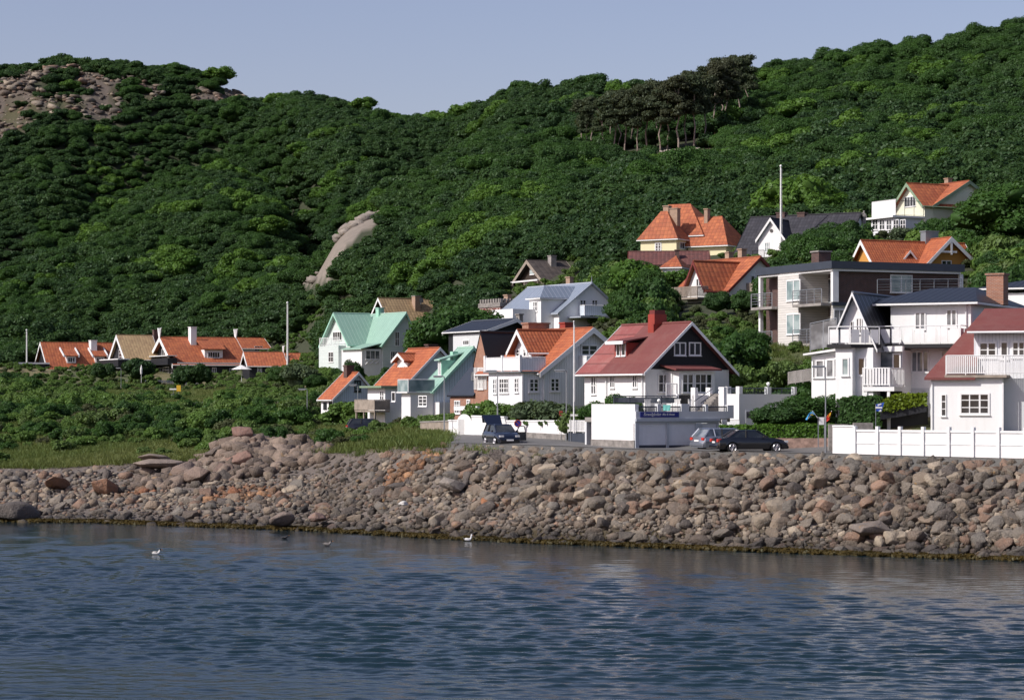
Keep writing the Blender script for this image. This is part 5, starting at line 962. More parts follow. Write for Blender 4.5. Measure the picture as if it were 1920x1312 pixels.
# --- ochre house ---
h = H('house', 'ochre timber house with an orange tiled roof and white trim, behind the flats', 'house', R6, 892, 900, 242, 24)
U = h.u(1560); V = h.v(815)+2; ze = h.zf(892, 712); zr = h.zat(568, .5, V/2); h.gable('u', 0, V, 0, U, -5, ze, zr, 'ochre_wall', 'tile_orange', oe=.4, og=.5, tw=.4)
a0, a1 = h.u(1228, -1.2), h.u(1572, -1.2); ar = h.u(1392, -1.2); h.gable('v', a0, a1, -1.2, V/2, -5, h.zf(1228, 722, -1.2), h.zf(1392, 548, -1.2), 'ochre_wall', 'tile_orange', ar=ar, oe=.3, og=.7, tw=.42, ends=(1, 0), wn='cross_wing', rn='wing_roof')
h.win('F', 1348, 695, 1417, 748, 2, 1, c=-1.2); m = MB(); zz = h.zf(1392, 635, -1.9); m.box(h.u(1330, -1.9), h.u(1455, -1.9), -1.95, -1.85, zz-.1, zz+.1); m.box(ar-.1, ar+.1, -1.97, -1.87, zz-.3, h.zf(1392, 548, -1.9)); m.build('gable_truss', 'white_paint', h.root)
v0 = .7; ud = h.u(1118, v0); h.gable('v', ud-.7, ud+.75, v0, V/2, ze-.2, h.zf(1118, 690, v0), h.zf(1118, 640, v0), 'darkred_paint', 'tile_orange', oe=.25, og=.35, tw=.22, ends=(1, 0), wn='dormer', rn='dormer_roof', gutter=False); h.win('F', 1108, 700, 1140, 735, 2, 2, c=v0); h.chimney(1240, 490, 1328, 600, V*.45, 'grey_metal', 1.0)
# --- pale yellow house at the top right ---
h = H('house', 'pale yellow house with an orange roof and a white terrace, topmost on the right', 'house', R6, 1232, 420, 290, 28)
V = h.v(1035); ze = h.zf(1235, 308); zr = h.zl(1125, 172); h.gable('u', 0, V, 0, h.u(1345)+3, -5, ze, zr, 'paleyellow_wall', 'tile_orange_far', oe=.4, og=.6, tw=.4, trim='greygreen_paint')
a0 = h.u(1290); ar = h.u(1530); h.gable('v', a0, 2*ar-a0, 0, 10, -5, ze-.1, h.zf(1530, 155), 'paleyellow_wall', 'tile_orange_far', ar=ar, oe=.4, og=.4, tw=.4, wn='main_wall', rn='main_roof', trim='greygreen_paint'); h.win('L', 1093, 252, 1172, 325, 4, 1)
ul = -4.5; zt = h.zl(1035, 385, ul); zf_ = h.zl(1000, 400, ul); h.box('veranda', 'white_boards', ul, 0, .3, h.v(862, ul)+0, -6, zf_); h.box('terrace_floor', 'white_paint', ul-.5, 0, 0, h.v(862, ul)+.5, zf_, zf_+.25)
v1 = h.v(868, ul); vm = h.v(1033, ul); rail(h.root, [(ul, vm, zf_+.25), (ul, v1, zf_+.25)], 2.0, 'solid', 'white_paint', 'terrace_rail', 'white_paint'); rail(h.root, [(0, .2, zf_+.25), (ul, .2, zf_+.25), (ul, vm, zf_+.25)], 1.9, 'bal', 'black_paint', 'terrace_rail')
for i in range(5): x = 872+i*48; h.win('L', x, 412, x+38, 485, 2, 2, c=ul)
h.chimney(1395, 125, 1422, 200, 5, 'tan_brick', .8)
# --- flats ---
h = H('apartment_building', 'three storey block of flats with pale siding, brick walls and open balconies', 'building', R9, 880, 1240, 187, 24)
zt = h.zf(880, 112); zc = zt-.62; U = h.u(2040)*1.0; h.reg = R6; U = h.u(1470); h.reg = R9
va, vb_, vc, vd = h.v(860), h.v(555), h.v(332), h.v(118); z2 = h.zf(880, 548); z1 = z2-2.9*0-(zt-z2)*.98; 
V = vd+.2; m = MB(); m.box(-.5, U+.3, -.4, V+.2, zc, zt); m.build('roof', 'darkgrey_paint', h.root); MB().box(-.35, U, -.25, V, zc-.18, zc-.005).build('soffit', 'white_paint', h.root)
h.box('brick_wall', 'dark_brick', .3, U, .15, .5, z2, zc-.18); h.box('inner_wall', 'dark_brick', 2.4, U-.1, .5, V, -3, zc-.18); h.box('brick_wall', 'dark_brick', .9, 1.2, vc, V+.8, z1-.3, zc-.19)
m = MB(); m.box(-.25, .3, -.2, .15, z2, zc-.18); m.box(U, U+.35, -.1, .3, z2, zc-.18); m.box(-.3, .0, V-.25, V+.05, z1, zc-.18); m.build('pillar', 'white_paint', h.root)
bay = h.box('bay', 'white_siding', -.5, 2.4, vb_, vc, z1-.25, zc-.185)
h.win('L', 372, 310, 522, 538, 2, 1, c=-.5, pane='glass_light', fw=.1); h.win('L', 372, 672, 522, 898, 2, 1, c=-.5, pane='glass_light', fw=.1)
MB().box(-.1, 2.4, .5, va, z1-.25, z2-.32).build('lower_wall', 'white_siding', h.root); h.box('front_siding', 'white_siding', -.1, U, .1, .5, z1-.25, z2-.01); MB().box(-.2, U, -.1, .1, z2-.3, z2-.0).build('band', 'darkgrey_paint', h.root)
h.win('F', 872, 625, 1060, 850, 3, 1, c=.1, pane='glass_grey'); h.reg = R6; h.win('F', 992, 795, 1146, 920, 2, 1, c=.15, pane='glass_light'); h.reg = R9
for z, nm in ((z2, 'upper'), (z1, 'lower')):
    for p, q in ((vb_, va), (vc, V)):
        o = MB().box(-1.1, 2.4, p+.02, q-.02, z-.3, z-.08).build('balcony_floor', 'concrete', h.root); rail(h.root, [(-1.05, p+.05, z-.08), (-1.05, q-.05, z-.08)], 1.15, 'bars', 'grey_metal', 'balcony_rail')
    h.winm('L', vb_+.15, vb_-1.3 if False else vb_-1.4, z, z+2.2, 1, 1, 2.4, pane='glass_grey', name='balcony_door')
for z in (z2, z1): rail(h.root, [(-1.05, V, z-.08), (.5, V+.3, z-.08)], 1.15, 'bars', 'grey_metal', 'balcony_rail')
h.box('ground_floor', 'white_wall', 1.2, 2.4, .5, V-1, -4, z1-.25); h.win('L', 482, 1045, 565, 1225, 2, 1, c=1.2, pane='glass_grey', name='door', frame='grey_metal'); MB().tube((-.2, vc+.2, z1-.3), (.8, vc+.1, -1), .12, 6).build('slanted_pillar', 'concrete', h.root)
h.reg = R6; rail(h.root, [(h.u(905, -1), -1.0, h.zf(905, 925, -1)), (h.u(1490, -1), -1.0, h.zf(1490, 920, -1))], 1.15, 'bars', 'grey_metal', 'terrace_rail'); h.reg = R9; h.chimney(715, 0, 845, 130, V*.5, 'dark_brick', 1.2, 'concrete')
FLATS = h
# --- white villa with black roof ---
h = H('villa', 'large white villa with a steep black metal roof and panelled balconies, behind the hedges', 'villa', R11, 395, 1060, 152, -28)
U = h.u(765); ze = h.zf(765, 545); ar = h.u(560); zr = h.zf(560, 75); zl_ = h.zf(400, 470)*1.0; zl_ = zr-(zr-ze)*ar/(U-ar)
g = h.gable('v', 0, U, 0, 11, -3, (zl_, ze), zr, 'white_wall', 'metal_black', ar=ar, oe=.35, og=.45, tw=.2, gutter=False)
vb = -1.4; zb = h.zf(550, 610, vb); u0, u1 = .3, h.u(715, vb); m = MB(); uA = h.u(537, vb); m.box(u0, uA, vb, 0, -3, zb); m.box(uA, u1, -.75, 0, -3, zb-.003); m.build('bay', 'white_boards' if False else 'white_wall', h.root); MB().prism([(u0-.3, 0, zb), (u0-.5, vb-.3, zb), (u1-1.2, vb-.3, zb), (u1+.3, 0, zb)], (0, 0, .22)).build('balcony_floor', 'black_paint', h.root)
rail(h.root, [(u0-.4, -.1, zb+.22), (u0-.4, vb-.2, zb+.22), (u1-1.25, vb-.2, zb+.22), (u1+.2, -.1, zb+.22)], 1.15, 'panels', 'white_paint', 'balcony_rail', 'white_paint')
h.win('F', 425, 712, 505, 900, 1, 1, c=vb, pane='glass_light', fw=.1); h.win('F', 590, 708, 672, 900, 1, 1, c=-.75, fw=.1); h.win('F', 520, 342, 545, 470, 1, 1); h.win('F', 575, 305, 637, 470, 2, 1, name='balcony_door'); h.win('F', 665, 360, 688, 465, 1, 1)
m = MB(); [m.box(h.u(x), h.u(x+60), -.6, .0, -3, .15) for x in (400, 520, 640)]; 
# sun room on the left
z1 = h.zf(390, 700, -.2); a0 = h.u(118, -.2); h.box('sun_room', 'white_wall', a0, -.01, -.2, 4, -3, z1-.0); m = MB(); m.prism([(a0-.45, -.6, h.zf(75, 690, -.6)), (a0-.45, -.6, h.zf(75, 672, -.6)), (.2, -.6, h.zf(388, 615, -.6)), (.2, -.6, h.zf(388, 640, -.6))], (0, 5, 0)); m.build('sun_room_roof', 'white_paint', h.root)
m = MB(); m.prism([(a0, -.15, z1-.02), (.0, -.15, z1-.02), (.0, -.15, h.zf(388, 640, -.6)), (a0, -.15, h.zf(90, 700, -.6))], (0, 4, 0)); m.build('roof_wedge', 'white_wall', h.root)
h.win('F', 135, 735, 152, 920, 1, 1, c=-.2); h.win('F', 160, 735, 250, 920, 1, 1, c=-.2, pane='glass_grey'); h.win('F', 268, 728, 350, 918, 1, 1, c=-.2, pane='glass_grey'); h.win('F', 358, 725, 386, 915, 1, 1, c=-.2)
rail(h.root, [(h.u(105, 1), 1, h.zf(105, 655, 1)), (h.u(375, .5), .5, h.zf(375, 600, .5))], 1.9, 'glass', 'grey_metal', 'glass_rail', 'glass_grey')
# right wing
vw = 3.2; h.reg = R5; u0 = h.u(730, vw); U2 = h.u(1175, vw); ze2 = h.zat(272, u0, vw)+.0; ze2 = h.zat(238, U2, vw); h.box('wing', 'white_wall', U+.02, U2, vw, vw+12, -3, ze2); hip(h, U-1.5, U2, vw, vw+12, ze2+.1, h.zat(128, U2+1, vw+6), 'metal_dark', (U+1, U2-1.5), .6, 'wing_roof')
h.win('F', 812, 292, 884, 408, 2, 1, c=vw, pane='glass_grey', name='balcony_door'); h.win('F', 1015, 275, 1086, 392, 2, 1, c=vw, pane='glass_grey', name='balcony_door'); h.win('F', 788, 545, 905, 685, 3, 1, c=vw, pane='glass_grey', fw=.1); h.win('F', 985, 540, 1030, 590, 1, 1, c=vw, pane='glass_grey'); h.win('F', 810, 798, 884, 824, 2, 1, c=vw)
h.box('plinth', 'grey_and_shade_wall', h.u(735, vw), U2+.05, vw-.06, vw+.02, -3, h.zf(800, 785, vw)); h.pipe(U2-.3, vw-.1, ze2)
zb = h.zf(900, 500, vw-1.5); ua, ub = h.u(590, vw-1.3), h.u(1105, vw-1.6); MB().box(ua, ub, vw-1.6, vw, zb-.25, zb).build('balcony_floor', 'black_paint', h.root); rail(h.root, [(ua, vw-1.5, zb), (ub, vw-1.5, zb), (ub, vw, zb)], 1.2, 'panels', 'white_paint', 'balcony_rail', 'white_paint')
uc0, uc1 = h.u(563, 1.2), h.u(722, 1.2); h.box('loggia_side', 'white_wall', U+.03, h.u(728, 1.2), 1.3, vw, -3, h.zf(640, 540, 1.2)); MB().box(uc0+.1, uc1, 1.22, 1.3, h.zf(640, 690, 1.2), h.zf(640, 556, 1.2)).build('loggia_opening', 'glass_grey', h.root); MB().box(uc0, uc1+.2, .9, 1.3, h.zf(640, 550, 1.2), h.zf(640, 515, 1.2)).build('awning_box', 'white_paint', h.root)
h.winm('F', h.u(668, 1.2), uc1, h.zf(640, 690, 1.2), h.zf(640, 560, 1.2), 1, 1, 1.21, pane='glass', name='sliding_door')
zb = h.zf(600, 775, -.8); ua, ub = h.u(475, -.9), h.u(650, -.9); rail(h.root, [(ua, .0, zb), (ua, -.9, zb), (ub, -.9, zb), (ub+.3, 1.3, zb)], 1.2, 'picket', 'white_paint', 'picket_balcony', 'white_paint', .2); MB().box(ua, ub+.3, -.9, 1.3, zb-.3, zb-.02).build('balcony_floor', 'white_paint', h.root); m = MB(); [m.box(q, q+.18, -.85, -.67, -3, zb-.3) for q in (ua+.1, ub-.2)]; m.build('post', 'white_paint', h.root)
h.box('balcony_shade', 'black_paint', h.u(560, .6), h.u(725, 1.1), 1.15, 1.28, -3, zb-.3)  # black sheet painting the shade below the picket balcony
h.chimney(1275, 42, 1385, 150, vw+5, 'red_brick', 1.2)
h = H('house', 'house with a dark hip roof, cut off at the right edge above the white villa', 'house', R5, 1240, 200, 178, -28)
h.box('wall', 'white_wall', 0, 10, 0, 8, -4, .3); hip(h, 0, 10, 0, 8, h.zf(1240, 140), h.zf(1519, 70, 3), 'metal_dark', (3.5, 9), .4)
# --- house with the faded red roof at the right edge ---
h = H('house', 'white house with a faded red roof, at the right edge behind the long wall', 'house', R5, 915, 1050, 147, -20)
U = h.u(1375); ze = h.zf(915, 722); V = 9; vr = 4.6; zr = h.zat(288, h.u(1265, vr), vr); h.box('wall', 'white_wall', 0, U, 0, V, -2, ze); 
m = MB(); U3 = U+9; sl = (zr-ze)/vr; e = .35; ur0 = h.u(1264, vr); uq = h.u(1205, 1.1)+.2; slab(m, (-.35, -e, ze+.05), (uq, -e, ze+.05), (ur0, vr, zr+.15), (max(uq, ur0+.1), vr, zr+.15), .16)
slab(m, (U3, V+e, ze+.0), (-.35, V+e, ze+.0), (U3, vr, zr+.15), (ur0, vr, zr+.15), .16); m.face([(-.35, V+e, ze+.05), (-.35, -e, ze+.05), (ur0, vr, zr+.15)], [(0, 0), (9, 0), (4, 5)]); m.build('roof', 'felt_red', h.root)
vd = 1.1; zd = h.zf(1200, 425, vd); ud = h.u(1195, vd); h.box('upper_storey', 'white_boards', ud, U3, vd, vr, ze, zd); m = MB(); slab(m, (h.u(1150, vd-.7), vd-.7, zd+.05), (U3, vd-.7, zd+.05), (ur0, vr+.02, zr+.18), (U3, vr+.02, zr+.18), .14); m.build('upper_roof', 'felt_red', h.root); MB().tube((h.u(1150, vd-.8), vd-.8, zd-.02), (U3, vd-.8, zd-.02), .08).build('gutter', 'white_paint', h.root)
h.box('side_wall', 'grey_and_shade_wall', U, U3, 1.0, V, -2, ze); h.win('F', 1225, 485, 1345, 592, 2, 2, c=vd, fw=.12); h.win('F', 1365, 483, 1418, 600, 1, 1, c=vd, name='balcony_door'); h.win('F', 1438, 480, 1530, 590, 2, 2, c=vd, fw=.12)  # side wall greyed in colour for the shade on it
h.win('F', 1102, 815, 1298, 958, 3, 3, fw=.12); h.win('F', 982, 825, 1017, 968, 1, 3, fw=.1); zb = h.zf(1200, 700); MB().box(h.u(1010), U+.35, -.35, vd, zb-.18, zb).build('balcony_floor', 'wood_grey', h.root)
zt = h.zf(1200, 575); rail(h.root, [(h.u(1018), -.25, zb), (U+.25, -.25, zb), (U+6, .9, zb)], zt-zb, 'picket', 'white_paint', 'balcony_rail', 'white_paint', .13); m = MB(); m.box(h.u(920), h.u(928), -.1, 0, -2, ze-.3); m.box(U+.02, U+.12, -.1, .0, -2, ze-.3); m.build('downpipe', 'white_paint', h.root)
# --- dark low-gabled house behind the brick one ---
h = H('house', 'dark house with a very low gable roof and pale eaves, behind the brick house', 'house', R3, 505, 500, 218, 30)
U = h.u(830); ze = h.zf(505, 352); zr = h.zf(712, 268); V = h.v(235); h.gable('v', -.2, U, 0, V+1, -5, ze, h.zf(710, 268), 'black_boards', 'metal_dark', ar=h.u(712), oe=.3, og=.7, tw=.3); h.box('left_wall', 'grey_and_shade_wall', -.25, -.2, .5, V, -5, ze-.2); h.chimney(760, 210, 790, 290, 5, 'stone_grey', .7); h.win('L', 300, 425, 350, 470, 3, 1, c=-.25)

# ================= garden walls and fences =================
def wall_run(name, label, cat, pts, mat, thick=.25, cap=None, base=None, posts=None, postmat=None, group=None):
    """pts: (px, Y, py_top, py_bottom) in photo pixels"""
    P = [(PT(px, pt, Y), PT(px, pb, Y)) for px, Y, pt, pb in pts]; O = P[0][1]; root = empty(name, O, 0, label, cat, group); m = MB(); cp = MB(); bs = MB()
    for (t0, b0), (t1, b1) in zip(P[:-1], P[1:]):
        d = (b1-b0); d.z = 0; d.normalize(); n = Vector((-d.y, d.x, 0))*thick
        def hx(mb, lo0, lo1, hi0, hi1, ex=0): e = n.normalized()*ex; mb.hexa([tuple(q-O) for q in (lo0-e, lo1-e, lo1+n+e, lo0+n+e, hi0-e, hi1-e, hi1+n+e, hi0+n+e)])
        lo0, lo1 = Vector((b0.x, b0.y, b0.z-.6)), Vector((b1.x, b1.y, b1.z-.6))
        if base:
            f0 = b0+(t0-b0)*base[0]; f1 = b1+(t1-b1)*base[0]; hx(bs, lo0, lo1, f0, f1, .05); hx(m, f0, f1, t0, t1)
        else: hx(m, lo0, lo1, t0, t1)
        if cap: z = Vector((0, 0, .1)); hx(cp, t0, t1, t0+z, t1+z, .05)
    m.build('wall_face' if cat != 'hedge' else 'hedge_body', mat, root)
    if cap: cp.build('coping', cap, root)
    if base: bs.build('base', base[1], root)
    if posts:
        for px, Y, pt, pb, w in posts: c0, c1 = PT(px, pb, Y)-O, PT(px, pt, Y)-O; MB().box(c0.x-w/2, c0.x+w/2, c0.y-.06, c0.y+.35, c0.z-.4, c1.z).build('pier', postmat or mat, root)
    return root
zr5 = lambda x, y: (1480+x/3.452, 500+y/3.452)
def fx(x): return 1480+x/3.452
YF = 141.5
wall_run('fence_wall', 'long bright white panelled wall along the road in the right foreground', 'wall', [(1561, YF+.9, 800, 852), (1601.5, YF+.02, 800, 853)], 'white_paint', .2, 'white_paint')
# main run with panels, rails and posts
pp = [(fx(x), 500+1050/3.452) for x in (421, 570, 717, 868, 1035, 1192, 1357, 1530, 1700, 1870)]
w = bpy.data.objects['fence_wall']; O = w.location
m = MB(); pn = MB(); xs = [PT(p[0], 800, YF).x for p in pp]; zt = PT(1700, 805.5, YF).z; zb = PT(1700, 856, YF).z-.7
YE = 135.2; pY = [YF+(YE-YF)*(p[0]-1601)/(1920-1601) for p in pp]; C3 = [PT(p[0], 800, y)-O for p, y in zip(pp, pY)]; A_, B_ = C3[0], C3[-1]; dd = (B_-A_); dd.z = 0; LL = dd.length; ang = math.atan2(dd.y, dd.x)
zt = PT(1750, 806, (YF+YE)/2+.5).z; zb = zt-2.5
def fbox(mb, a, b, v0, v1, z0, z1):
    f = lambda s_, v: (A_.x+math.cos(ang)*s_-math.sin(ang)*v, A_.y+math.sin(ang)*s_+math.cos(ang)*v); q = [f(a, v0), f(b, v0), f(b, v1), f(a, v1)]; return mb.hexa([(x, y, z0-O.z) for x, y in q]+[(x, y, z1-O.z) for x, y in q])
fbox(m, 0, LL, .05, .2, zb, zt).build('wall_face', 'white_paint', w)
for c in C3: s_ = Vector((c.x-A_.x, c.y-A_.y, 0)).length; fbox(MB(), s_-.09, s_+.09, -.06, .26, zb, zt+.2).build('pier', 'white_paint', w)
m = MB(); zm = zt-1.15+.3; fbox(m, 0, LL, 0, .05, zt-.14, zt); fbox(m, 0, LL, .02, .05, zm-.03, zm+.03); m.build('rail', 'white_paint', w)
for x in (300, 460): p = PT(fx(x+20), 800, YF+1.2); tag(MB().box(p.x-.6, p.x+.6, p.y, p.y+.5, p.z-1.5, p.z+(.16 if x == 300 else .25)).build('stone_pier', 'stone_grey'), 'grey stone pier top showing behind the %s of the white road wall' % ('very left end' if x == 300 else 'first open panel'), 'pier')
wall_run('gate_wall', 'white wall with an arched gate, left of the blue car', 'wall', [(841, 176, 789, 814.5), (858, 174.5, 789, 814.7)], 'white_paint', .3, 'white_paint')
g_ = bpy.data.objects['gate_wall']; O = g_.location; a_, b_ = PT(857, 782, 174.4)-O, PT(884, 782, 172)-O; m = MB(); mid = (a_+b_)/2; bb = PT(870, 815, 173)-O
pts = [(a_.x, a_.y, bb.z-.5)]+[(mid.x+(b_.x-a_.x)/2*math.cos(math.pi-k*math.pi/10), mid.y+(b_.y-a_.y)/2*math.cos(math.pi-k*math.pi/10), a_.z-.35+.6*math.sin(k*math.pi/10)) for k in range(11)]+[(b_.x, b_.y, bb.z-.5)]
m.prism(pts, (0, .3, 0)); m.build('gate_arch', 'white_paint', g_); q = MB(); q.box(mid.x-.45, mid.x+.45, mid.y-.06, mid.y, bb.z-.2, a_.z-.15); q.build('gate', 'cloth_white', g_)
wall_run('garden_wall', 'white garden wall right behind the open tailgate of the blue car', 'wall', [(884, 172, 781, 816), (946, 169, 783, 818.5)], 'white_paint', .3, 'white_paint')
wall_run('rose_wall', 'white garden wall on a stone base with pink roses hanging over it', 'wall', [(946, 169, 790, 820), (975, 167.4, 790, 821.5), (1062, 162.5, 790, 829)], 'white_paint', .3, 'white_paint', (.38, 'stone_grey'))
wall_run('concrete_wall', 'low beige concrete wall left of the white gate wall', 'wall', [(788, 182, 792, 812), (841, 176.3, 790, 813)], 'wood_grey', .25, 'concrete')
wall_run('garden_wall', 'low white wall below the small orange roofed cottage', 'wall', [(604, 226, 788, 797), (712, 214, 787, 797)], 'white_paint', .3, 'white_paint')
r_ = wall_run('picket_fence', 'short white picket fence on a dark base between rose wall and garages', 'fence', [(1065, 161.5, 811, 829.5), (1108, 158, 812, 830)], 'darkgrey_paint', .2)
O = r_.location; a_, b_ = PT(1065, 811, 161.5)-O, PT(1108, 812, 158)-O; rail(r_, [tuple(a_), tuple(b_)], .85, 'picket', 'white_paint', 'pickets', 'white_paint', .22)
wall_run('stone_wall', 'reddish stone retaining wall under the low hedge behind the black car', 'wall', [(1340, 151, 820, 843), (1480, 148.6, 821.5, 845), (1560, 147.5, 821, 847)], 'stone_red' if 'stone_red' in M else 'stone_grey', .4)
# beige picket fence above the annex
pf = empty('picket_fence', PT(1478, 722, 162), 0, 'grey picket fence on the terrace above the dark round bush', 'fence'); a_ = PT(1478, 722, 162)-pf.location; b_ = PT(1520, 716, 158)-pf.location; rail(pf, [tuple(a_), tuple(b_)], .9, 'picket', 'concrete', 'pickets', 'concrete', .22)
hut = H('shed', 'small white flat roofed shed behind the arched gate wall', 'shed', R3, 430, 1040, 179, 30); hut.box('wall', 'white_wall', 0, 3.2, 0, 3, -1, hut.zf(430, 1000)); hut.box('roof', 'white_paint', -.4, 3.6, -.4, 3.4, hut.zf(430, 1003), hut.zf(430, 968))
tf = empty('garden_fence', PT(205, 733, 415), 0, 'dark wooden garden fence in front of the black timber houses', 'fence')
a_ = Vector((0, 0, 0)); b_ = PT(375, 733, 405)-tf.location; rail(tf, [tuple(a_), tuple(b_)], 1.9, 'picket', 'darkgrey_paint', 'boards', 'darkgrey_paint', .35)
# ================= plants =================
CLEAR = [(80, 592, 712, 440), (603, 785, 690, 322), (690, 812, 592, 355), (598, 708, 768, 228), (708, 760, 775, 200), (758, 835, 775, 190), (835, 1108, 778, 172), (1090, 1340, 745, 160), (1330, 1460, 795, 155), (897, 992, 602, 258), (990, 1143, 616, 246), (962, 1082, 536, 330), (1200, 1385, 478, 290), (1276, 1420, 578, 236), (1370, 1445, 470, 280), (1440, 1500, 430, 280), (1618, 1830, 520, 236), (1634, 1700, 432, 284), (1700, 1790, 380, 284), (1425, 1600, 640, 184), (1520, 1930, 735, 148), (840, 1000, 640, 215), (1180, 1290, 492, 262), (795, 800, 560, 300), (1560, 1930, 520, 180)]
def yat(px, py=None):      # distance at which the ground first reaches that row; without row, the skyline
    yy = np.arange(330, 960, 2.0); g = pyof(yy, ground((px-960)/F*yy, yy)); return float(yy[np.argmin(g)] if py is None or g.min() > py else yy[np.argmax(g <= py)])
def foot_free(X, Y, r):
    ok = np.ones(len(X), bool)
    for h in FOOT:
        dx, dy = X-h.Ox, Y-h.Oy; u = dx*h.a[0]+dy*h.a[1]; v = dx*h.b[0]+dy*h.b[1]; e = h.ext; ok &= ~((u > e[0]-r)*(u < e[1]+r)*(v > e[2]-r)*(v < e[3]+r))
    return ok
def view_free(X, Y, Z, hgt, rad):
    px = 960+F*X/Y; top = pyof(Y, Z+hgt); ok = np.ones(len(X), bool); w = rad/Y*F*.8
    for x0, x1, yb, D in CLEAR: ok &= ~((Y < D+9)*(px+w > x0)*(px-w < x1)*(top < yb))
    return ok
X, Y, r = jitter_grid(-290, 300, 205, 1010, 4.0, 11)
keep = (np.abs(X) < .245*Y+8); X, Y = X[keep], Y[keep]; Z = ground(X, Y); px = 960+F*X/Y; py = pyof(Y, Z)
st = [f(px) for f in ST]
ok = (Y > st[4][0]+10)*visible(X, Y, Z, 5.0)*(Y < st[8][0]+14)
a, b, c = slabmask(px, py, Y); ok &= ~(a | b | c | slabmask(px, py-10, Y)[1] | slabmask(px+5, py-12, Y)[0] | slabmask(px, py-20, Y)[1])
rkm = rockmask(X, Y, Z); ok &= ~((rkm > .2)*(r.random(len(X)) < .90))
ok &= ~((px > 1135)*(px < 1380)*(py < 305)*(py > 262)*(Y > 545)*(r.random(len(X)) < .8))
sz = (.65+.55*r.random(len(X)))*(.75+.55*fbm(X, Y, 40, 3, 61)); sz *= np.where((px < 420)*(Y > 760), .85, 1.0)
nearv = np.clip((Y-230)/120, 0, 1); sz *= .6+.4*nearv
for f_ in (0, .35, .7, 1): ok &= ~(slabmask(px, pyof(Y, Z+f_*5.6*sz), np.minimum(np.maximum(Y, 401), 559))[0]*(Y < 520)*(Y > 380)) & ~(slabmask(px+15, pyof(Y, Z+f_*5.6*sz), np.minimum(np.maximum(Y, 401), 559))[0]*(Y < 520)*(Y > 380)) & ~(slabmask(px-15, pyof(Y, Z+f_*5.6*sz), np.minimum(np.maximum(Y, 401), 559))[0]*(Y < 520)*(Y > 380))
ok &= foot_free(X, Y, 2.2)*view_free(X, Y, Z, 6.3*sz, 3*sz)
X, Y, Z, px, py, sz = X[ok], Y[ok], Z[ok], px[ok], py[ok], sz[ok]
which = r.integers(0, 6, len(X)); bright = (fbm(X, Y, 26, 2, 91) > .71)*(r.random(len(X)) < .6); which = np.where(bright, 6+r.integers(0, 3, len(X)), which); oakm = (r.random(len(X)) < .22)*(fbm(X, Y, 60, 2, 33) > .45); which = np.where(oakm, 9+r.integers(0, 4, len(X)), which); sz = sz*np.where(oakm, 1.0, .7+.6*fbm(X, Y, 24, 2, 35))
scatter('forest', np.stack([X, Y, Z-1.2*sz], 1), sz*1.32, r.uniform(0, 6.28, len(X)), which, LEAFY['forest']+LEAFY['bright']+LEAFY['oak'], 'dense green deciduous wood covering the whole hillside', 'forest', sclz=sz*1.05*(.8+.5*r.random(len(X))), tilt=r.normal(0, .12, (len(X), 2)))
print('forest trees', len(X))
for i in range(4): proto('oaksmall', i, *crown(260+i, 1.5, 1.1, .8, 9, 2200, .085, .8, .8), 'leaf_oak')
# undergrowth between and below the houses and over the left bank
def shrubs(name, label, x0, x1, y0, y1, d, seed, cond, kinds, s0, s1, cat='shrubs', hmul=2.8):
    X, Y, r = jitter_grid(x0, x1, y0, y1, d, seed); X, Y = X[np.abs(X) < .24*Y+6], Y[np.abs(X) < .24*Y+6]; Z = ground(X, Y); px = 960+F*X/Y; py = pyof(Y, Z); st = [f(px) for f in ST]
    s = s0+(s1-s0)*r.random(len(X))*(.4+1.2*fbm(X, Y, 16, 3, seed+40)); ok = cond(X, Y, Z, px, py, st, r); ok &= foot_free(X, Y, .7); ok &= view_free(X, Y, Z, hmul*s, 1.2*s) if hmul > 1 else (s < .75); X, Y, Z, s = X[ok], Y[ok], Z[ok], s[ok]
    pr = sum([LEAFY[k] for k in kinds], []); zone = fbm(X, Y, 14, 2, seed+70); n = len(pr); which = np.clip((np.clip((zone-.25)/.5, 0, .999)*n).astype(int)+r.integers(-2, 3, len(X)), 0, n-1)
    print(name, len(X)); return scatter(name, np.stack([X, Y, Z-.15*s], 1), s, r.uniform(0, 6.28, len(X)), which, pr, label, cat, sclz=s*(.75+.5*r.random(len(X))), tilt=r.normal(0, .1, (len(X), 2)))
grassy = lambda X, Y: fbm(X, Y, 18, 3, 131)
def bank(X, Y, Z, px, py, st, r):
    g = grassy(X, Y); road = (Y > st[2][0]-1)*(Y < st[3][0]+2)*(px > 815); path = (px > 296)*(px < 412)*(Y > 274)*(Y < 312); meadow = (px > 190)*(px < 430)*(Y > 300)*(Y < 378)*(r.random(len(X)) < .93)
    low = (Y < st[2][0]+14)*(r.random(len(X)) < .6); return (Y > st[2][0]+1.5)*(Y < st[4][0]+14)*(px < 860)*~road*~path*~meadow*~low*((g < .54) | (r.random(len(X)) < .12))*~((px > 788)*(Y < 200))*~((px > 600)*(px < 720)*(Y > 213)*(Y < 235))
shrubs('bank_scrub', 'tangled green scrub covering the left bank above the beach', -85, 5, 165, 450, 1.7, 21, bank, ['bush', 'oaksmall', 'heath', 'bush'], .55, 1.3)
def village(X, Y, Z, px, py, st, r): return (Y > st[3][0]+9)*(Y < 300)*(px > 820)*(r.random(len(X)) < .9)
shrubs('garden_scrub', 'leafy garden shrubs filling the slope between the village houses', -12, 85, 150, 300, 2.3, 22, village, ['bush', 'oaksmall', 'bush'], .9, 2.0)
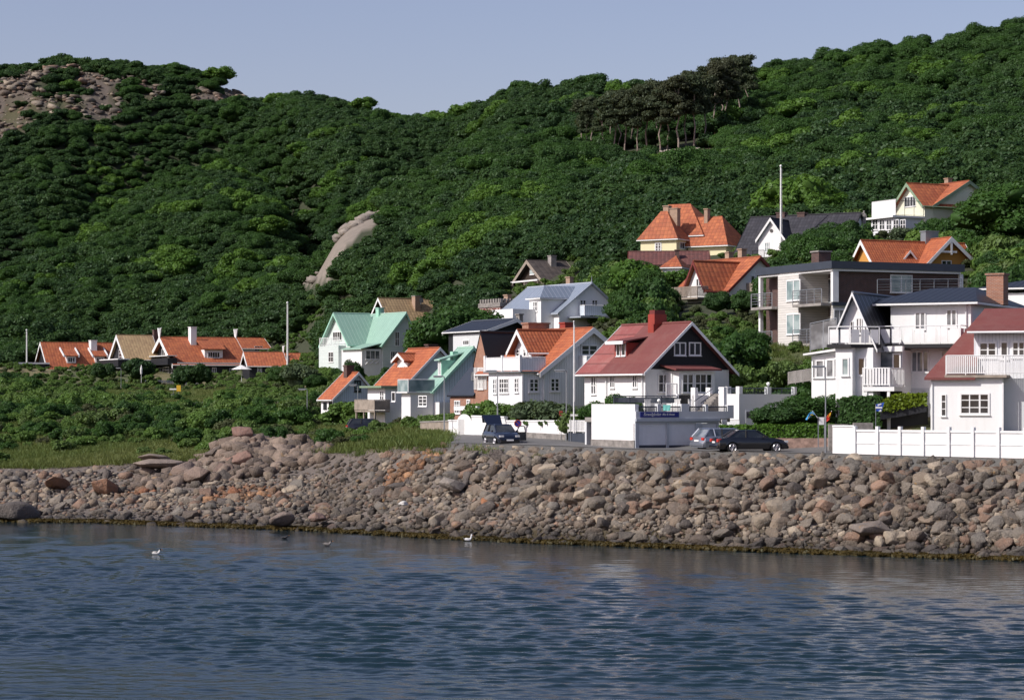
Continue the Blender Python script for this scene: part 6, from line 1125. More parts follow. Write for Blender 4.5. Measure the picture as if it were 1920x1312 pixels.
def low(X, Y, Z, px, py, st, r):
    road = (Y < st[3][0]+2.5)*(px > 815); path = (px > 300)*(px < 408)*(Y > 274)*(Y < 308); a, b, c = slabmask(px, py, Y); return (Y > st[2][0]+18)*(Y < 470)*~road*~path*~a*~((px > 190)*(px < 430)*(Y > 300)*(Y < 378))*visible(X, Y, Z, 1.5)*((Y < 330) | (r.random(len(X)) < .8))
shrubs('low_scrub', 'low bushes and ground cover on the slopes around the houses', -105, 105, 165, 470, 2.0, 29, low, ['bush', 'heath', 'bush'], .4, 1.0, hmul=.5)
# long grass
V, Q = [], []
r = np.random.default_rng(77); n = 90; p = r.normal(0, .35, (n, 2)); a = r.uniform(0, 6.28, n); hgt = r.uniform(.15, .40, n); b = np.stack([np.cos(a), np.sin(a)], 1)*.025; l = r.normal(0, .13, (n, 2))
gv = np.stack([np.c_[p-b, np.zeros(n)], np.c_[p+b, np.zeros(n)], np.c_[p+l+b*.3, hgt], np.c_[p+l-b*.3, hgt]], 1).reshape(-1, 3); grass_me = mesh_np('grass_tuft', gv, np.arange(4*n).reshape(-1, 4), M['blade_grass'], link=False)
X, Y, r = jitter_grid(-80, 25, 150, 400, .62, 23); Z = ground(X, Y); px = 960+F*X/Y; st = [f(px) for f in ST]
road = (Y > st[2][0]+.6)*(Y < st[3][0]+2)*(px > 835); m = (px > -60)*(px < 1960)*(Y > st[2][0]-1.5)*(Y < st[2][0]+60)*~road*((px < 900) | (r.random(len(X)) < .25))*((Y < 235) | (r.random(len(X)) < .4))*~((px > 308)*(px < 398)*(Y > 280)*(Y < 306)); m |= (px > 190)*(px < 430)*(Y > 306)*(Y < 400)*(r.random(len(X)) < .45); m &= foot_free(X, Y, .2)
m &= ~((Y < st[2][0]+.8)*(px > 840)*(r.random(len(X)) < .85))
X, Y, Z = X[m], Y[m], Z[m]; print('grass', len(X)); s = r.uniform(.7, 1.4, len(X))
scatter('long_grass', np.stack([X, Y, Z], 1), s, r.uniform(0, 6.28, len(X)), np.zeros(len(X)), [grass_me], 'long pale green grass on the bank above the beach', 'grass')
# --- trees and bushes one can point at ---
random.seed(5)
T = [('oak', 860, 250, 553, 'bright green tree left of the castle like building, tops of two street lamps before it', 1.1),
     ('oak', 830, 262, 575, 'leafy tree between the straw yellow roof and the castle like building', 1.0),
     ('oak', 1190, 268, 478, 'big leafy tree right of the blue metal roofed house', 1.2),
     ('oak', 1222, 250, 496, 'broad leafy tree just left of the white house with wooden balconies', .8),
     ('oak', 1172, 240, 528, 'tree whose crown touches the right end of the blue roofed house', .7),
     ('oak', 1500, 262, 432, 'round tree right of the white gabled black roofed house', .75),
     ('oak', 1545, 262, 420, 'tree between the black roofed house and the ochre house', 1.1),
     ('oak', 1590, 268, 402, 'dark tree left of the white terrace of the topmost house', .8),
     ('oak', 1850, 262, 395, 'large dark tree right of the topmost orange roof', 1.4),
     ('oak', 1900, 250, 330, 'tall dark tree at the right edge above the flats', 1.4),
     ('oak', 1760, 272, 400, 'pale leaved tree below the topmost orange roof', .9),
     ('silver', 1690, 268, 418, 'silvery flowering shrub below the white terrace of the topmost house', 1.2),
     ('oak', 1860, 232, 478, 'leafy tree right of the ochre house', 1.0),
     ('oak', 1400, 222, 572, 'light green tree in front of the white house with wooden balconies', 1.0),
     ('oak', 1345, 225, 588, 'round tree below the white house with wooden balconies', 1.0),
     ('oak', 1410, 190, 652, 'rounded yellow green tree right of the black gabled house, below the flats', .9),
     ('forest', 260, 400, 662, 'dark garden tree in front of the tan roofed black house', .9),
     ('forest', 192, 402, 672, 'dark leafy tree hiding the right dormer of the leftmost black house', .9),
     ('forest', 345, 392, 674, 'dark garden tree in front of the second orange roof on the left', .7),
     ('forest', 375, 392, 670, 'dark garden tree right beside the one in front of the carved ridge house', .7),
     ('silver', 560, 300, 672, 'grey green tree left of the big green roofed villa', 1.2),
     ('oak', 525, 330, 678, 'green tree covering the end of the low orange wing', 1.0),
     ('oak', 592, 290, 700, 'dark tree at the lower left corner of the green roofed villa', .9),
     ('oak', 662, 285, 668, 'dark tree in front of the glazed veranda', .55),
     ('oak', 730, 290, 694, 'broad dark tree under the right gable of the green roofed villa', .8),
     ('bush', 635, 222, 770, 'round clipped bush in front of the small cottage', 1.0),
     ('bush', 690, 220, 772, 'dark bush at the right corner of the small cottage', 1.3),
     ('bush', 898, 179, 735, 'dark climbing shrub against the brick house', .7),
     ('oak', 1128, 161, 738, 'dark broad hedge like shrub in front of the red felt roofed house', .95),
     ('oak', 1168, 158.5, 724, 'dark shrub rising against the white wall above the garages', .9),
     ('bush', 1090, 162.5, 778, 'bush over the short picket fence by the garages', .8),
     ('bush', 955, 172, 782, 'bushy green shrub at the left end of the rose wall', 1.1),
     ('silver', 1040, 167.3, 778, 'rose bush hanging over the right part of the rose wall', 1.2),
     ('silver', 1000, 169.3, 779, 'rose bush hanging over the middle of the rose wall', 1.3),
     ('oak', 1520, 151.5, 737, 'big dark round shrub behind the flags, left of the street lamp', 1.6),
     ('oak', 1470, 151.5, 762, 'left shoulder of dark shrubbery beside the annex door', 1.3),
     ('oak', 1555, 152, 745, 'dark shrub right behind the right hand street lamp', 1.1),
     ('bright', 500, 600, 428, 'bright yellow green tree on the lower left hillside, left of the granite slab', 1.2),
     ('bright', 410, 560, 485, 'bright green tree in the hollow above the carved ridge house', 1.3),
     ('bright', 345, 540, 500, 'light green tree left of its twin above the black houses', 1.2),
     ('bright', 575, 690, 282, 'rounded bright green tree standing out high on the middle hillside', 1.6),
     ('bright', 815, 700, 225, 'light green tree below the notch in the skyline', 1.2),
     ('bright', 870, 690, 232, 'light green tree right of the one below the skyline notch', 1.3),
     ('bright', 680, 760, 228, 'pale green tree just below the left skyline', 1.1),
     ('bright', 1500, 470, 208, 'light green broad tree right of the pine grove', 1.5),
     ('oak', 1110, 745, 140, 'airy spreading tree standing above the skyline left of the pines', 1.1),
     ('oak', 550, 835, 158, 'round tree crown on the skyline right of the left summit', 1.0),
     ('oak', 980, 740, 150, 'dark tree on the skyline between the notch and the airy tree', .9),
     ('oak', 1560, 690, 80, 'tree crown sticking up on the right ridge above the white flagpole', .9),
     ('oak', 1720, 690, 62, 'pointed tree crown on the right ridge above the topmost orange roof', .9)]
for k, px, Y, top, lb, wd in T:
    if Y > 455:
        sky = 'skyline' in lb or 'ridge' in lb; plant(k, px, yat(px) if sky else yat(px, top+28), 7.5+wd, 'tree', lb, 'tree', None, None, .8 if sky else 1.5, 1.0+.25*wd); continue
    plant(k, px, Y, 6, 'tree' if k in ('oak', 'bright', 'forest') and 'shrub' not in lb else 'bush', lb, 'tree' if k in ('oak', 'bright', 'forest') and 'shrub' not in lb else 'bush', None, top, .2, wd)
PN = [(1130, 560, 175), (1152, 562, 168), (1172, 560, 158), (1195, 558, 165), (1212, 560, 152), (1238, 556, 160), (1252, 556, 148), (1272, 554, 140), (1285, 560, 128), (1302, 556, 138), (1322, 562, 122), (1340, 570, 112), (1362, 575, 105), (1385, 585, 92), (1400, 600, 100), (1350, 590, 108), (1225, 590, 140), (1110, 580, 172), (1090, 590, 180), (1300, 600, 125), (1160, 585, 160), (1185, 590, 150), (1205, 600, 150), (1245, 605, 138), (1265, 595, 135), (1285, 610, 128), (1320, 600, 118), (1340, 610, 112), (1145, 600, 165), (1375, 610, 100), (1230, 575, 150), (1100, 570, 185)]
for px, Y, top in PN:
    plant('pine', px, Y, 12, 'pine_tree', 'tall brownish pine with a bare pale trunk in the grove on the right hand ridge', 'pine tree', 'pines of the grove on the ridge', top+random.uniform(-7, 9), .3, random.uniform(.7, .95))
# --- clipped hedges: a box of leaves each ---
def hedge(name, label, pts, mat, leaf=.09, dens=230, thick=1.0):
    """pts: (px, Y, py_top, py_bottom)"""
    r = np.random.default_rng(len(pts)*7+int(pts[0][0])); P = [(PT(px, pt, Y), PT(px, pb, Y)) for px, Y, pt, pb in pts]; O = P[0][1]; Vs = []; core = MB()
    for (t0, b0), (t1, b1) in zip(P[:-1], P[1:]):
        L = (b1-b0).length; Hh = ((t0.z-b0.z)+(t1.z-b1.z))/2; n = int(dens*L*(Hh+thick)); k = r.random(n); f = r.random(n)*(Hh+thick); zz = np.where(f < Hh, f/Hh, 1.0); yy = np.where(f < Hh, 0, f-Hh)
        b = np.array(b0)[None]*(1-k)[:, None]+np.array(b1)[None]*k[:, None]; t = np.array(t0)[None]*(1-k)[:, None]+np.array(t1)[None]*k[:, None]; p = b+(t-b)*zz[:, None]; p[:, 1] += yy; bul = .22*(fbm(p[:, 0], p[:, 2]+50, 1.1, 3, 3)-.5); p[:, 1] -= bul; p[:, 2] += np.where(f >= Hh, bul, 0); p += r.normal(0, .05, p.shape)
        nr_ = np.where((f < Hh)[:, None], np.array([-.1, -1, .35]), np.array([0, -.2, 1]))+r.normal(0, .5, p.shape); nr_ /= np.linalg.norm(nr_, axis=1)[:, None]; t1_ = np.cross(nr_, r.normal(size=p.shape)); t1_ /= np.linalg.norm(t1_, axis=1)[:, None]; t2 = np.cross(nr_, t1_); s = leaf*(.6+.8*r.random(n))[:, None]
        Vs.append(np.stack([p-t1_*s, p-t2*s*.7, p+t1_*s, p+t2*s*.7+nr_*s*.3], 1).reshape(-1, 3)-np.array(O)); c = lambda q, y, z: (q.x-O.x, q.y-O.y+y, z-O.z)
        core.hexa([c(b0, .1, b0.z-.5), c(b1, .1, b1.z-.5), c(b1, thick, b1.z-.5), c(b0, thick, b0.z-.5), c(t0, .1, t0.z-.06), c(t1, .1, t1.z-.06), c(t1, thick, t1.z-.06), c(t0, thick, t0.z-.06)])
    root = empty(name, O, 0, label, 'hedge'); Va = np.concatenate(Vs); mesh_np('foliage', Va, np.arange(len(Va)).reshape(-1, 4), M[mat], root); core.build('hedge_core', 'black_boards', root); return root  # solid core behind the leaves, coloured black
hedge('hedge', 'long low clipped hedge on the stone wall behind the black car', [(1352, 150.5, 799, 822), (1450, 149.5, 797.5, 822), (1562, 148.5, 797, 822)], 'leaf_hedge')
hedge('hedge', 'tall leafy green hedge between the round dark shrub and the blue sign', [(1572, 150, 752, 806), (1600, 149.5, 745, 806), (1652, 149, 744, 806)], 'leaf_oak', .11, 200, 1.6)
hedge('hedge', 'tall hedge with lime green top beside the right edge house', [(1652, 148.6, 757, 772), (1680, 148.6, 743, 768), (1738, 148.2, 739, 757)], 'leaf_hedge_lime', .1, 260, 2.2)
hedge('hedge', 'dark clipped shrubs over the beige concrete wall', [(785, 183.5, 783, 794), (850, 177.5, 777, 792)], 'leaf_bush', .1, 200, .8)
q = MB(); a_, b_ = PT(1655, 770, 150), PT(1740, 760, 150); q.hexa([(a_.x, a_.y, 4.8), (b_.x, b_.y, 4.8), (b_.x, b_.y+.8, 4.8), (a_.x, a_.y+.8, 4.8), (a_.x, a_.y, a_.z), (b_.x, b_.y, b_.z), (b_.x, b_.y+.8, b_.z), (a_.x, a_.y+.8, a_.z)]); tag(q.build('black_slab', 'black_paint'), 'black upright slab under the lime topped hedge', 'fence')  # flat black slab below the hedge
# ================= cars =================
def car(name, label, px, by, D, heading, paint, L=4.6, Wd=1.78, Hh=1.43, kind='sedan', tailgate=False, door=False):
    p = PT(px, by, D); root = empty(name, p, math.radians(heading), label, 'car', None); h = L/2; w = Wd/2
    if kind == 'sedan': zb = [( -h, .62, .80), (-h+.12, .90, .93), (-h+.9, .97, .98), (-.8, .95, 1), (.75, .93, 1), (h-1.15, .92, .99), (h-.5, .82, .96), (h-.12, .66, .88), (h, .50, .72)]; cab = [(-h+.75, -.0), (-.95, 1), (.25, 1), (h-1.35, 0)]
    elif kind == 'estate': zb = [(-h, .66, .84), (-h+.1, .90, .95), (-h+.6, .95, 1), (-.8, .94, 1), (.75, .93, 1), (h-1.15, .92, .99), (h-.5, .82, .96), (h-.12, .66, .88), (h, .50, .72)]; cab = [(-h+.12, 0), (-h+.6, 1), (.35, 1), (h-1.35, 0)]
    else: zb = [(-h, .70, .84), (-h+.1, .95, .95), (-h+.6, 1.0, 1), (-.6, .98, 1), (.6, .97, 1), (h-.95, .95, .99), (h-.45, .84, .96), (h-.1, .66, .88), (h, .48, .74)]; cab = [(-h+.1, 0), (-h+.42, 1), (.25, 1), (h-.95, 0)]
    belt = lambda x: np.interp(x, [q[0] for q in zb], [q[1] for q in zb]); wid = lambda x: w*np.interp(x, [q[0] for q in zb], [q[2] for q in zb])
    xs = sorted(set([q[0] for q in zb]+list(np.linspace(-h, h, 25)))); V = []; 
    wx = (-h+.95, h-.88); R = .33
    for x in xs:
        ww, zz = wid(x), belt(x); lo = .22
        for c in wx:
            if abs(x-c) < R+.05: lo = max(lo, .32+math.sqrt(max(0, (R+.05)**2-(x-c)**2))*.93)
        V += [(x, -ww*.9, lo), (x, -ww, max(lo+.02, .48)), (x, -ww*.97, max(lo+.03, zz-.12)), (x, -ww*.86, zz), (x, 0, zz+.04), (x, ww*.86, zz), (x, ww*.97, max(lo+.03, zz-.12)), (x, ww, max(lo+.02, .48)), (x, ww*.9, lo)]
    Q = [(i*9+j, i*9+j+1, (i+1)*9+j+1, (i+1)*9+j) for i in range(len(xs)-1) for j in range(8)]; body = MB(); body.V = V; body.Fc = [list(q) for q in Q]+[list(range(9))[::-1], list(range(len(V)-9, len(V)))]; body.uv = [[(0, 0)]*len(f) for f in body.Fc]; b = body.build('body', paint, root, smooth=True)
    m_ = b.modifiers.new('edge', 'EDGE_SPLIT'); m_.split_angle = math.radians(38)
    MB().box(-h+.3, h-.3, -w*.8, w*.8, .2, .5).build('underbody', 'rubber', root)
    # greenhouse
    (x0, _), (x1, _), (x2, _), (x3, _) = cab; zr = Hh; gb, gt = w*.84, w*.66; B_ = lambda x: belt(x)+.0
    gl = MB(); gl.hexa([(x0, -gb*.95, B_(x0)-.03), (x3, -gb*.95, B_(x3)-.03), (x3, gb*.95, B_(x3)-.03), (x0, gb*.95, B_(x0)-.03), (x1, -gt, zr-.05), (x2, -gt, zr-.05), (x2, gt, zr-.05), (x1, gt, zr-.05)]); gl.build('windows', 'glass_grey' if kind == 'estate' else 'glass', root)
    rf = MB(); rf.hexa([(x1-.06, -gt-.04, zr-.07), (x2+.06, -gt-.04, zr-.07), (x2+.06, gt+.04, zr-.07), (x1-.06, gt+.04, zr-.07), (x1+.1, -gt+.1, zr), (x2-.1, -gt+.1, zr), (x2-.1, gt-.1, zr), (x1+.1, gt-.1, zr)])
    for s in (-1, 1):
        for a, c in (((x0, s*gb*.96, B_(x0)), (x1, s*(gt+.02), zr-.04)), ((x3, s*gb*.96, B_(x3)), (x2, s*(gt+.02), zr-.04))): rf.tube(a, c, .045, 4)
        pb_ = MB(); pb_.tube(((x1+x2)/2-.15, s*(gb+.0), B_(0)), ((x1+x2)/2-.1, s*(gt+.02), zr-.04), .045, 4); pb_.build('door_pillar', 'rubber', root)
        if kind == 'estate': rf.tube((x1+.35, s*(gb+.0), B_(0)), (x1+.3, s*(gt+.02), zr-.04), .05, 4)
    rf.build('roof', paint, root)
    for c in wx:
        for s in (-1, 1):
            wh = MB(); wh.tube((c, s*(w-.22), .32), (c, s*(w-.01), .32), .32, 18); t_ = wh.build('wheel', 'rubber', root); rm = MB(); rm.tube((c, s*(w-.03), .32), (c, s*(w+.004), .32), .06, 8)
            for i in range(10): a = 2*math.pi*i/10; rm.tube((c+.05*math.cos(a), s*(w-.0), .32+.05*math.sin(a)), (c+.21*math.cos(a), s*(w-.0), .32+.21*math.sin(a)), .02, 4)
            for i in range(16): a, e = 2*math.pi*i/16, 2*math.pi*(i+1)/16; rm.tube((c+.22*math.cos(a), s*w, .32+.22*math.sin(a)), (c+.22*math.cos(e), s*w, .32+.22*math.sin(e)), .018, 4)
            rm.build('rim', 'alloy', t_)
    for s in (-1, 1):
        MB().box(-h-.015, -h+.25, s*w*.56, s*w*.87, .66 if kind == 'sedan' else .68, .86).build('tail_light', 'lamp_red', root, bev=.02); MB().box(h-.30, h-.03, s*w*.48, s*w*.84, .60, .74).build('headlight', 'lamp_clear', root, bev=.02); MB().box(x3-.45, x3-.25, s*w*.97, s*w*1.1, .95, 1.08).build('mirror', paint, root, bev=.02)
    MB().box(-h-.03, -h, -.25, .25, .60, .71).build('number_plate', 'white_paint', root); MB().box(h-.01, h+.03, -.25, .25, .36, .47).build('number_plate', 'white_paint', root)
    MB().box(-h-.06, -h+.15, -w*.86, w*.86, .30, .50).build('bumper', paint, root, bev=.04); MB().box(h-.12, h+.02, -w*.8, w*.8, .24, .40).build('bumper', 'rubber', root, bev=.03)
    if tailgate:
        t_ = MB(); a, bq = (x1-.02, zr), (x1-.85, zr+.62); t_.hexa([(a[0], -gt, a[1]-.05), (bq[0], -w*.78, bq[1]-.06), (bq[0], w*.78, bq[1]-.06), (a[0], gt, a[1]-.05), (a[0], -gt, a[1]), (bq[0], -w*.78, bq[1]), (bq[0], w*.78, bq[1]), (a[0], gt, a[1])]); t2 = t_.build('tailgate', paint, root)
        g_ = MB(); g_.hexa([(bq[0]-.0, -w*.72, bq[1]-.55), (bq[0]+.06, -w*.72, bq[1]-.55), (bq[0]+.06, w*.72, bq[1]-.55), (bq[0], w*.72, bq[1]-.55), (bq[0]-.05, -w*.78, bq[1]), (bq[0], -w*.78, bq[1]), (bq[0], w*.78, bq[1]), (bq[0]-.05, w*.78, bq[1])]); g_.build('tailgate_rim', paint, t2); MB().box(bq[0]+.06, bq[0]+.08, -w*.6, w*.6, bq[1]-.5, bq[1]-.12).build('tailgate_glass', 'glass_light', t2)
    if door:
        d_ = MB(); hx, hy = h-1.25, w*.98; ex, ey = hx-.55, hy+.85; d_.hexa([(hx, hy, .35), (ex, ey, .35), (ex+.05, ey+.05, .35), (hx+.05, hy+.05, .35), (hx, hy, .95), (ex, ey, .95), (ex+.05, ey+.05, .95), (hx+.05, hy+.05, .95)]); d2 = d_.build('door', paint, root); g_ = MB()
        for A, Bp in (((hx, hy, .95), (hx*.45+ex*.55, hy*.45+ey*.55-.12, 1.36)), ((hx*.45+ex*.55, hy*.45+ey*.55-.12, 1.36), (ex, ey-.08, 1.34)), ((ex, ey-.08, 1.34), (ex, ey, .95))): g_.tube(A, Bp, .035, 5)
        g_.build('door_frame', paint, d2)
    return root
car('parked_car', 'black saloon with alloy wheels, nearest the road edge below the low hedge', 1405, 847.5, 145.5, 14, 'car_black', 4.75, 1.82, 1.43, 'sedan')
car('parked_car', 'silver estate car half hidden behind the black saloon, by the garage doors', 1362, 844, 150, 30, 'car_silver', 4.7, 1.8, 1.47, 'estate')
car('parked_car', 'dark blue small car with its tailgate and a door standing open', 940, 835, 160, -72, 'car_blue', 4.0, 1.74, 1.5, 'hatch', True, True)
car('parked_car', 'dark car with only its roof showing over the bank, by the low cottage wall', 694, 815, 203, 8, 'car_black', 4.2, 1.75, 1.45, 'hatch')
# ================= poles, lamps, signs =================
def lamp(px, by, top, Y, label, arm=-1, group='street lamps'):
    b = PT(px, by, Y); t = PT(px, top, Y); h = t.z-b.z; o = empty('street_lamp', b, 0, label, 'street lamp', group); MB().tube((0, 0, -.6), (0, 0, h*.45), .06, 8).tube((0, 0, h*.45), (0, 0, h), .04, 8).build('pole', 'grey_metal', o)
    m = MB(); m.box(arm*.05, arm*.85, -.11, .11, h-.03, h+.09); m.build('lamp_head', 'grey_metal', o, bev=.03); MB().box(arm*.2, arm*.8, -.08, .08, h-.07, h-.03).build('lamp_glass', 'lamp_clear', o)
for a in ((576, 801, 730, 222, 'street lamp left of the small cottage'), (671, 797, 722, 226, 'street lamp in front of the cottage gable'), (833, 813, 706, 175, 'street lamp in front of the green metal roof'), (933, 820, 696, 168.5, 'street lamp behind the blue car with the open tailgate'), (1062, 829, 695, 162, 'street lamp at the right end of the rose wall'), (1548, 849, 688, 144, 'tall street lamp at the left end of the long white wall'), (826, 690, 612, 255, 'street lamp high among trees right of the straw yellow roof'), (1182, 595, 562, 240, 'street lamp on the bushy slope above the red felt roof'), (227, 745, 690, 380, 'dark street lamp in the meadow below the black houses')): lamp(*a)
def flagpole(px, by, top, Y, label, r=.07):
    b = PT(px, by, Y); t = PT(px, top, Y); h = t.z-b.z; o = empty('flagpole', b, 0, label, 'flagpole', 'white flagpoles'); MB().tube((0, 0, -1), (0, 0, h), r*1.2, 8, r*.7).build('pole', 'white_paint', o); MB().ball((0, 0, h+r), r*1.4).build('finial', 'white_paint', o); MB().tube((r*1.5, -.05, 1.2), (r*1.1, -.05, h-.2), .012, 4).build('halyard', 'cloth_white', o)
flagpole(50, 700, 620, 445, 'white flagpole at the far left beside the leftmost black house', .13); flagpole(539, 690, 569, 395, 'white flagpole in front of the low orange wing', .14); flagpole(1076, 785, 604, 160, 'white flagpole in front of the white timber house gable', .045); flagpole(1464, 470, 313, 284, 'tall white flagpole before the white gable of the black roofed house', .11)
# Swedish flag, red yellow flag and the notice board
nb = empty('notice_board', PT(1541, 822, 146), 0, 'white notice board on two posts beside the street lamp, under two flags', 'notice board'); k = F/146; zz = lambda y: (822-y)/k
MB().box(-.24, .18, -.03, .03, zz(796), zz(782)).build('board', 'white_paint', nb); m = MB(); m.box(-.26, -.2, -.03, .03, -.6, zz(783)); m.box(.14, .2, -.03, .03, -.6, zz(783)); m.build('post', 'grey_metal', nb)
def cloth(name, label, cat, pts, cols, pole, parent_label=None):
    """a small drooping flag hung from a slanting stick; pts = outline grid (px, py) rows"""
    Y = 145.8; O = PT(pole[0][0], pole[0][1], Y); o = empty(name, O, 0, label, cat); a, b = PT(*pole[0], Y)-O, PT(*pole[1], Y)-O; MB().tube(a, b, .02, 5).build('stick', 'white_paint', o)
    for j, (mat, q) in enumerate(cols):
        m = MB(); P = [PT(x, y, Y)-O+Vector((0, -.04-.05*math.sin(i*1.9+j), 0)) for i, (x, y) in enumerate(q)]; m.prism([tuple(p) for p in P], (0, .012, 0)); m.build('cloth', mat, o)
cloth('flag', 'small blue flag with a yellow cross on a stick at the notice board', 'flag', None, [('flag_blue', [(1523.5, 770.5), (1517, 774), (1514, 780), (1510, 786), (1513, 787), (1518, 783), (1523, 778), (1528, 777)]), ('flag_yellow', [(1522.5, 772), (1519.5, 775), (1521, 779.5), (1525, 777.5)]), ('flag_yellow', [(1524.5, 774), (1519, 776.5), (1513, 784.5), (1514.5, 785), (1520, 778.5), (1525.5, 776)])], [(1533, 783), (1523, 769.5)])
cloth('flag', 'small red flag with a yellow diagonal on a stick at the street lamp', 'flag', None, [('flag_red', [(1558.5, 771), (1554, 775), (1549, 783), (1546, 790), (1550, 790), (1555, 786), (1558, 778)]), ('flag_yellow', [(1557.5, 773), (1552, 777.5), (1550, 782), (1553, 782), (1556.5, 778)])], [(1551, 786), (1559.5, 770)])
sg = empty('ice_cream_sign', PT(1648, 812, 148), 0, 'blue and white ice cream banner at the edge of the hedge', 'sign'); k = F/148; f2 = lambda x, y: ((x-1648)/k, 0, (812-y)/k)
MB().prism([f2(1642, 758), f2(1658, 754), f2(1655, 764), f2(1653, 772), f2(1641, 770), f2(1643, 764)], (0, .03, 0)).build('banner', 'sign_lightblue' if 'sign_lightblue' in M else 'sign_blue', sg); MB().tube(f2(1642, 815), f2(1642, 758), .025, 5).build('pole', 'grey_metal', sg)
m = MB(); m.prism([(p[0], -.03, p[2]) for p in (f2(1641.5, 762), f2(1654, 762.5), f2(1654, 765.5), f2(1641.5, 765.5))], (0, .02, 0)); m.prism([(p[0], -.03, p[2]) for p in (f2(1645, 759.5), f2(1647, 757.5), f2(1652, 756.5), f2(1653, 758), f2(1648, 760), f2(1646.5, 761))], (0, .02, 0)); m.prism([(p[0], -.03, p[2]) for p in (f2(1647, 771), f2(1652, 767), f2(1652.5, 771.5))], (0, .02, 0)); m.build('white_marks', 'white_paint', sg)
def sign(px, by, top, Y, label, head, r=.03, name='road_sign', cat='sign'):
    b = PT(px, by, Y); h = (by-top)*Y/F; o = empty(name, b, 0, label, cat); MB().tube((0, 0, -.5), (0, 0, h), r, 6).build('pole', 'grey_metal', o); head(o, h); return o
sign(335, 756, 722, 330, 'small yellow sign on a thin pole above the grey path', lambda o, h: MB().box(-.3, .3, -.05, 0, h-.9, h).build('plate', 'yellow_paint', o)); sign(325, 756, 728, 328, 'thin white road sign beside the yellow one above the path', lambda o, h: MB().box(-.55, .45, -.05, 0, h-.2, h).build('plate', 'cloth_white', o))
sign(1052, 829, 770, 162.3, 'rusty pole with a small red plate at the rose wall', lambda o, h: MB().box(-.14, .1, -.04, 0, h-.35, h).build('plate', 'red_paint', o)); sign(1070, 829, 776, 161, 'pale street name sign beside the lamp at the rose wall', lambda o, h: MB().box(.0, .75, -.03, 0, h-.15, h).build('plate', 'cloth_white', o), .025)
def rnd_plate(o, h): m = MB(); m.tube((0, -.06, h-.1), (0, -.02, h-.1), .26, 16); d = m.build('plate', 'sign_blue', o); q = MB(); [q.tube((.24*math.cos(a), -.07, h-.1+.24*math.sin(a)), (.24*math.cos(a+.4), -.07, h-.1+.24*math.sin(a+.4)), .035, 4) for a in np.arange(0, 6.28, .3927)]; q.tube((-.16, -.07, h+.06), (.16, -.07, h-.26), .03, 4); q.build('red_ring', 'red_paint', d)
sign(971, 822, 791, 166.5, 'round blue no parking sign with a red ring behind the open car door', rnd_plate)
b = PT(325, 752, 322); o = empty('waste_bin', b, 0, 'small white bin at the upper edge of the grey path', 'bin'); MB().tube((0, 0, -.2), (0, 0, .9), .28, 10, .32).build('body', 'cloth_white', o); MB().tube((0, 0, .9), (0, 0, 1.0), .34, 10).build('lid', 'darkgrey_paint', o)
b = PT(265, 712, 396); o = empty('closed_parasol', b, 0, 'folded white parasol in the garden of the black timber houses', 'parasol'); MB().tube((0, 0, -.5), (0, 0, 2.6), .04, 6).build('pole', 'white_paint', o); MB().tube((0, 0, 1.0), (0, 0, 1.8), .15, 8, .22).tube((0, 0, 1.8), (0, 0, 2.6), .22, 8, .03).build('canopy', 'cloth_white', o)
b = PT(453, 709, 396); o = empty('open_parasol', b, 0, 'open white parasol at the right end of the black timber houses', 'parasol'); MB().tube((0, 0, -.5), (0, 0, 2.0), .05, 6).build('pole', 'white_paint', o); m = MB(); [m.face([(0, 0, 2.3), (1.75*math.cos(a), 1.75*math.sin(a), 1.55), (1.75*math.cos(a+.785), 1.75*math.sin(a+.785), 1.55)]) for a in np.arange(0, 6.28, .7854)]; m.prism([(1.75*math.cos(a), 1.75*math.sin(a), 1.5) for a in np.arange(0, 6.28, .7854)], (0, 0, .05)); m.build('canopy', 'cloth_white', o)
def disc(px, py, Y, r, label): o = empty('satellite_dish', PT(px, py, Y), 0, label, 'satellite dish'); MB().tube((0, 0, 0), (.1, -.12, .02), r*.25, 14, r).build('dish', 'concrete', o); MB().tube((0, .0, -.6), (0, 0, 0), .04, 5).build('mount', 'grey_metal', o)
disc(789, 563.5, 361, .42, 'round pale dish beside the chimney on the straw yellow roof')
# statue near the topmost house
b = PT(1620, 431, 286); o = empty('statue', b, 0, 'slender pale garden statue left of the topmost white terrace', 'statue')
me = bpy.data.meshes.new('figure'); J = [(0, 0, 0), (0, 0, .5), (.02, 0, .95), (.0, 0, 1.2), (0, 0, 1.45), (0, 0, 1.58), (.0, 0, 1.78), (.2, -.02, 1.35), (.22, -.08, 1.05), (-.2, -.02, 1.36), (-.14, -.1, 1.6)]; me.from_pydata(J, [(0, 1), (1, 2), (2, 3), (3, 4), (4, 5), (5, 6), (4, 7), (7, 8), (4, 9), (9, 10)], []); me.materials.append(M['concrete'])
f_ = bpy.data.objects.new('figure', me); COL.objects.link(f_); f_.parent = o; sk_ = f_.modifiers.new('skin', 'SKIN'); rr = [.22, .19, .2, .15, .19, .07, .12, .06, .045, .06, .045]
for i, v in enumerate(me.skin_vertices[0].data): v.radius = (rr[i], rr[i]*.8); v.use_root = i == 0
f_.modifiers.new('sub', 'SUBSURF').levels = 1; f_.scale = (1.35,)*3; MB().box(-.35, .35, -.35, .35, -.8, .06).build('pedestal', 'concrete', o)
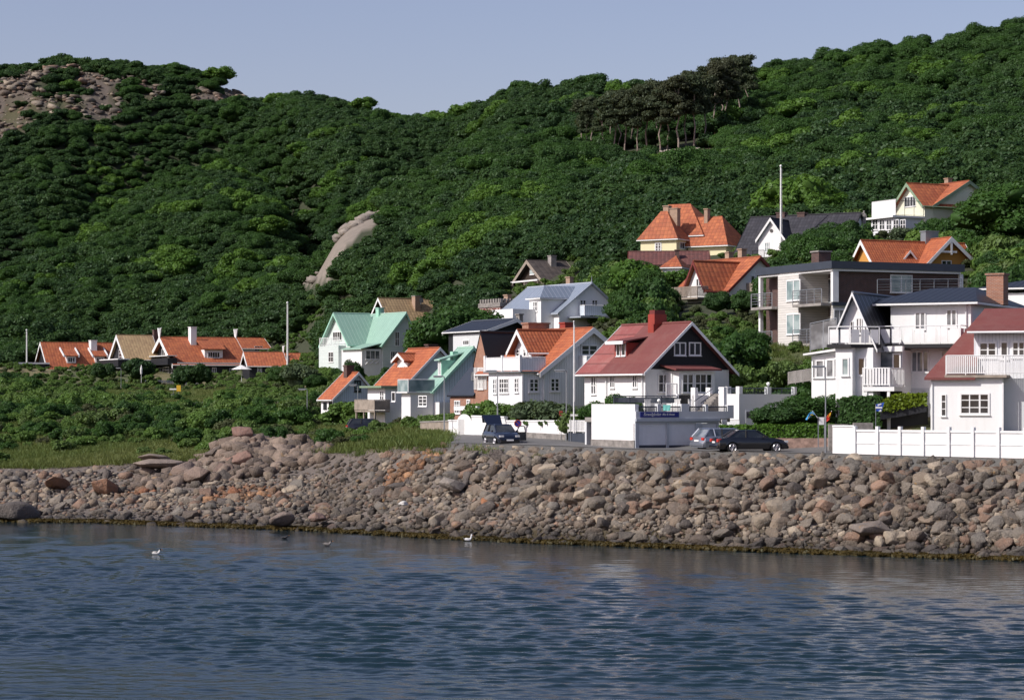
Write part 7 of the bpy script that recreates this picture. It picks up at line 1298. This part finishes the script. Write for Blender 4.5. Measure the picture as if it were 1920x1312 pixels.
# globe lamps and terrace things
def globe(px, py, Y, r, label): o = empty('globe_lamp', PT(px, py, Y), 0, label, 'lamp'); MB().ball((0, 0, 0), r).build('globe', 'globe_lamp_glass', o, smooth=True); MB().tube((0, 0, -r-.14), (0, 0, -r+.02), .05, 6).build('stem', 'grey_metal', o)
globe(1235.5, 751, 150.2, .125, 'white globe lamp on the terrace parapet above the blue sign'); globe(1440.5, 719.5, 158, .13, 'white globe lamp on the annex wall right of the stairs')
tw = PT(1250, 764, 149.6); o = empty('towel', tw, 0, 'turquoise towel hung over the terrace rail right of the globe lamp', 'towel'); m = MB()
for i in range(4): a, e = -.22+.11*i, -.11+.11*i; m.hexa([(a, -.05-.015*(i % 2), -.2), (e, -.05-.015*((i+1) % 2), -.2), (e, -.03, -.2), (a, -.03, -.2), (a*1.15, -.05, .18), (e*1.15, -.05, .18), (e*1.15, -.03, .18), (a*1.15, -.03, .18)])
m.build('cloth', 'turquoise_cloth', o)
def chair(px, by, Y, rz, label, mat='cloth_white', s=1.0):
    o = empty('garden_chair', PT(px, by, Y), math.radians(rz), label, 'chair'); o.scale = (s,)*3; MB().box(-.24, .24, -.24, .24, .42, .46).build('seat', mat, o); m = MB(); [m.box(-.22+i*.11, -.15+i*.11, .2, .24, .46, .95) for i in range(4)]; m.box(-.24, .24, .2, .24, .9, .96); m.build('backrest', mat, o)
    for x in (-.22, .2):
        for y in (-.22, .2): MB().box(x, x+.03, y, y+.03, 0, .42).build('leg', mat, o)
chair(1217, 775, 152, 20, 'white garden chair on the garage terrace left of the globe lamp'); chair(1268, 775, 152.5, -30, 'white garden chair on the garage terrace right of the towel'); chair(1299, 775, 153, 60, 'white garden chair by the stairs on the garage terrace')
# roses on the garden wall: a few climbing sprigs
random.seed(12)
for px, py, Y, s, lb in ((985, 799, 166.8, .35, 'small dark rose sprig hanging low on the rose wall behind the car'), (1013, 800, 165.2, .35, 'drooping rose sprig in the middle of the rose wall'), (1023, 797, 164.7, .32, 'upper drooping rose sprig just right of the middle of the rose wall'), (1046, 800, 163.4, .45, 'green sprig on the wall beside the rusty pole')):
    o = plant('bush', px, Y-.6, s, 'climbing_rose', lb, 'bush'); p = PT(px, py, Y-.25); o.location = p; o.scale = (1, .5, 1.3)
# ================= birds =================
def bird(px, py, name, label, body, head, s=1.0, face=1, neck=.12):
    x, y, z = 0, 0, 0; k = (py-HY)/F; Y = HC/k; o = empty(name, (0+(px-960)/F*Y, Y, 0.02), 0, label, 'bird'); m = MB(); me = bpy.data.meshes.new('body')
    J = [(-.22*face*s, 0, .1*s), (-.08*face*s, 0, .07*s), (.08*face*s, 0, .07*s), (.15*face*s, 0, .13*s), (.17*face*s, 0, (.14+neck)*s), (.22*face*s, 0, (.15+neck)*s)]; rr = [.02, .085, .085, .05, .045, .03]
    me.from_pydata(J, [(i, i+1) for i in range(5)], []); me.materials.append(M[body]); b = bpy.data.objects.new('body', me); COL.objects.link(b); b.parent = o; b.modifiers.new('skin', 'SKIN')
    for i, v in enumerate(me.skin_vertices[0].data): v.radius = (rr[i]*s, rr[i]*s); v.use_root = i == 1
    b.modifiers.new('sub', 'SUBSURF').levels = 1
    MB().tube((.235*face*s, 0, (.15+neck)*s), (.31*face*s, 0, (.135+neck)*s), .014*s, 5, .004*s).build('beak', 'beak_orange', o); MB().ball((.185*face*s, 0, (.15+neck)*s), .05*s).build('head', head, o); MB().prism([(-.28*face*s, -.05*s, .12*s), (.05*face*s, -.085*s, .14*s), (.05*face*s, -.075*s, .08*s)], (0, .15*s, 0)).build('wings', body if body == 'white_paint' else 'stone_grey', o)
bird(878, 1014, 'gull', 'white gull on the water close to the middle of the shore', 'white_paint', 'white_paint', 1.15, 1, .16)
bird(293, 1040, 'duck', 'dark headed duck with a pale flank, leftmost on the water', 'cloth_white', 'black_paint', 1.2, 1, .1); bird(614, 1023, 'duck', 'pale bodied duck with a dark head left of the white gull', 'stone_grey', 'black_paint', 1.2, 1, .08); bird(534, 1010, 'duck', 'small dark diving duck nearest the left shore', 'black_paint', 'black_paint', 1.0, 1, .06)
